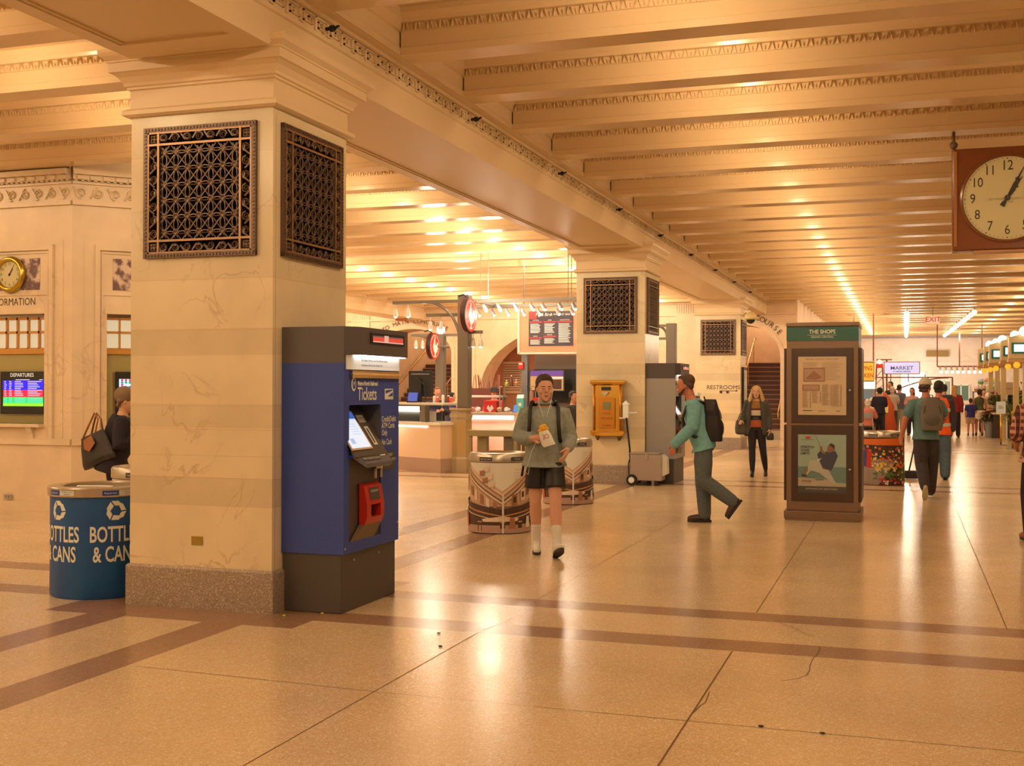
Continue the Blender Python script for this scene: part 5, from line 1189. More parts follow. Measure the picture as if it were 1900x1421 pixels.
t = thing('order_tablet', 'small tablet with blue screen tilted on the right counter', 'tablet', (at_y(960, 765, 22.6).x, 22.62, 1.12)); mb = MB(); mb.add([(-.11, -.02, 0), (.11, -.02, 0), (.11, .08, .16), (-.11, .08, .16), (-.11, 0, 0), (.11, 0, 0), (.11, .1, .16), (-.11, .1, .16)], [(0, 1, 2, 3), (7, 6, 5, 4), (0, 3, 7, 4), (1, 5, 6, 2), (3, 2, 6, 7), (0, 4, 5, 1)]); mb.build('case', M_BLACK, t)
mb = MB(); mb.poly([(-.1, -.018, .012), (.1, -.018, .012), (.1, .072, .152), (-.1, .072, .152)]); mb.build('display', glow('tablet_blue', (70, 120, 210), .9), t)
# paper goods on the counter
for k, (px_, py_, c_, l_) in enumerate(((885, 768, (226, 196, 160), 'crumpled paper bundle'), (925, 768, (200, 150, 90), 'brown paper bag'), (940, 768, (232, 206, 170), 'white napkin stack'), (875, 762, (220, 110, 80), 'pink patterned wrapper'))):
    q = at_y(px_, py_, 22.7); t = thing('paper_bag', '%s on the lit food counter' % l_, 'bag', (q.x, 22.75, 1.12)); random.seed(k); mb = MB(); mb.ball((0, 0, .05), .075, 8, 0, (1, .7, .7)); mb.v = [p+Vector((random.uniform(-.015, .015), random.uniform(-.01, .01), random.uniform(-.012, .012))) for p in mb.v]; mb.v = [Vector((p.x, p.y, max(0, p.z))) for p in mb.v]; mb.build('paper', mat('paper%d' % k, c_, .6), t)
# slim steel table before the right counter
a, b = at_y(872, 797, 17.6), at_y(962, 797, 17.6)
t = thing('steel_table', 'olive steel standing table behind the nearer picture bin', 'table', ((a.x+b.x)/2, 17.75, 0)); hw = (b.x-a.x)/2; M_OL = mat('olive_steel', (150, 120, 66), .4, .2)
MB().box(-hw, hw, -.25, .25, a.z-.10, a.z).build('table_top', M_OL, t, bevel=.01)
for x, y in ((-1, -1), (1, -1), (1, 1), (-1, 1)): m_ = MB(); m_.box(x*hw*.93-.025, x*hw*.93+.025, y*.2-.025, y*.2+.025, 0, a.z-.1); m_.build('leg', M_OL, t)
m_ = MB(); m_.box(-.28, -.16, -.06, .06, 0, a.z-.1); m_.build('centre_post', M_OL, t); MB().box(hw*.35, hw*.9, -.1, .1, .1, a.z-.1).build('side_panel', M_POST, t)
# maroon rods, text board, exit sign
t = thing('rod_screen', 'maroon screen of upright rods before the wide arch', 'screen', (at_y(866, 735, 31).x, 31, 0)); q1, q2 = at_y(866, 720, 31), at_y(924, 720, 31); 
MB().box(0, q2.x-q1.x, 0, .4, 0, q1.z).build('planter', mat('maroon', (92, 34, 24), .5), t); mb = MB(); random.seed(5)
for k in range(26): x = random.uniform(0, q2.x-q1.x); z = q1.z+random.uniform(.15, .4); mb.tube([(x, random.uniform(0, .4), q1.z-.1), (x, .2, z)], .012, 4)
mb.build('rods', mat('rod_brown', (130, 66, 46), .5), t)
q1, q2 = at_y(927, 671, 41.1), at_y(975, 730, 41.1); t = thing('wall_notice', 'cream board of small text on the terracotta passage wall', 'notice', (q1.x, 41.1, q2.z)); W_, H_ = q2.x-q1.x, q1.z-q2.z
MB().box(0, W_, 0, .05, 0, H_).build('board', mat('notice_board', (222, 164, 104), .5), t); pc = Pic(plane_fn((0, -.003, H_), (1, 0, 0), (0, 0, 1)), W_, H_, .002); pc.lines(.1, .08, .95, .95, 12, mat('notice_ink', (140, 90, 56), .5), .4, .2); pc.build('text_lines', t)
def exit_sign(label, px, py, Y, w, h, face, ink, drop):
    q = at_y(px, py, Y); t = thing('exit_sign', label, 'exit sign', (q.x, Y, q.z)); MB().box(-w/2, w/2, -.04, .04, -h/2, h/2).build('box', face, t); pc = Pic(plane_fn((-w/2, -.042, h/2), (1, 0, 0), (0, 0, 1)), w, h, .001); pc.text('EXIT', .5, .5, .95, ink, wide=1.0, offset=.003); pc.build('lettering', t)
    if drop: m_ = MB(); m_.tube([(0, 0, h/2), (0, 0, ZS-q.z)], .012, 5); m_.build('stem', M_POST, t)
exit_sign('faint red EXIT sign above the concourse stair arch', 745, 590, 37.2, .42, .2, mat('exit_tan', (176, 116, 62), .4), glow('exit_red', (196, 50, 30), .9), True)
exit_sign('pale EXIT sign hanging far down the right hall', 1731, 593, 42.24, .42, .25, glow('exit_pale', (236, 190, 150), .9), glow('exit_red', (196, 50, 30), .9), True)
# far-gap counter between pillars 2 and 3
q = at_y(1265, 770, 27.5); t = thing('food_counter', 'pale counter with dark appliances in the gap right of the second ticket machine', 'counter', (q.x, 27.5, 0)); MB().box(-.5, .6, 0, .6, 0, .95).build('front', M_CFR, t); MB().box(-.55, .65, -.05, .65, .95, 1.02).build('counter_top', M_CTOP, t); MB().box(-.5, .3, -.02, 0, .86, .92).build('light_strip', M_STRIP, t)
t = thing('coffee_machine', 'dark appliance with white top on the counter in the pillar gap', 'appliance', (q.x+.1, 27.8, 1.02)); MB().box(-.25, .25, -.2, .2, 0, .42).build('body', M_DARK, t, bevel=.02); MB().box(-.27, .27, -.22, .22, .42, .50).build('top', M_WHITE, t, bevel=.02); MB().box(-.15, .15, -.21, -.2, .1, .2).build('tray', M_RED, t)
# visible lamps between the joists
_lf = None
for X in (-7.8, -1.62):
    for k in range(-3, 18):
        y = JOIST0+JPER*k+JW+.07
        if y < 3 or y > 36: continue
        if _lf is None:
            t = thing('joist_lamp', 'small bare warm bulb tucked behind a ceiling joist', 'lamp', (X, y, 4.5), 0, 'bulbs hidden behind the joists'); MB().box(-.03, .03, -.05, -.02, -.02, .06).build('socket', M_PAINT, t); MB().ball((.11, -.03, -.035), .028, 8).build('bulb', glow('bare_bulb', (255, 244, 214), 10), t, smooth=True); _lf = t
            mb = MB(); mb.tube([(0, -.03, -.0), (.11, -.03, -.01)], .012, 5); mb.build('stem', M_PAINT, t)
        else: dup(_lf, (X, y, 4.5))
# ================================================================ people
def skinmat(n, c): return mat('skin_'+n, c, .5)
class Fig:
    """figure in its own frame: faces -Y, stands on z=0, +X is its left"""
    def __init__(s, name, label, loc, rz, voxel=.011, cat='person', group=None):
        s.t = thing(name, label, cat, loc, rz, group); s.vox = voxel
    def fuse(s, mb, name, m, voxel=None, smooth=2, parent=None):
        """join overlapping volumes into one continuous surface"""
        me = bpy.data.meshes.new('tmp'); me.from_pydata([tuple(p) for p in mb.v], [], mb.f); me.update()
        o = bpy.data.objects.new('tmp', me); scn.collection.objects.link(o)
        r = o.modifiers.new('r', 'REMESH'); r.mode = 'VOXEL'; r.voxel_size = voxel or s.vox; r.use_smooth_shade = True
        sm = o.modifiers.new('s', 'SMOOTH'); sm.iterations = smooth; sm.factor = .5
        bpy.context.view_layer.update()
        n = bpy.data.meshes.new_from_object(o.evaluated_get(bpy.context.evaluated_depsgraph_get()))
        bpy.data.objects.remove(o, do_unlink=True); bpy.data.meshes.remove(me)
        n.materials.clear()
        for q in (m if isinstance(m, (list, tuple)) else [m]): n.materials.append(q)
        n.polygons.foreach_set('use_smooth', [True]*len(n.polygons))
        ob = bpy.data.objects.new(name, n); scn.collection.objects.link(ob); ob.parent = parent or s.t
        return ob
def limb(mb, pts, rs, n=14, flat=1.0):
    """capped tapered chain with rounded ends"""
    P = [Vector(p) for p in pts]; d0 = (P[0]-P[1]).normalized(); d1 = (P[-1]-P[-2]).normalized()
    Q = [P[0]+d0*rs[0]*.9, P[0]+d0*rs[0]*.6]+P+[P[-1]+d1*rs[-1]*.6, P[-1]+d1*rs[-1]*.9]
    R = [rs[0]*.4, rs[0]*.8]+list(rs)+[rs[-1]*.8, rs[-1]*.4]
    mb.tube(Q, R, n, flat=flat)
def rings(mb, secs, n=24):
    """secs: (centre, rx, ry, yaw, pitch) horizontal-ish ellipses stacked"""
    vs = []
    for c, rx, ry, yaw, pit in secs:
        M = Matrix.Rotation(yaw, 3, 'Z') @ Matrix.Rotation(pit, 3, 'X'); c = Vector(c)
        vs += [c+M @ Vector((rx*math.cos(2*math.pi*j/n), ry*math.sin(2*math.pi*j/n), 0)) for j in range(n)]
    k = len(secs)
    fs = [(i*n+j, i*n+(j+1) % n, (i+1)*n+(j+1) % n, (i+1)*n+j) for i in range(k-1) for j in range(n)]+[tuple(range(n))[::-1], tuple(range((k-1)*n, k*n))]
    mb.add(vs, fs)
def torso(mb, J, g=0.0, bottom=None, fem=False, z_neck=True, belly=0.0):
    p, c, nk = Vector(J['pelvis']), Vector(J['chest']), Vector(J['neck']); yaw = J.get('yaw', 0); d = (nk-p)
    tilt = math.atan2(-(-(c.y-p.y)), (c.z-p.z)) if True else 0
    tilt = math.atan2(p.y-c.y, c.z-p.z)*1.0; tilt = -tilt if False else math.atan2(-(c.y-p.y), c.z-p.z)
    W = (.150, .125, .148, .150, .125) if fem else (.160, .148, .172, .176, .145); D = (.115, .095, .115, .105, .085) if fem else (.115, .105, .125, .12, .095)
    L = lambda a: p.lerp(c, a); U = lambda a: c.lerp(nk, a)
    secs = []
    if bottom: secs.append((p+Vector(bottom[0]), bottom[1]+g, bottom[2]+g, yaw, tilt))
    secs += [(L(-.12), W[0]*(1.1 if bottom else 1.0)+g, D[0]+g, yaw, tilt), (L(.15), W[0]+g, D[0]+belly+g, yaw, tilt), (L(.5), W[1]+g, D[1]+belly*1.3+g, yaw, tilt), (L(.9), W[2]+g, D[2]+belly*.4+g, yaw, tilt),
             (U(.35), W[3]+g, D[3]+g, yaw, tilt), (U(.62), W[4]+g, D[4]+g, yaw, tilt), (U(.82), .095+g, .072+g, yaw, tilt)]
    if z_neck: secs.append((U(1.0), .062+g*.6, .06+g*.6, yaw, tilt))
    rings(mb, secs)
def arm_chain(mb, sh, el, wr, g=0.0, r=(.062, .05, .044, .034), inset=None):
    sh, el, wr = Vector(sh), Vector(el), Vector(wr)
    limb(mb, ([inset] if inset else [])+[sh, sh.lerp(el, .5), el, el.lerp(wr, .4), wr], ([r[0]*.9+g] if inset else [])+[r[0]+g, (r[0]+r[1])/2+g, r[1]+g, r[2]*1.02+g, r[3]+g])
def leg_chain(mb, hip, kn, an, g=0.0, r=(.095, .062, .058, .042)):
    hip, kn, an = Vector(hip), Vector(kn), Vector(an)
    back = Vector((0, .012, 0))
    limb(mb, [hip, hip.lerp(kn, .45), kn, kn.lerp(an, .3)+back, kn.lerp(an, .7), an], [r[0]+g, (r[0]*.55+r[1]*.45)+g, r[1]*.95+g, r[2]+g, (r[2]+r[3])/2*.92+g, r[3]+g])
def hand(mb, wr, d, pn, side, curl=.5, s=1.0, thumb_out=.6):
    """palm, four fingers of unequal length and a thumb. d = pointing direction, pn = palm-facing direction, side=+1 if thumb lies along d x pn"""
    wr, d, pn = Vector(wr), Vector(d).normalized(), Vector(pn); pn = (pn-d*pn.dot(d)).normalized(); t = d.cross(pn).normalized()*side
    vs = []; mb.tube([wr-d*.01, wr+d*.03*s, wr+d*.06*s, wr+d*.085*s], [.028*s, .036*s, .040*s, .036*s], 12, flat=.62) if False else None
    for a in (-.75, -.25, .25, .75):        # palm as four metacarpal rolls
        limb(mb, [wr+d*.005+t*a*.018*s, wr+d*.085*s+t*a*.030*s], [.016*s, .0125*s], 8)
    limb(mb, [wr-d*.01, wr+d*.05*s], [.025*s, .026*s], 10)
    Ls = {.9: .068, .3: .078, -.3: .073, -.9: .057}
    for a, L in Ls.items():
        b = wr+d*.085*s+t*a*.028*s; c = curl*(1.05-.1*a); q = [b]; dd = d
        for seg, f in ((.45, .55), (.30, 1.25), (.25, 1.8)):
            ang = c*f*.8; dd = (d*math.cos(ang)+pn*math.sin(ang)).normalized(); q.append(q[-1]+dd*L*seg*s)
        limb(mb, q, [.0098*s, .0092*s, .0085*s, .0075*s], 8)
    b = wr+d*.022*s+t*.026*s; o = (t*thumb_out+d*.75+pn*.35).normalized(); q = [b, b+o*.035*s, b+o*.035*s+(d*.9+pn*.5+t*.1).normalized()*.028*s, b+o*.035*s+(d*.9+pn*.7).normalized()*.048*s]
    limb(mb, q, [.014*s, .0115*s, .0105*s, .009*s], 8)
def head(mb, c, yaw, pitch=0, s=1.0, roll=0):
    """skull, jaw, nose, ears, lips and brow; returns the local-to-figure matrix (faces -Y)"""
    M = Matrix.Translation(Vector(c)) @ Matrix.Rotation(yaw, 4, 'Z') @ Matrix.Rotation(roll, 4, 'Y') @ Matrix.Rotation(pitch, 4, 'X') @ Matrix.Scale(s, 4)
    t = MB()
    t.ball((0, .012, .035), 1, 20, 0, (.078, .098, .088))
    rings(t, [((0, -.035, -.115), .026, .030, 0, 0), ((0, -.03, -.10), .042, .052, 0, 0), ((0, -.015, -.07), .058, .068, 0, 0), ((0, -.003, -.03), .069, .082, 0, 0), ((0, .004, .01), .074, .090, 0, 0), ((0, .008, .04), .074, .088, 0, 0)])
    limb(t, [(0, -.088, .018), (0, -.104, -.018)], [.009, .0145], 8); t.ball((0, -.100, -.024), .0155, 8, 0, (1.15, .8, .7))
    t.ball((0, -.080, -.058), .018, 8, 0, (1.25, .75, .45)); t.ball((0, -.077, -.070), .017, 8, 0, (1.1, .75, .45)); t.ball((0, -.072, -.105), .022, 8, 0, (1, .8, .8))
    for sx in (-1, 1):
        t.ball((sx*.028, -.078, .026), .02, 8, 0, (1.2, .6, .4)); t.ball((sx*.045, -.060, -.025), .024, 8, 0, (1, .7, .9))
        t.ball((sx*.078, .012, -.008), .024, 8, 0, (.35, .7, 1.25)); t.ball((sx*.030, -.079, .006), .0125, 8)
    t.xf(M); mb.join(t); return M
def face_bits(f, M, iris=(50, 36, 26), brow=(60, 40, 26), lip=(176, 100, 76)):
    for sx in (-1, 1):
        e = MB(); e.ball((sx*.030, -.0855, .004), .0088, 10, 0, (1.2, .6, .7)); e.xf(M).build('eye', mat('eye_white', (214, 190, 156), .2), f.t, smooth=True)
        e = MB(); e.ball((sx*.030, -.0905, .004), .0048, 8, 0, (1, .5, 1)); e.xf(M).build('iris', mat('iris', iris, .1), f.t, smooth=True)
        e = MB(); limb(e, [(sx*.014, -.090, .024), (sx*.030, -.092, .029), (sx*.047, -.083, .024)], [.0025, .003, .002], 6); e.xf(M).build('eyebrow', mat('brow', brow, .8), f.t)
    e = MB(); e.ball((0, -.0945, -.0595), .012, 8, 0, (1.7, .35, .3)); e.ball((0, -.0925, -.067), .012, 8, 0, (1.5, .35, .38)); e.xf(M).build('lips', mat('lips', lip, .5), f.t, smooth=True)
def hair_short(f, M, m, front=.045, vol=.0, name='hair', back=-.06, cap=False):
    t = MB()
    if not cap:
        t.ball((0, .032, .056), 1, 22, 0, (.081+vol*.7, .092+vol, .080+vol)); t.ball((0, -.022, .100), 1, 14, 0, (.054, .052, .026+vol))
    for sx in (-1, 1): limb(t, [(sx*.070, -.005, .035), (sx*.072, .025, .015), (sx*.062, .065, -.01)], [.014, .021, .028], 8)
    for z in (.04, .0, back): limb(t, [(-.050, .074, z), (0, .094-(.04-z)*.25, z), (.050, .074, z)], [.024, .026, .024], 8)
    t.xf(M); return f.fuse(t, name, m, voxel=.009, smooth=2)
def shoe(f, an, yaw, m, sole, pitch=0.0, L=.27, hi=.0, roll=0, name='shoe', w=1.0):
    """shoe whose ankle sits at an; pitch lifts the toe"""
    M = Matrix.Translation(Vector(an)) @ Matrix.Rotation(yaw, 4, 'Z') @ Matrix.Rotation(roll, 4, 'Y') @ Matrix.Rotation(pitch, 4, 'X')
    t = MB(); rings(t, [((0, .0, -.072), .034*w, .04, 0, 0), ((0, .0, -.03), .042*w, .052, 0, 0), ((0, .0, .015+hi), .046*w, .055, 0, 0)])
    limb(t, [(0, .035, -.045), (0, -.04, -.042), (0, -.11, -.052), (0, L*-.60, -.058)], [.036*w, .042*w, .042*w, .034*w], 12, flat=1.0)
    t.v = [Vector((p.x, p.y, max(p.z, -.083))) for p in t.v]; t.xf(M); o = f.fuse(t, name, m, voxel=.012, smooth=2)
    t = MB(); n = 20; out = []
    for i in range(n):
        a = 2*math.pi*i/n; y = -.065+(L*.5)*math.sin(a)*-1*-1; out.append((.043*w*math.cos(a)*(1 if math.sin(a) > 0 else .92), -.062-(L*.50)*math.sin(a)))
    t.prism(out, lambda p, q, s_: Vector((p, q, s_)), -.098, -.070); t.xf(M).build('sole', sole, o if False else f.t); return o
def J0(**k):
    J = dict(pelvis=(0, 0, .96), chest=(0, 0, 1.30), neck=(0, .01, 1.49), head=(0, -.015, 1.63), hipR=(-.085, 0, .93), hipL=(.085, 0, .93), kneeR=(-.10, -.01, .50), kneeL=(.10, -.01, .50),
             ankR=(-.11, .02, .10), ankL=(.11, .02, .10), shR=(-.175, .01, 1.42), shL=(.175, .01, 1.42), elR=(-.23, .02, 1.14), elL=(.23, .02, 1.14), wrR=(-.23, -.05, .90), wrL=(.23, -.05, .90), yaw=0)
    J.update(k); return J
def body(f, J, skin, headyaw=0, headpitch=0, hs=1.0, hands=None, fem=False, armr=1.0, legr=1.0, legs=True, bits=True, voxel=None, roll=0):
    mb = MB(); torso(mb, J, -.012, fem=fem); nk = Vector(J['neck']); hd = Vector(J['head'])
    limb(mb, [nk+Vector((0, .005, -.05)), nk.lerp(hd, .55)+Vector((0, .012, 0))], [.060 if not fem else .05, .054 if not fem else .046], 14)
    M = head(mb, hd, headyaw, headpitch, hs, roll)
    for s in 'RL':
        arm_chain(mb, Vector(J['sh'+s])+Vector((0, 0, -.035)), J['el'+s], J['wr'+s], r=tuple(v*armr for v in ((.058, .046, .043, .028) if not fem else (.048, .039, .036, .024))), inset=Vector(J['sh'+s]).lerp(nk, .5)+Vector((0, 0, -.05)))
        if legs: leg_chain(mb, J['hip'+s], J['knee'+s], J['ank'+s], r=tuple(v*legr for v in (.088, .060, .060, .036)))
        el, wr = Vector(J['el'+s]), Vector(J['wr'+s]); d = (wr-el).normalized(); h = (hands or {}).get(s, {})
        hand(mb, wr, h.get('d', d), h.get('pn', (1 if s == 'R' else -1, 0, 0)), h.get('side', 1 if s == 'R' else -1), h.get('curl', .5), h.get('s', 1.0 if not fem else .9), h.get('thumb', .6))
    o = f.fuse(mb, 'body', skin, voxel=voxel or min(f.vox, .008), smooth=1)
    if bits: face_bits(f, M)
    return M
def shirt(f, J, m, g=.012, sleeve='long', hem=-.06, fem=False, name='shirt', belly=0.0, cuff=1.0, collar=True, hw=0.0, voxel=None):
    mb = MB(); torso(mb, J, g, bottom=((0, 0, hem), (.170 if fem else .190)+hw, .135+hw), fem=fem, z_neck=False, belly=belly)
    for s in 'RL':
        sh, el, wr = Vector(J['sh'+s])+Vector((0, 0, -.035)), Vector(J['el'+s]), Vector(J['wr'+s]); ins = sh.lerp(Vector(J['neck']), .5)+Vector((0, 0, -.05))
        k = .86 if fem else 1.0
        if sleeve == 'long': arm_chain(mb, sh, el, el.lerp(wr, cuff), g=g+.004, r=(.056*k, .052*k, .046*k, .036*k), inset=ins)
        elif sleeve == 'short': limb(mb, [ins, sh, sh.lerp(el, .62)], [.055*k+g, .062*k+g, .060*k+g], 14)
    return f.fuse(mb, name, m, voxel=voxel)
def trousers(f, J, m, g=.016, length=1.0, name='trousers', r=(.095, .068, .064, .058), waist=.10, voxel=None):
    mb = MB(); p = Vector(J['pelvis']); rings(mb, [(p+Vector((0, 0, -.10)), .13+g, .10+g, J['yaw'], 0), (p+Vector((0, 0, -.03)), .158+g, .108+g, J['yaw'], 0), (p+Vector((0, .0, waist)), .145+g, .098+g, J['yaw'], 0)])
    for s in 'RL':
        h, k, a = Vector(J['hip'+s]), Vector(J['knee'+s]), Vector(J['ank'+s])
        if length >= 1: limb(mb, [h.lerp(k, .16), h.lerp(k, .5), k, k.lerp(a, .5), a+(k-a).normalized()*.0], [min(r[0], .088)+g*.7, (r[0]+r[1])/2+g, r[1]+g, r[2]+g*.9, r[3]+g*.7], 14)
        else:
            e = h.lerp(k, length); mb.tube([h.lerp(k, .06), h.lerp(k, .14), h.lerp(k, length*.6), e], [r[0]*.8, r[0]*.93+g, r[0]*.98+g, r[1]*1.2+g], 16)
    return f.fuse(mb, name, m, voxel=voxel)
def backpack(label, cat_m, M, W=.30, H=.44, D=.16, pocket=True, m2=None, straps=None, strap_m=None, world=None, name='backpack'):
    """rounded pack, its back panel at y=0 and body towards +y; world placement M"""
    t = thing(name, label, 'backpack'); t.matrix_world = M
    class _F: pass
    F = Fig.__new__(Fig); F.t = t; F.vox = .012
    mb = MB(); secs = []
    for k in range(9):
        a = k/8; zz = -H/2+H*a; w = W/2*(.86+.14*math.sin(math.pi*min(1, a*1.3))) if a < .7 else W/2*math.sqrt(max(.05, 1-((a-.7)/.33)**2))
        d = D/2*(1-.35*a**2); secs.append(((0, d, zz), w, d, 0, 0))
    n = 28; vs = []
    for c, rx, ry, *_ in secs:
        for j in range(n):
            th = 2*math.pi*j/n; cx_, sx_ = math.cos(th), math.sin(th); e = .55
            vs.append((c[0]+rx*abs(cx_)**e*(1 if cx_ > 0 else -1), c[1]+ry*abs(sx_)**e*(1 if sx_ > 0 else -1), c[2]))
    mb.add(vs, [(i*n+j, i*n+(j+1) % n, (i+1)*n+(j+1) % n, (i+1)*n+j) for i in range(8) for j in range(n)]+[tuple(range(n))[::-1], tuple(range(8*n, 9*n))])
    F.fuse(mb, 'pack_body', cat_m, voxel=.010, smooth=3)
    if pocket:
        mb = MB(); mb.ball((0, D*.80, -H*.20), 1, 16, 0, (W*.40, D*.28, H*.24)); F.fuse(mb, 'front_pocket', m2 or cat_m, voxel=.010, smooth=2)
        mb = MB(); mb.tube([(W*.36*math.cos(a), D*.92-.06*math.sin(a)**2, H*.02+H*.34*math.sin(a)) for a in [math.pi*k/12 for k in range(13)]], .005, 5); mb.build('zip', strap_m or M_BLACK, t)
    mb = MB(); mb.tube([(-.03, .02, H/2-.03), (-.02, .0, H/2+.03), (.02, 0, H/2+.03), (.03, .02, H/2-.03)], .008, 6); mb.build('grab_loop', strap_m or M_BLACK, t)
    for s in (straps or []):
        mb = MB(); vs = [Vector(p) for p in s]; mb.tube(vs, [.028]*len(vs), 8, flat=.28) if False else None
        for a, b in zip(vs, vs[1:]): pass
        mb.tube(vs, .018, 8); mb.build('strap', strap_m or M_BLACK, t, smooth=True)
    return t
TM = lambda loc, rz: Matrix.Translation(Vector(loc)) @ Matrix.Rotation(rz, 4, 'Z')

# --- 1. man in grey sweatshirt and shorts, walking to the camera
feet = on_floor(1015, 1029); FX, FY = feet.x, feet.y; rz = -math.atan2(-FX, -FY)*0+math.radians(-14)
rz = math.radians(16)
f = Fig('person', 'man in grey sweatshirt and black shorts walking towards us holding a wrapped snack', (FX-.02, FY, 0), rz, .010)
J = J0(pelvis=(-.01, .02, .95), chest=(-.01, -.01, 1.27), neck=(-.01, .01, 1.46), head=(-.005, -.02, 1.60), hipR=(-.09, .02, .92), hipL=(.085, .01, .92),
       kneeR=(-.095, .03, .50), kneeL=(.10, -.13, .50), ankR=(-.085, .14, .115), ankL=(.115, -.22, .12), shR=(-.185, .0, 1.39), shL=(.175, .0, 1.39), elR=(-.25, .02, 1.13), wrR=(-.115, -.20, 1.13), elL=(.235, .03, 1.12), wrL=(.21, -.15, 1.02))
SK = skinmat('tan', (214, 144, 94))
Mh = body(f, J, SK, headyaw=math.radians(10), headpitch=.03, hands={'R': dict(d=(.80, -.35, .12), pn=(-.2, -.75, .1), side=1, curl=.85, thumb=.7), 'L': dict(d=(-.25, -.55, -.65), pn=(-.7, .35, .3), side=-1, curl=.6, thumb=1.0)}, voxel=.0065)
SW = weave('grey_sweatshirt', under((150, 140, 104)), under((136, 128, 96)), 30, 'noise', .9)
shirt(f, J, SW, g=.024, sleeve='long', hem=-.09, cuff=.72, name='sweatshirt', hw=.012, belly=.01)
mb = MB(); mb.lathe([(.075, -.012), (.082, .0), (.075, .012)], (0, 0, 0), n=24); mb.xf(Matrix.Translation((-.01, .0, 1.475)) @ Matrix.Rotation(.25, 4, 'X')); mb.build('collar', SW, f.t, smooth=True)
trousers(f, J, M_BLACK, g=.012, length=.66, name='shorts', r=(.092, .082, .06, .05), waist=.02)
hair_short(f, Mh, mat('hair_dark', (58, 36, 24), .7), vol=.012)
WH = mat('sneaker_white', (226, 196, 148), .5); SOLE = mat('sole_dark', (48, 38, 30), .6)
for s, pit, yw in (('R', -.05, math.radians(2)), ('L', .42, math.radians(14))):
    a = Vector(J['ank'+s]); k = Vector(J['knee'+s]); shoe(f, a+Vector((0, 0, -.01)), yw, WH, SOLE, pitch=-pit if s == 'R' else -.42, roll=0 if s == 'R' else .15)
    mb = MB(); d = (k-a).normalized(); limb(mb, [a, a+d*.06, a+d*.17], [.044, .043, .052], 14); sk = f.fuse(mb, 'sock', mat('sock_white', (228, 198, 152), .8), voxel=.009)
mb = MB()                                                       # earphone cable
mb.tube([(-.075, -.02, 1.60), (-.06, -.10, 1.45), (-.03, -.135, 1.38), (.0, -.15, 1.25)], .0025, 4); mb.tube([(.075, -.02, 1.60), (.05, -.10, 1.45), (.02, -.135, 1.36), (.0, -.15, 1.25)], .0025, 4)
mb.tube([(-.08, -.15, 1.10), (-.13, -.15, 1.0), (-.17, -.12, .86), (-.19, -.09, .80), (-.16, -.12, .78), (-.15, -.13, .86)], .0025, 4); mb.build('earphone_cable', M_WHITE, f.t)
W_ = TM((FX-.02, FY, 0), rz)
t = thing('wrapped_snack', 'yellow snack in a white paper wrapper held by the man in shorts', 'snack'); t.matrix_world = W_ @ Matrix.Translation((.0, -.255, 1.17)) @ Matrix.Rotation(math.radians(-18), 4, 'Y')
mb = MB(); rings(mb, [((.01, 0, -.115), .058, .020, 0, 0), ((.0, 0, -.08), .062, .028, 0, 0), ((0, 0, -.02), .056, .030, 0, 0), ((-.005, 0, .035), .046, .028, 0, 0)]); mb.build('wrapper', mat('wrapper_white', (240, 212, 170), .6), t, smooth='auto')
mb = MB()
for k, p_ in enumerate(((-.03, 0, .045), (.0, -.005, .06), (.03, 0, .045), (-.012, .0, .075), (.018, 0, .078))): mb.ball(p_, .024, 10, 0, (1, .8, .9))
_F = Fig.__new__(Fig); _F.t = t; _F.vox = .006; _F.fuse(mb, 'filling', mat('snack_yellow', (236, 158, 34), .6), voxel=.006)
mb = MB(); mb.lathe([(.022, -.031), (.016, -.032)], (.012, 0, -.02), n=16, axis='Y', close=False); mb.build('print_ring', mat('print_rust', (200, 120, 60), .5), t)
def pack_on(f, J, label, m, W=.30, H=.44, D=.15, off=(0, .10, -.03), both=True, **kw):
    c = Vector(J['chest']); M = f.t.matrix_basis @ Matrix.Translation(c+Vector(off)); yw = J['yaw']
    M = M @ Matrix.Rotation(yw, 4, 'Z'); st = []
    for sx in (-1, 1) if both else (kw.pop('one', 1),):
        st.append([(sx*.10, .02, H/2-.05), (sx*.115, -.05, .225), (sx*.125, -.12, .22), (sx*.135, -.20, .16), (sx*.140, -.245, .02), (sx*.15, -.225, -.12), (sx*.165, -.10, -.20), (sx*.14, .02, -.17)])
    return backpack(label, m, M, W, H, D, straps=st, **kw)
bpy.context.view_layer.update()
pk = pack_on(f, J, 'black backpack worn by the man in shorts, straps over his sweatshirt', mat('pack_black', (24, 18, 18), .7), W=.32, H=.46, D=.14, off=(0, .115, -.02))
mb = MB(); mb.tube([(-.14, .02, -.2), (-.19, -.02, -.32), (-.22, -.03, -.50)], .012, 6); mb.tube([(-.13, .03, -.2), (-.15, .0, -.30), (-.17, .02, -.44)], .012, 6); mb.build('strap_tail', M_BLACK, pk)

# --- 2. man in aqua shirt walking left
q = on_floor(1302, 970)
f = Fig('person', 'bearded man in aqua shirt and grey trousers striding left with a black backpack', (q.x, q.y, 0), math.radians(-84), .011)
J = J0(pelvis=(0, .02, .97), chest=(0, -.07, 1.32), neck=(0, -.13, 1.51), head=(0, -.20, 1.645), hipR=(-.085, .02, .93), hipL=(.085, .02, .93), kneeR=(-.08, .01, .50), ankR=(-.08, .03, .10), kneeL=(.09, .02, .52), ankL=(.09, .36, .28),
       shR=(-.16, -.10, 1.44), shL=(.16, -.07, 1.44), elL=(.21, -.10, 1.15), wrL=(.20, -.30, .95), elR=(-.20, .02, 1.16), wrR=(-.20, -.02, .93))
SK2 = skinmat('ruddy', (190, 104, 64))
Mh = body(f, J, SK2, headyaw=0, headpitch=.12, hands={'L': dict(d=(-.05, -.35, -.85), pn=(-.9, .1, 0), side=-1, curl=.55), 'R': dict(d=(0, -.1, -1), pn=(.9, 0, 0), side=1, curl=.6)})
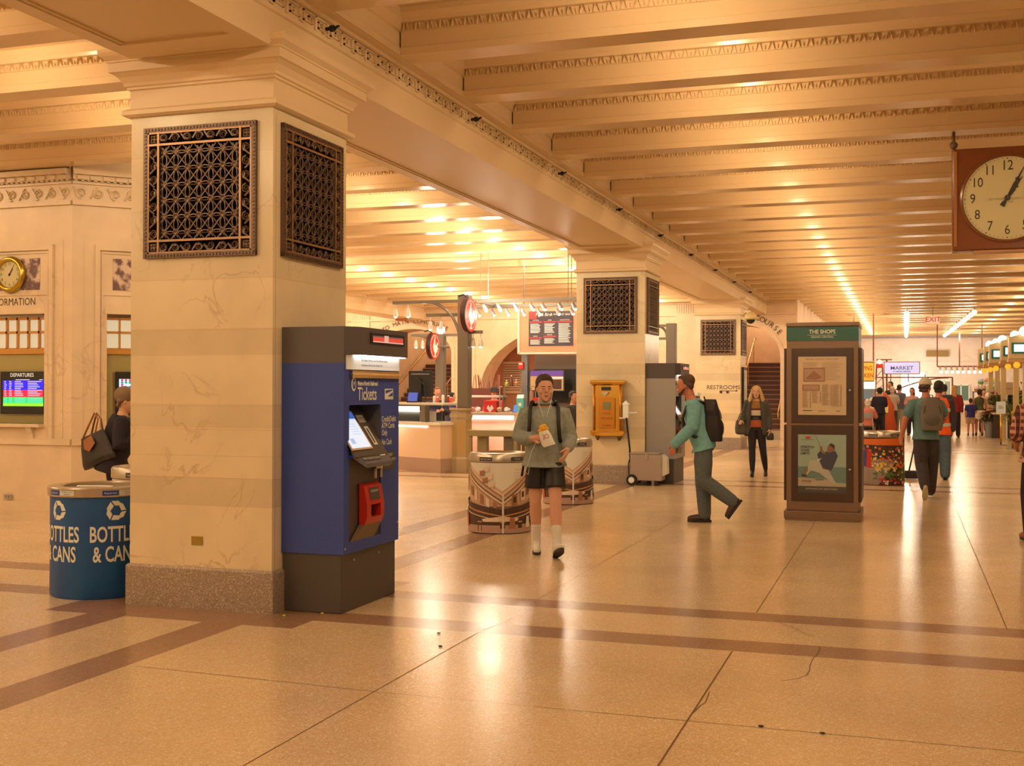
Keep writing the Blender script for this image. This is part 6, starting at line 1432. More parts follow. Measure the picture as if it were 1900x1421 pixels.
shirt(f, J, weave('aqua_shirt', under((116, 152, 124)), under((104, 140, 116)), 25, 'noise', .85), g=.022, sleeve='long', hem=-.10, name='shirt', belly=.02)
trousers(f, J, weave('grey_trousers', under((88, 86, 70)), under((78, 76, 64)), 40, 'noise', .9), g=.022, r=(.10, .076, .068, .062))
hair_short(f, Mh, mat('hair_brown', (72, 46, 28), .7), vol=.004, back=-.03)
mb = MB(); limb(mb, [(-.062, -.01, -.04), (-.055, -.04, -.075), (-.03, -.066, -.095), (0, -.076, -.100), (.03, -.066, -.095), (.055, -.04, -.075), (.062, -.01, -.04)], [.012, .018, .021, .023, .021, .018, .012], 10); mb.xf(Mh); f.fuse(mb, 'beard', mat('beard_brown', (70, 40, 24), .8), voxel=.008)
SB = mat('shoe_brown', (58, 34, 22), .5)
shoe(f, Vector(J['ankR'])+Vector((0, 0, .0)), 0, SB, M_BLACK, pitch=0, L=.29, w=1.1); shoe(f, Vector(J['ankL']), 0, SB, M_BLACK, pitch=.95, L=.28, w=1.1)
bpy.context.view_layer.update()
pack_on(f, J, 'large black backpack on the back of the man in the aqua shirt', mat('pack_black', (24, 18, 18), .7), W=.34, H=.50, D=.22, off=(0, .095, -.09))

# --- 3. woman with long blonde hair
q = on_floor(1398, 884)
f = Fig('person', 'woman with long blonde hair in grey blazer and striped sweater walking towards us', (q.x+.05, q.y, 0), math.radians(3), .012)
J = J0(pelvis=(0, .0, .95), chest=(0, -.01, 1.25), neck=(0, .0, 1.42), head=(0, -.02, 1.55), hipR=(-.075, 0, .92), hipL=(.075, 0, .92), kneeR=(-.07, -.06, .50), ankR=(-.065, -.06, .10), kneeL=(.12, -.02, .50), ankL=(.16, .14, .135), shR=(-.155, 0, 1.36), shL=(.155, 0, 1.36),
       elR=(-.22, .03, 1.12), wrR=(-.26, -.12, 1.03), elL=(.22, .04, 1.10), wrL=(.235, -.06, .88))
SK3 = skinmat('fair', (214, 146, 92))
Mh = body(f, J, SK3, headyaw=.05, fem=True, hs=.95, hands={'R': dict(d=(-.1, -.8, -.35), pn=(0, -.1, -1), side=1, curl=.3)})
SWt = MB(); o = shirt(f, J, mat('sweater_rust', (150, 84, 44), .9), g=.008, sleeve='none', hem=-.04, fem=True, name='sweater')
o.data.materials.clear()
for m_ in (mat('sweater_mustard', (150, 96, 36), .9), mat('sweater_maroon', (104, 36, 26), .9), mat('sweater_cream', (222, 184, 130), .9), M_BLACK, mat('sweater_rust', (170, 78, 34), .9)): o.data.materials.append(m_)
for p_ in o.data.polygons:
    z = sum(o.data.vertices[i].co.z for i in p_.vertices)/len(p_.vertices); p_.material_index = 0 if z > 1.25 else 1 if z > 1.215 else 2 if z > 1.12 else 3 if z > 1.04 else 4
mb = MB(); g_ = .024; p0, c0, n0 = Vector(J['pelvis']), Vector(J['chest']), Vector(J['neck'])     # open blazer: back shell plus two fronts
for s in 'RL':
    sx = -1 if s == 'R' else 1
    arm_chain(mb, J['sh'+s], J['el'+s], Vector(J['el'+s]).lerp(Vector(J['wr'+s]), .92), g=.018, r=(.055, .046, .042, .036), inset=Vector(J['sh'+s]).lerp(n0, .4)+Vector((0, 0, -.05)))
    limb(mb, [(sx*.095, -.075, 1.36), (sx*.125, -.10, 1.20), (sx*.135, -.085, 1.0), (sx*.155, -.075, .80)], [.035, .045, .045, .04], 10, flat=1)
    limb(mb, [(sx*.13, .0, 1.36), (sx*.15, .0, 1.2), (sx*.165, .0, .98), (sx*.18, .01, .78)], [.05, .055, .055, .05], 10)
limb(mb, [(-.09, .07, 1.36), (-.09, .075, 1.1), (-.09, .09, .80)], [.06, .06, .06], 10); limb(mb, [(.09, .07, 1.36), (.09, .075, 1.1), (.09, .09, .80)], [.06, .06, .06], 10); limb(mb, [(0, .08, 1.38), (0, .085, 1.1), (0, .10, .80)], [.055, .055, .06], 10)
f.fuse(mb, 'blazer', weave('grey_blazer', under((90, 78, 58)), under((76, 66, 50)), 50, 'checker', .9), voxel=.013, smooth=4)
trousers(f, J, mat('leggings_black', (26, 20, 22), .8), g=.004, r=(.088, .060, .056, .038), name='leggings')
hm = mat('hair_blonde', (196, 140, 70), .6); mb = MB(); mb.ball((0, .022, .05), 1, 16, 0, (.085, .098, .08))
for sx in (-1, 1):
    for k in range(4): limb(mb, [(sx*.055, -.03+.03*k, .085), (sx*.085, -.02+.03*k, .0), (sx*(.10+.01*k), -.04+.03*k, -.12), (sx*(.14+.012*k), -.07+.03*k, -.28)], [.026, .028, .026, .012], 8)
for x in (-.05, 0, .05): limb(mb, [(x, .08, .06), (x, .10, -.08), (x, .10, -.26)], [.035, .035, .02], 8)
mb.xf(Mh); f.fuse(mb, 'hair', hm, voxel=.010, smooth=2)
for s in 'RL': shoe(f, Vector(J['ank'+s]), 0, M_BLACK, M_BLACK, pitch=0 if s == 'R' else .75, L=.23, w=.85)
def slouch_bag(label, M, W, H, D, m, name='handbag', straps=(), patch=None):
    t = thing(name, label, 'bag'); t.matrix_world = M; F = Fig.__new__(Fig); F.t = t; F.vox = .012; mb = MB()
    rings(mb, [((0, 0, -H/2), W*.36, D*.5, 0, 0), ((0, 0, -H*.38), W*.48, D*.6, 0, 0), ((0, 0, 0), W*.5, D*.5, 0, 0), ((0, 0, H*.4), W*.44, D*.3, 0, 0), ((0, 0, H/2), W*.46, D*.12, 0, 0)]); F.fuse(mb, 'bag_body', m)
    for s in straps: mb = MB(); mb.tube(s, .009, 6); mb.build('strap', patch or m, t, smooth=True)
    return t
bpy.context.view_layer.update()
slouch_bag('olive brown slouchy handbag hanging from the arm of the blonde woman', f.t.matrix_basis @ Matrix.Translation((-.25, -.03, .90)), .27, .26, .16, mat('bag_olive', (72, 56, 34), .6), straps=[[(-.09, 0, .12), (-.03, -.05, .26), (.03, -.05, .26), (.09, 0, .12)]])
t = slouch_bag('small black purse in the left hand of the blonde woman', f.t.matrix_basis @ Matrix.Translation((.255, -.10, .74)), .14, .13, .06, M_BLACK, name='purse', straps=[[(-.03, 0, .05), (0, 0, .10), (.03, 0, .05)]])

# --- 4. man with cap and grey backpack from behind
q = on_floor(1722, 925)
f = Fig('person', 'man in beige cap and teal T-shirt seen from behind, walking away with grey backpack', (q.x-.03, q.y, 0), math.radians(186), .011); f.t.scale = (.97,)*3
J = J0(pelvis=(0, .0, .99), chest=(.01, -.02, 1.35), neck=(.0, -.03, 1.56), head=(0, -.07, 1.69), hipR=(-.09, 0, .95), hipL=(.085, 0, .95), kneeR=(-.10, -.10, .54), ankR=(-.09, -.16, .11), kneeL=(.07, .05, .52), ankL=(.05, .30, .20), shR=(-.20, 0, 1.47), shL=(.20, 0, 1.47),
       elL=(.30, .03, 1.20), wrL=(.35, -.02, .95), elR=(-.28, -.05, 1.22), wrR=(-.22, -.25, 1.10))
Mh = body(f, J, SK2, headyaw=math.radians(-28), headpitch=.05, hands={'L': dict(d=(.1, -.05, -1), pn=(-.6, -.6, 0), side=-1, curl=.6)})
shirt(f, J, weave('teal_tee', under((96, 112, 88)), under((86, 102, 82)), 30, 'noise', .9), g=.020, sleeve='short', hem=-.10, name='tshirt')
trousers(f, J, weave('dark_trousers', under((60, 46, 36)), under((50, 38, 30)), 30, 'noise', .9), g=.022, length=1.0, r=(.10, .074, .066, .058))
hair_short(f, Mh, mat('hair_dark', (58, 36, 24), .7), cap=True)
mb = MB(); mb.ball((0, .015, .055), 1, 20, 0, (.094, .110, .096)); mb.v = [Vector((p.x, p.y, max(p.z, .030))) for p in mb.v]; limb(mb, [(-.045, -.10, .055), (0, -.125, .058), (.045, -.10, .055)], [.02, .026, .02], 8, flat=.5)
mb.ball((0, -.135, .052), 1, 14, 0, (.068, .05, .010)); mb.xf(Mh); f.fuse(mb, 'cap', mat('cap_beige', (198, 166, 116), .8), voxel=.009)
shoe(f, Vector(J['ankR']), 0, M_DARK, M_WHITE, L=.28); shoe(f, Vector(J['ankL']), 0, mat('shoe_grey', (150, 122, 84), .7), mat('sole_pale', (190, 160, 100), .6), pitch=.95, L=.28)
bpy.context.view_layer.update()
pack_on(f, J, 'grey backpack slung over one shoulder of the man in the beige cap', mat('pack_grey', (104, 84, 60), .85), W=.33, H=.50, D=.17, off=(-.07, .125, -.06), both=False, one=-1, m2=mat('pack_grey_dark', (92, 74, 54), .85))

# --- 5. cleaner in orange vest
q = on_floor(1745, 890)
f = Fig('person', 'cleaner in orange safety vest and jeans, mostly behind the man in the cap', (q.x-.03, q.y, 0), math.radians(176), .013)
J = J0(elR=(-.24, -.05, 1.15), elL=(.25, -.02, 1.16), wrL=(.33, -.12, .95), kneeR=(-.10, -.06, .50))
Mh = body(f, J, SK2, bits=False)
shirt(f, J, glow('vest_orange', (1, 1, 1), 0) if False else mat('vest_orange', (244, 84, 14), .6), g=.03, sleeve='none', hem=-.16, name='safety_vest')
shirt(f, J, mat('shirt_dark', (60, 44, 40), .9), g=.016, sleeve='long', hem=-.05, name='shirt')
for z in (1.24, .98):
    mb = MB(); c_ = Vector((0, 0, z)); rings(mb, [((0, 0, z-.03), .205, .158, 0, 0), ((0, 0, z+.03), .21, .16, 0, 0)], 28); mb.build('reflective_band', mat('reflective', (200, 180, 140), .3), f.t, smooth='auto')
trousers(f, J, weave('jeans_blue', under((92, 100, 92)), under((76, 84, 80)), 60, 'noise', .9), g=.03, r=(.10, .078, .07, .066))
hair_short(f, Mh, mat('hair_black', (34, 24, 20), .7), vol=.006)
for s in 'RL': shoe(f, Vector(J['ank'+s]), 0, M_BLACK, M_BLACK, L=.28)
d = on_floor(1690, 888)
t = thing('dustpan', 'black long-handled dustpan on the floor left of the man in the cap', 'dustpan', (d.x, d.y, 0), math.radians(20))
mb = MB(); mb.add([(-.17, -.12, .01), (.17, -.12, .01), (.14, .14, .02), (-.14, .14, .02), (-.10, .02, .14), (.10, .02, .14), (.12, .16, .14), (-.12, .16, .14)], [(0, 3, 2, 1), (4, 5, 6, 7), (0, 1, 5, 4), (1, 2, 6, 5), (2, 3, 7, 6), (3, 0, 4, 7)]); mb.build('pan', M_BLACK, t, bevel=.008)
h1 = f.t.matrix_basis @ Vector((.36, -.14, .86)); hl = Matrix.Rotation(math.radians(-20), 3, 'Z') @ (h1-Vector((d.x, d.y, 0)))
mb = MB(); mb.tube([(0, .1, .12), hl], .014, 6); mb.build('handle', M_BLACK, t)

# --- 6. man in plaid shirt at the right edge
q = on_floor(1893, 1004)
f = Fig('person', 'man in red plaid shirt and dark jeans cut off by the right edge', (q.x+.20, q.y, 0), math.radians(200), .010)
J = J0(pelvis=(0, 0, .96), shL=(.19, 0, 1.42), elL=(.23, -.04, 1.15), wrL=(.16, -.22, 1.0), kneeL=(.12, -.02, .50), ankL=(.13, .02, .11))
Mh = body(f, J, SK2, bits=True, hands={'L': dict(d=(-.3, -.8, -.3), pn=(-.9, 0, 0), side=-1, curl=.6)})
def plaid(name):
    m, nt, b = _mk(name); tc = N(nt, 'ShaderNodeTexCoord'); cols = []
    mp = N(nt, 'ShaderNodeMapping'); nt.links.new(tc.outputs['Object'], mp.inputs[0])
    def bnd(d, sc, lo, hi):
        wv = N(nt, 'ShaderNodeTexWave'); wv.bands_direction = d; wv.inputs['Scale'].default_value = sc; nt.links.new(mp.outputs[0], wv.inputs[0])
        r = ramp(nt, [(lo, (0, 0, 0)), (hi, (1, 1, 1))]); nt.links.new(wv.outputs['Fac'], r.inputs[0]); return r.outputs[0]
    col = mixc(nt, under((128, 44, 28)), under((64, 26, 24)), bnd('X', 4.2, .45, .55)); col = mixc(nt, col, under((64, 26, 24)), bnd('Z', 4.2, .5, .6)) if False else col
    z1 = bnd('Z', 4.2, .45, .55); col2 = mixc(nt, under((196, 132, 86)), under((110, 42, 28)), bnd('X', 4.2, .45, .55)); col = mixc(nt, col, col2, z1)
    col = mixc(nt, col, under((214, 170, 116)), mixc(nt, (0, 0, 0), bnd('X', 8.4, .93, .97), .6)); nt.links.new(col, b.inputs['Base Color']); b.inputs['Roughness'].default_value = .9; return m
shirt(f, J, plaid('plaid_flannel'), g=.024, sleeve='long', hem=-.12, cuff=.35, name='plaid_shirt', hw=.02)
trousers(f, J, weave('jeans_dark', under((40, 30, 32)), under((30, 24, 28)), 60, 'noise', .9), g=.014, r=(.095, .07, .062, .054))
hair_short(f, Mh, mat('hair_dark', (58, 36, 24), .7), vol=.004)
for s in 'RL': shoe(f, Vector(J['ank'+s]), 0, mat('boot_tan', (142, 78, 34), .5), M_DARK, L=.29, hi=.06)

# --- 7. woman at the booth
q = at_y(236, 900, 10.6)
f = Fig('person', 'woman in navy sweater at the booth, half hidden behind the nearest pillar', (q.x-.12, 10.6, 0), math.radians(125), .011)
J = J0(pelvis=(0, .04, .90), chest=(0, -.03, 1.16), neck=(0, -.05, 1.33), head=(0, -.085, 1.455), hipR=(-.08, .03, .87), hipL=(.08, .03, .87), kneeR=(-.09, 0, .47), kneeL=(.09, 0, .47), shR=(-.165, -.05, 1.26), shL=(.165, -.05, 1.26), elR=(-.24, -.02, 1.0), wrR=(-.15, -.22, 1.05), elL=(.24, -.02, 1.0), wrL=(.13, -.24, 1.06))
Mh = body(f, J, SK3, fem=True, headpitch=.25)
NV = mat('navy_knit', (30, 22, 26), .95)
shirt(f, J, NV, g=.035, sleeve='long', hem=-.22, fem=True, name='sweater', hw=.04, belly=.02)
trousers(f, J, NV, g=.02)
hair_short(f, Mh, mat('hair_ash', (124, 88, 52), .7), vol=.022)
for s in 'RL': shoe(f, Vector(J['ank'+s]), 0, M_BLACK, M_BLACK, L=.25, w=.9)
q = at_y(188, 822, 10.45)
t = thing('tote_bag', 'big black tote bag with brown straps carried by the woman at the booth', 'bag', (q.x-.04, 10.42, q.z-.06), math.radians(-6))
t.rotation_euler = (0, math.radians(-20), math.radians(-6))
F = Fig.__new__(Fig); F.t = t; F.vox = .012; mb = MB(); rings(mb, [((0, 0, -.17), .23, .05, 0, 0), ((0, 0, -.12), .235, .075, 0, 0), ((0, 0, .05), .20, .06, 0, 0), ((0, 0, .17), .17, .02, 0, 0)]); F.fuse(mb, 'bag_body', mat('tote_black', (34, 26, 22), .55))
BRL = mat('leather_brown', (150, 82, 34), .5); mb = MB(); mb.add([(-.07, -.075, .12), (.05, -.075, .14), (.08, -.085, .04), (-.02, -.088, -.02), (-.09, -.08, .03)], [(0, 4, 3, 2, 1)]); mb.build('flap', BRL, t)
for dy in (-.06, .05): mb = MB(); mb.tube([(-.08, dy, .15), (.02, dy*.6, .26), (.12, dy*.3, .36), (.15, dy*.4, .28), (.10, dy, .15)], .010, 6); mb.build('strap', BRL, t, smooth=True)

# --- 8. simpler far figures
def far_person(label, px, py, Y, h, rz, top, bottom, hair, skin=(196, 122, 76), sleeve='long', fem=False, seated=False, skirt=None, arms='down', group=None, long_hair=False, shorts=False, voxel=.02, z0=0.0, hat=None, floorpx=True):
    p = on_floor(px, py) if Y is None else at_y(px, 722, Y)
    s = h/1.75; f = Fig('person', label, (p.x, p.y, z0), rz, voxel, group=group); f.t.scale = (s, s, s)
    kw = {}
    if seated: kw = dict(pelvis=(0, .05, .55), chest=(0, 0, .87), neck=(0, -.02, 1.06), head=(0, -.05, 1.20), hipR=(-.09, .03, .52), hipL=(.09, .03, .52), kneeR=(-.12, -.40, .52), kneeL=(.12, -.40, .52), ankR=(-.12, -.38, .10), ankL=(.12, -.38, .10), shR=(-.175, -.02, .99), shL=(.175, -.02, .99), elR=(-.23, -.12, .76), elL=(.23, -.12, .76), wrR=(-.13, -.34, .80), wrL=(.13, -.34, .80))
    elif arms == 'front': kw = dict(elR=(-.22, -.03, 1.14), elL=(.22, -.03, 1.14), wrR=(-.10, -.24, 1.18), wrL=(.10, -.24, 1.20))
    elif arms == 'walk': kw = dict(kneeR=(-.09, -.12, .52), ankR=(-.09, -.16, .10), kneeL=(.09, .03, .50), ankL=(.09, .26, .17), elL=(.22, -.05, 1.15), wrL=(.22, -.2, .95))
    J = J0(**kw)
    M = body(f, J, skinmat(label[:3]+str(skin[0]), skin), fem=fem, bits=False, voxel=.012)
    if seated: tr = trousers(f, J, mat('bottom'+str(bottom), bottom, .9), g=.02)
    elif skirt:
        mb = MB(); P = Vector(J['pelvis']); rings(mb, [(P+Vector((0, 0, -.32)), .27, .22, 0, 0), (P+Vector((0, 0, -.1)), .21, .17, 0, 0), (P+Vector((0, 0, .08)), .15, .11, 0, 0)]); f.fuse(mb, 'skirt', mat('skirt'+str(skirt), skirt, .9))
    elif shorts: trousers(f, J, mat('bottom'+str(bottom), bottom, .9), g=.03, length=.85, r=(.10, .075, .06, .05), name='shorts')
    else: trousers(f, J, mat('bottom'+str(bottom), bottom, .9), g=.02)
    shirt(f, J, mat('top'+str(top), top, .9), g=.022, sleeve=sleeve, hem=-.10, fem=fem, name='top')
    hm = mat('hair'+str(hair), hair, .7); hair_short(f, M, hm, vol=.004, cap=bool(hat))
    if long_hair:
        mb = MB(); [limb(mb, [(x, .085, .06), (x, .10, -.08), (x*1.2, .11, -.26)], [.035, .04, .03], 8) for x in (-.05, 0, .05)]; mb.xf(M); f.fuse(mb, 'long_hair', hm, voxel=.014)
    if hat: mb = MB(); mb.ball((0, .015, .06), 1, 14, 0, (.096, .11, .09)); mb.lathe([(.10, .03), (.15, .02), (.15, .03), (.10, .045)], n=20); mb.xf(M); f.fuse(mb, 'hat', mat('hat'+str(hat), hat, .7), voxel=.012)
    for s_ in 'RL': shoe(f, Vector(J['ank'+s_]), 0, M_DARK, M_BLACK, L=.25, w=.9, pitch=.7 if arms == 'walk' and s_ == 'L' and not seated else 0)
    return f
P_ = math.pi
# behind the food counters
far_person('dark-haired worker leaning over the left counter behind the till monitor', 812, 750, 24.0, 1.62, .6, (46, 36, 40), (40, 34, 34), (120, 66, 34), arms='front')
far_person('seated-looking guest with black hair just left of the tall lamp post', 838, 750, 26.0, 1.50, 2.2, (50, 44, 66), (40, 34, 34), (30, 22, 18))
far_person('man in dark shirt in profile just right of the tall lamp post', 860, 750, 23.6, 1.68, 1.9, (44, 40, 36), (40, 34, 34), (60, 40, 26), arms='front')
far_person('worker with black cap behind the white shelf of the right counter', 917, 750, 25.0, 1.62, .2, (204, 60, 40), (40, 34, 34), (24, 20, 22), arms='front', hat=(24, 20, 22))
far_person('person in dark jacket half hidden left of the second pillar', 1064, 760, 21.9, 1.55, 1.2, (66, 52, 40), (44, 34, 32), (50, 34, 24))
# far hall
far_person('woman in dark red sweater and black leggings walking away down the hall', 1771, 812, None, 1.74, P_-.2, (128, 26, 22), (34, 26, 30), (170, 112, 50), arms='walk', fem=True, long_hair=True)
far_person('small boy in blue shirt and khaki shorts beside the woman in the white skirt', 1801, 808, None, 1.30, P_, (44, 38, 84), (176, 128, 80), (60, 40, 26), sleeve='short', shorts=True)
far_person('woman in green top and white skirt walking away near the flower stall', 1817, 808, None, 1.62, P_+.1, (90, 80, 44), (232, 190, 140), (60, 40, 26), sleeve='none', fem=True, skirt=(232, 196, 146))
far_person('dark-haired person bending by the flower stall', 1825, 800, 47.5, 1.62, .4, (222, 170, 120), (50, 40, 36), (40, 24, 20), long_hair=True, fem=True)
far_person('customer with black hair behind the flower stall', 1841, 800, 48.5, 1.55, .1, (190, 90, 50), (50, 40, 36), (28, 20, 18), arms='front')
far_person('elderly person in pink shirt seated with back to us at the far tables', 1610, 812, 38.5, 1.72, P_-.1, (196, 104, 72), (60, 46, 40), (206, 176, 140), seated=True)
far_person('person in white seated facing us beside the kiosk edge', 1601, 806, 40.4, 1.70, .3, (222, 186, 140), (60, 46, 40), (56, 36, 24), seated=True)
far_person('white-haired person seated at the farther table', 1618, 800, 44.0, 1.72, .2, (222, 190, 150), (60, 46, 40), (40, 28, 22), seated=True, hat=(228, 200, 160))
far_person('person in black jacket standing by the orange draped sign', 1632, 812, 40.0, 1.66, P_+.3, (28, 22, 30), (34, 26, 26), (24, 18, 18), arms='front')
far_person('grey-haired person in beige shirt and dark trousers standing at the far stall', 1656, 803, 45.4, 1.70, P_-.4, (176, 148, 108), (74, 58, 56), (196, 160, 116), sleeve='short', arms='front')
far_person('man in blue grey shirt and khaki trousers standing at the far stall', 1669, 803, 46.6, 1.78, P_-.5, (84, 76, 76), (150, 126, 84), (40, 30, 26))
far_person('tall man in black jacket behind the far counter', 1652, 790, 47.5, 1.90, -.8, (40, 32, 32), (40, 32, 32), (40, 28, 22), arms='front')
far_person('woman with long dark hair in black skirt holding a phone', 1692, 800, 43.5, 1.66, -.3, (190, 128, 92), (30, 22, 24), (56, 30, 20), fem=True, arms='front', long_hair=True)
far_person('person with black hair just above the orange vest shoulder', 1752, 800, 36.0, 1.75, P_, (60, 50, 44), (40, 34, 34), (34, 24, 20))
# ================================================================ market at the end of the hall
M_FR = mat('truss_brown', (122, 60, 36), .5)
# rows of bright ceiling lamps
_lf2 = None
for row, (X, lab) in enumerate(((0.05, 'bright globe lamp in the left ceiling row at the far end of the hall'), (2.25, 'bright globe lamp in the right ceiling row at the far end of the hall'))):
    for k in range(13):
        y = 43.2+k*1.5+(0 if row == 0 else .0); x = X+(0 if row == 0 else -.035*k)
        if _lf2 is None:
            t = thing('ceiling_lamp', lab, 'ceiling lamp', (x, y, 4.32), 0, 'globe lamps over the market'); MB().lathe([(.03, 0), (.03, .095)], n=10).build('stem', M_BRASS, t); MB().ball((0, 0, -.06), .085, 12).build('globe', glow('globe_white', (255, 240, 205), 7), t, smooth=True); _lf2 = t
        else: dup(_lf2, (x, y, 4.32), label=lab)
    lamp((X, 47, 3.9), 50, (1, .80, .56), .15); lamp((X, 54, 3.9), 55, (1, .80, .56), .15); lamp((X, 60.5, 3.9), 60, (1, .84, .62), .15)
lamp((0.6, 63, 2.2), 75, (1, .90, .74), .3)
# far wall: lintel line, glazed openings, brass grille
mb = MB(); mb.box(-3.2, XR, YF-.05, YF, 3.05, 3.1); mb.box(-3.2, XR, YF-.08, YF, 4.2, 4.3); struct(mb, 'trim_9', M_FAR)
for n, (u0, u1, v0, v1, c_) in enumerate(((1672, 1718, 690, 770, (255, 246, 226)), (1740, 1764, 706, 760, (150, 150, 130)), (1768, 1798, 714, 742, (84, 110, 90)))):
    a, b = at_y(u0, v0, YF), at_y(u1, v1, YF); mb = MB(); zb = max(0, b.z)
    mb.box(a.x, b.x, YF-.06, YF-.02, zb, a.z); w_ = mb.build('window_%d' % (3+n), glow('far_glow%d' % n, c_, 1.6 if n == 0 else .8), kind='structure')
    mb = MB()
    for x in (a.x, (a.x+b.x)/2, b.x): mb.box(x-.03, x+.03, YF-.1, YF-.02, zb, a.z)
    mb.box(a.x, b.x, YF-.1, YF-.02, a.z-.04, a.z+.04); mb.build('frame', M_WHITE, w_)
a, b = at_y(1719, 650, YF-.05), at_y(1760, 661, YF-.05); t = thing('wall_vent', 'wide brass louvre vent high on the far wall', 'vent', (a.x, YF-.08, b.z)); MB().box(0, b.x-a.x, -.03, .03, 0, a.z-b.z).build('plate', mat('vent_brass', (150, 112, 50), .5, .2), t)
mb = MB(); [mb.box((b.x-a.x)*k/12-.01, (b.x-a.x)*k/12+.01, -.05, -.03, 0, a.z-b.z) for k in range(13)]; mb.build('louvre', mat('vent_brass', (150, 112, 50), .5, .2), t)
# suspended spot rail
a, b = at_y(1739, 680, 54.2), at_y(1822, 680, 54.2); t = thing('spot_rail', 'dark red rail on three long rods with small spotlights below', 'track light', (a.x, 54.2, a.z)); MB().box(0, b.x-a.x, -.03, .03, -.03, .03).build('rail', M_FR, t)
for k in range(3): x = (b.x-a.x)*k/2; m_ = MB(); m_.box(x-.025, x+.025, -.025, .025, 0, ZS-a.z); m_.build('rod', M_FR, t)
for k in range(8):
    x = (b.x-a.x)*(k+.5)/8; m_ = MB(); m_.tube([(x, 0, 0), (x, 0, -.1), (x+.05, -.05, -.22)], .04, 6); o = m_.build('spot_shade', M_STEEL, t); MB().ball((x+.05, -.08, -.24), .07, 8).build('bulb', glow('spot_teal', (220, 255, 240), 3 if k in (3, 5, 6) else 1.5), o)
# market signs and truss
def boxsign(label, u0, v0, u1, v1, Y, face, frame, texts, th=.12):
    a, b = at_y(u0, v0, Y), at_y(u1, v1, Y); W_, H_ = b.x-a.x, a.z-b.z; t = thing('shop_sign', label, 'sign', (a.x, Y, b.z)); MB().box(0, W_, 0, th, 0, H_).build('box', frame, t)
    pc = Pic(plane_fn((0, -.004, H_), (1, 0, 0), (0, 0, 1)), W_, H_, .003); pc.rect(.02, .05, .98, .95, face)
    for s, u, v, sz, m, wd in texts: pc.text(s, u, v, sz, m, wide=wd, offset=.003)
    pc.build('face', t); return t
LV = glow('sign_lavender', (208, 200, 240), .95)
t = boxsign('lavender lit sign reading MARKET on a brown truss', 1640, 671, 1707, 694, 50, LV, M_FR, [('MARKET', .50, .52, .42, mat('sign_slate', (84, 84, 110), .5), 1.1), ('AT GRAND CENTRAL', .50, .80, .14, mat('sign_slate', (84, 84, 110), .5), 1)])
q = at_y(1640, 700, 50)
mb = MB()
for x in (.35, 1.25, 2.1): mb.tube([(x*.75, .06, 0), (x*.75, .06, -.32)], .02, 5)
mb.build('leg', M_FR, t)
t = boxsign('yellow sign whose visible end reads RPING over CKEN, beside the kiosk', 1578, 671, 1622, 708, 46, glow('sign_yellow', (244, 176, 44), .85), M_FR, [('SLURPING', .53, .34, .30, M_RED, .66), ('CHICKEN', .53, .70, .30, M_RED, .78)])
mb = MB(); mb.box(.1, .15, .04, .1, .78, ZL-t.location.z); mb.box(.8, .85, .04, .1, .78, ZL-t.location.z); mb.build('hanging_rod', M_FR, t)
q0, q1 = at_y(1625, 677, 49), at_y(1700, 700, 49)
t = thing('lattice_tower', 'slim brown lattice tower with a lamp on top between the two shop signs', 'tower', (at_y(1632, 700, 49).x, 49, 0)); zt = at_y(1632, 677, 49).z
for sx in (-1, 1): m_ = MB(); m_.tube([(sx*.22, 0, 0), (sx*.11, 0, zt)], .03, 5); m_.build('upright', M_FR, t)
mb = MB(); [mb.tube([(-(.22-.11*z/zt), 0, z), ((.22-.11*(z+.3)/zt), 0, z+.3)], .015, 4) for z in [.3*k for k in range(int(zt/.3))]]; mb.build('lattice', M_FR, t)
MB().box(-.13, .13, -.08, .08, zt-.12, zt+.04).build('cap', M_RED, t); MB().ball((0, 0, zt+.12), .08, 8).build('bulb', glow('globe_white', (255, 240, 205), 16), t)
t = thing('sign_truss', 'thin arched brown truss carrying the MARKET sign', 'truss', (q0.x, 50.06, 0)); zz = at_y(1640, 700, 50).z; W_ = 2.9
mb = MB(); mb.tube([(0, 0, zz+.0), (W_, 0, zz)], .025, 5); mb.tube([(0, 0, zz+.72), (.6, 0, zz+.72)], .025, 5); mb.build('chord', M_FR, t)
mb = MB(); mb.tube([(.45+2.3*a/10, 0, zz-.62+.60*math.sin(math.pi/2*a/10)) for a in range(11)], .025, 5); mb.build('arch', M_FR, t)
m_ = MB(); m_.tube([(.4, 0, 0), (.4, 0, zz+.72)], .035, 6); m_.build('upright', M_FR, t); m_ = MB(); m_.tube([(W_, 0, 0), (W_, 0, zz)], .03, 6); m_.build('upright', M_FR, t)
# stall furniture left
def stall(label, u0, u1, Y, z, c_, d=.8, name='market_counter', glowtop=None):
    a, b = at_y(u0, 720, Y), at_y(u1, 720, Y); t = thing(name, label, 'counter', ((a.x+b.x)/2, Y, 0)); w_ = (b.x-a.x)/2; MB().box(-w_, w_, 0, d, 0, z-.06).build('body', mat(name+str(c_), c_, .5), t); MB().box(-w_-.04, w_+.04, -.04, d+.04, z-.06, z).build('worktop', M_CTOP, t)
    if glowtop: MB().box(-w_, w_, -.03, -.01, z-.3, z-.12).build('light_strip', glow('stall_glow', glowtop, 1.5), t)
    return t
stall('pale stone stall counter in the middle of the far hall', 1671, 1690, 52, 1.05, (206, 166, 112)); stall('low brown stall counter behind the elderly standing customers', 1624, 1668, 50.4, 1.0, (150, 100, 66)); stall('glazed pale counter near the far wall under the spot rail', 1765, 1800, 56, 1.0, (226, 186, 134), glowtop=(250, 220, 170))
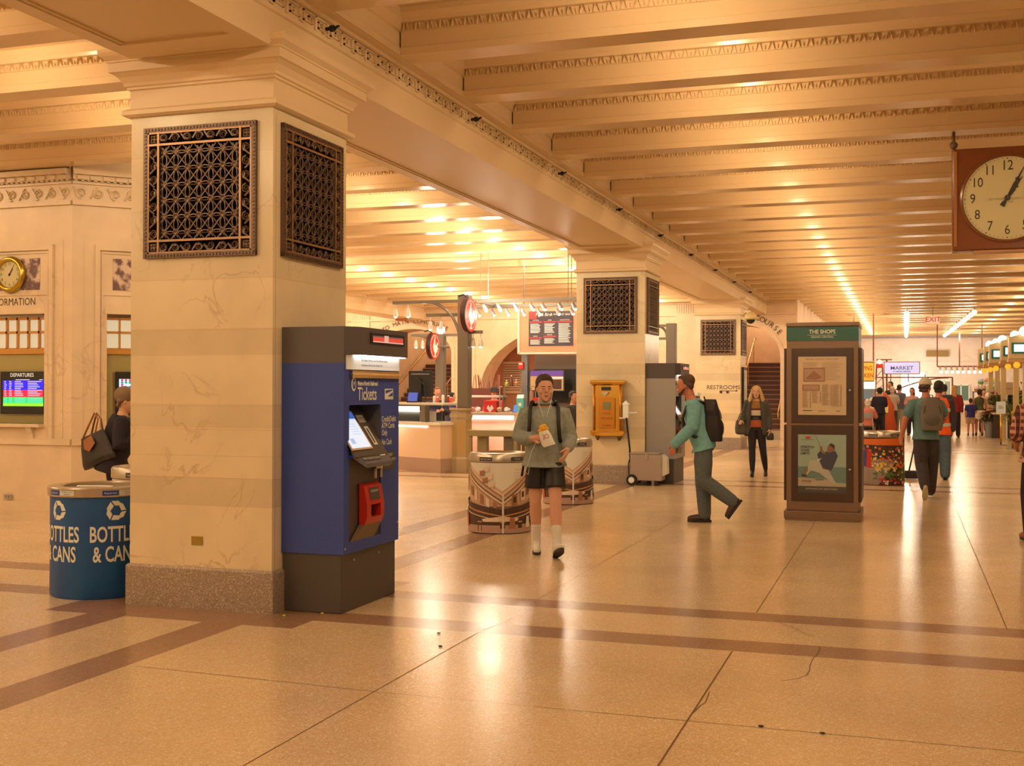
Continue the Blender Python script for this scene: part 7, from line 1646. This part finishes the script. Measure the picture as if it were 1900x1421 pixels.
q = at_y(1605, 722, 47); t = thing('drinks_fridge', 'white topped drinks fridge at the far left stall', 'fridge', (q.x-.1, 47.2, 0)); MB().box(-.6, .45, 0, .7, 0, 1.62).build('body', mat('fridge_grey', (170, 150, 120), .4), t); MB().box(-.6, .45, -.03, 0, 1.64, 1.98).build('lightbox', glow('fridge_white', (255, 246, 230), 1.6), t); MB().box(-.62, .47, 0, .72, 1.62, 2.0).build('top', M_WHITE, t); MB().box(-.5, .35, -.02, 0, .9, 1.58).build('glass_door', glow('fridge_blue', (120, 130, 130), .6), t)
t = thing('sweet_jars', 'stack of white and pink striped tubs in front of the lattice tower', 'tubs', (at_y(1633, 722, 48).x, 48.2, 1.0)); MB().box(-.25, .25, -.2, .2, -1.0, 0).build('stand', M_FR, t)
for k, c_ in enumerate(((230, 200, 160), (214, 84, 70), (236, 210, 176), (120, 96, 70))): m_ = MB(); m_.lathe([(.17-.01*k, k*.17), (.18-.01*k, k*.17+.12), (.13-.01*k, k*.17+.165)], n=14); m_.build('tub', mat('tub%d' % k, c_, .4), t, smooth='auto')
# orange draped sign stand (double bass shaped drape in the photo)
q = on_floor(1646, 806); t = thing('draped_stand', 'rust orange draped figure-shaped stand with a yellow card and black pole', 'stand', (q.x, q.y, 0)); mb = MB(); rings(mb, [((0, 0, 0), .20, .15, 0, 0), ((0, 0, .25), .33, .2, 0, 0), ((0, 0, .7), .24, .16, 0, 0), ((0, 0, 1.0), .25, .15, 0, 0), ((-.05, 0, 1.35), .12, .1, 0, 0), ((-.1, 0, 1.5), .05, .05, 0, 0)], 20); mb.build('drape', mat('drape_orange', (196, 76, 26), .6), t, smooth=True)
MB().box(-.12, .04, -.2, -.18, .78, 1.05).build('card', mat('card_yellow', (244, 216, 120), .5), t); m_ = MB(); m_.tube([(-.16, -.25, 0), (-.12, -.22, 1.2)], .02, 6); m_.build('pole', M_BLACK, t)
# chairs and table by the kiosk
def chair(label, x, y, rz):
    t = thing('metal_chair', label, 'chair', (x, y, 0), rz, 'silver chairs at the far tables')
    MB().box(-.2, .2, -.2, .2, .43, .46).build('seat', M_DARK, t, bevel=.01)
    for sx in (-1, 1):
        m_ = MB(); m_.tube([(sx*.2, .2, 0), (sx*.19, .19, .45), (sx*.17, .24, .88)], .014, 6); m_.build('leg', M_STEEL, t); m_ = MB(); m_.tube([(sx*.2, -.2, 0), (sx*.19, -.18, .44)], .014, 6); m_.build('leg', M_STEEL, t)
    mb = MB(); mb.box(-.17, .17, .225, .25, .70, .88); mb.build('backrest', M_STEELD, t, bevel=.01); m_ = MB(); m_.tube([(-.19, .2, .22), (.19, .2, .22)], .01, 5); m_.build('stretcher', M_STEEL, t)
q = on_floor(1612, 806); chair('silver chair under the person in pink at the far tables', at_y(1610, 722, 38.5).x, 38.44, P_-.1); chair('silver chair whose back faces us nearest the colourful bin', at_y(1613, 722, 37.6).x, 37.5, P_*2-.1) if False else None
chair('silver chair behind the table left of the pink shirt', at_y(1601, 722, 40.3).x+.02, 40.5, .3); chair('silver chair at the farther table beside the drinks fridge', at_y(1618, 722, 44.0).x, 44.1, .2)
a = at_y(1606, 722, 39.4); t = thing('cafe_table', 'small dark cafe table between the seated people', 'table', (a.x, 39.4, 0)); MB().lathe([(.40, .72), (.40, .75)], n=20).build('table_top', M_DARK, t); MB().lathe([(.03, .02), (.03, .72)], n=8).build('column', M_STEELD, t); MB().lathe([(.22, 0), (.22, .02)], n=16).build('foot', M_STEELD, t)
a = at_y(1618, 722, 43.2); t = thing('cafe_table', 'small dark cafe table farther back beside the standing people', 'table', (a.x, 43.3, 0)); MB().lathe([(.35, .72), (.35, .75)], n=20).build('table_top', M_DARK, t); MB().lathe([(.03, .02), (.03, .72)], n=8).build('column', M_STEELD, t); MB().lathe([(.22, 0), (.22, .02)], n=16).build('foot', M_STEELD, t)
# lit booth headers receding on the right
M_HD = mat('header_cream', (206, 160, 92), .4); GRN = mat('frame_green', (20, 90, 70), .4)
HD = [(1833, 45.0, 650, 658, 640), (1845, 43.0, 646, 656, 636), (1856, 40.5, 641, 652, 628), (1879, 37.5, 635, 647, 618), (1896, 35.0, 628, 640, 608)]
wd = ('fifth', 'fourth', 'third', 'second', 'first')
for k, (px, Y, _, _, _) in enumerate(HD):
    q = at_y(px, 655, Y); zc = q.z; t = thing('stall_header', 'cream stall header with green framed lit sign, %s in the receding row at right' % wd[k], 'stall header', (q.x+.3, Y, 0), 0, 'stall headers along the right of the hall')
    w_ = .62; z0, z1 = 2.45, 3.05
    MB().box(-w_, w_+.6, 0, .5, z0, z1).build('fascia', M_HD, t, bevel=.02); mb = MB(); mb.prism([(-w_, z1), (-.3, z1+.1), (-.2, z1+.28), (.2, z1+.28), (.3, z1+.1), (w_, z1)], lambda p, s_, d_: Vector((p, d_, s_)), .0, .15); mb.build('pediment', M_HD, t)
    sw = .42 if k != 2 else .75; MB().box(-w_+.06, -w_+.06+sw, -.03, 0, 2.60, 2.90).build('sign_frame', GRN, t); MB().box(-w_+.12, -w_+sw, -.045, -.03, 2.65, 2.85).build('lit_sign', glow('header_white', (214, 246, 232), 1.3), t)
    MB().ball((-.25, -.1, z1+.16), .13, 14).build('globe', glow('globe_soft', (255, 250, 214), 4), t, smooth=True)
    m_ = MB(); m_.box(-w_+.35, -w_+.5, .1, .25, 0, z0); m_.build('column', M_HD, t); m_ = MB(); m_.box(w_+.3, w_+.45, .1, .25, 0, z0); m_.build('column', M_HD, t)
    m_ = MB(); m_.ball((-w_+.2, .1, z0-.16), .09, 8); m_.build('amber_lamp', glow('amber', (236, 150, 30), 1.5), t); m_ = MB(); m_.box(-w_-.02, w_+.6, -.02, .5, z0-.08, z0); m_.build('soffit_trim', mat('trim_gold', (190, 130, 60), .3, .4), t)
# shelving with baskets
a, b = at_y(1806, 720, 50), at_y(1868, 722, 50); t = thing('display_shelf', 'grey display shelf stacked with wrapped baskets at the far right', 'shelf', ((a.x+b.x)/2, 50, 0)); w_ = (b.x-a.x)/2
for z in (1.0, 1.5): m_ = MB(); m_.box(-w_, w_, 0, .5, z, z+.04); m_.build('board', M_STEELD, t)
for x in (-1, 1): m_ = MB(); m_.box(x*w_-.03, x*w_+.03, 0, .5, 0, 1.54); m_.build('side', M_STEELD, t)
random.seed(11)
BC = [(206, 120, 70), (196, 190, 60), (226, 200, 170), (214, 150, 110), (226, 200, 60), (120, 150, 60), (230, 210, 190), (190, 180, 190)]
for k in range(9):
    x = -w_+.15+(2*w_-.3)*(k % 5)/4; z = 1.54+(0 if k < 5 else .27); x += .0 if k < 5 else .14; nm = ('orange', 'lime', 'cream', 'peach', 'yellow', 'green', 'white', 'lilac', 'tan')[k]
    t = thing('wrapped_basket', '%s round wrapped basket on the %s row of the far display shelf' % (nm, 'lower' if k < 5 else 'upper'), 'basket', ((a.x+b.x)/2+x, 50.25, z), 0, 'wrapped baskets on the display shelf'); MB().lathe([(.08, 0), (.12, .09), (.12, .10)], n=14).build('basket', mat('basket%d' % (k % 8), BC[k % 8], .5), t); m_ = MB(); m_.ball((0, 0, .16), .11, 10); m_.build('wrap', mat('basket%d' % ((k+2) % 8), BC[(k+2) % 8], .3), t, smooth=True)
# flower stall
def plant(name, label, cat, x, y, z, r, h, leafc, flow, n, group=None, pot=None, seed=1, tall=1.0):
    t = thing(name, label, cat, (x, y, z), 0, group); rr = random.Random(seed)
    if pot: MB().lathe([(pot[0]*.8, 0), (pot[0], pot[1]), (pot[0]*.9, pot[1]), (pot[0]*.8, pot[1]*.8)], n=18).build('pot', mat('pot'+str(pot[2]), pot[2], .6), t, smooth='auto')
    z0 = pot[1]*.8 if pot else 0
    mb = MB()
    for i in range(n):
        a, b_, c_ = rr.uniform(0, 6.28), rr.uniform(0, 1), rr.uniform(.1, 1); R_ = r*math.sqrt(b_); p = Vector((R_*math.cos(a), R_*math.sin(a), z0+h*c_*(1-.4*b_)))
        d = Vector((math.cos(a), math.sin(a), rr.uniform(.3, 1.5)*tall)).normalized(); s_ = d.cross(Vector((0, 0, 1))).normalized()*rr.uniform(.012, .03)*(1+r); L_ = rr.uniform(.10, .22)*(1+h)
        m1 = p+d*L_*.5; mb.add([p, m1-s_, m1+s_, p+d*L_+Vector((0, 0, -.03))], [(0, 1, 3, 2)])
    mb.build('leaves', mat('leaf'+str(leafc), leafc, .6), t)
    for fc in flow:
        mb = MB()
        for i in range(max(6, n//8)):
            a, b_ = rr.uniform(0, 6.28), rr.uniform(0, 1); R_ = r*math.sqrt(b_)*1.1; p = Vector((R_*math.cos(a), R_*math.sin(a), z0+h*(1.25-.5*b_)+rr.uniform(-.03, .10)))
            for k in range(5): an = k*1.257; e = Vector((math.cos(an), math.sin(an), .5))*.075; f_ = Vector((-math.sin(an), math.cos(an), 0))*.035; mb.add([p, p+e*.7+f_, p+e*1.2, p+e*.7-f_], [(0, 1, 2, 3)])
        mb.build('blossoms', mat('bloom'+str(fc), fc, .6), t)
    return t
P0 = at_y(1850, 722, 42)
stall('dark brown flower stall counter behind the sign stand', 1843, 1893, 42, .85, (64, 36, 24), name='flower_counter')
xs_ = [at_y(p, 722, 42.3).x for p in (1836, 1852, 1868, 1884, 1897)]
spec = [('orange flowers in a grey bucket at the left end of the flower stall', (70, 66, 26), [(220, 120, 40), (120, 40, 24)]), ('cream and red flowers heaped on the flower stall', (84, 86, 36), [(230, 176, 110), (170, 24, 26)]),
        ('pale pink bouquet beside the small price sign', (70, 80, 30), [(236, 190, 140)]), ('purple and dark flowers on the flower stall', (50, 60, 26), [(90, 50, 70), (200, 140, 50)]), ('tall yellowish grass plant at the right end of the flower stall', (110, 104, 36), [])]
for k, (l_, lc, fl_) in enumerate(spec): plant('flower_bouquet', l_, 'flowers', xs_[k], 42.3+(k % 2)*.15, .85 if 0 < k else 0, .23 if k != 4 else .28, .36 if k != 4 else .80, lc, fl_, 150, 'flowers of the far flower stall', (.16, .55 if k == 0 else .22, (132, 116, 90)), seed=k)
plant('potted_palm', 'spiky green potted plant standing behind the flower stall', 'plant', at_y(1864, 722, 46).x, 46, 0, .30, 1.1, (60, 76, 26), [], 200, None, (.2, .7, (90, 60, 40)), 7, 1.6)
plant('potted_palm', 'broad olive green plant near the plaid shirt shoulder', 'plant', at_y(1886, 722, 40).x, 40.1, 0, .35, .9, (104, 98, 36), [], 220, None, (.22, .5, (90, 60, 40)), 8, 1.4)
a = at_y(1870, 722, 41.2); t = thing('handwritten_sign', 'tan hand-lettered board on a stick above the flowers', 'sign', (a.x, 41.6, 0)); MB().box(-.28, .28, -.01, .01, 1.45, 1.85).build('board', mat('board_tan', (196, 154, 100), .6), t); m_ = MB(); m_.box(-.02, .02, .01, .03, 0, 1.5); m_.build('stick', M_WHITE, t)
pc = Pic(plane_fn((-.28, -.012, 1.85), (1, 0, 0), (0, 0, 1)), .56, .40, .002); pc.text('Flowers', .5, .5, .3, mat('board_ink', (150, 104, 62), .5), shear=.3); pc.build('lettering', t)
q = on_floor(1857, 826); t = thing('sign_stand', 'brass post stand holding a white notice in the middle distance at right', 'sign stand', (q.x, q.y, 0)); MB().lathe([(.17, 0), (.17, .012), (.05, .03)], n=24).build('base', M_STEELD, t, smooth='auto'); m_ = MB(); m_.tube([(0, 0, .02), (0, 0, 1.0)], .025, 8); m_.build('post', M_BRASS, t, smooth=True); zz = at_y(1857, 745, q.y).z; MB().box(-.125, .125, -.035, -.02, zz-.35, zz).build('notice', mat('notice_white', (214, 200, 200), .5), t); pc = Pic(plane_fn((-.125, -.037, zz), (1, 0, 0), (0, 0, 1)), .25, .35, .001); pc.lines(.2, .35, .8, .65, 3, M_INK, .3); pc.build('notice_text', t)
q = on_floor(1870, 833); t = thing('queue_post', 'brass queue post with grey foot right of the notice stand', 'queue post', (q.x+.12, q.y, 0)); MB().lathe([(.17, 0), (.17, .015), (.05, .035)], n=24).build('base', M_STEELD, t, smooth='auto'); m_ = MB(); m_.tube([(0, 0, .02), (0, 0, .98)], .025, 8); m_.ball((0, 0, 1.0), .035, 8); m_.build('post', M_BRASS, t, smooth=True)
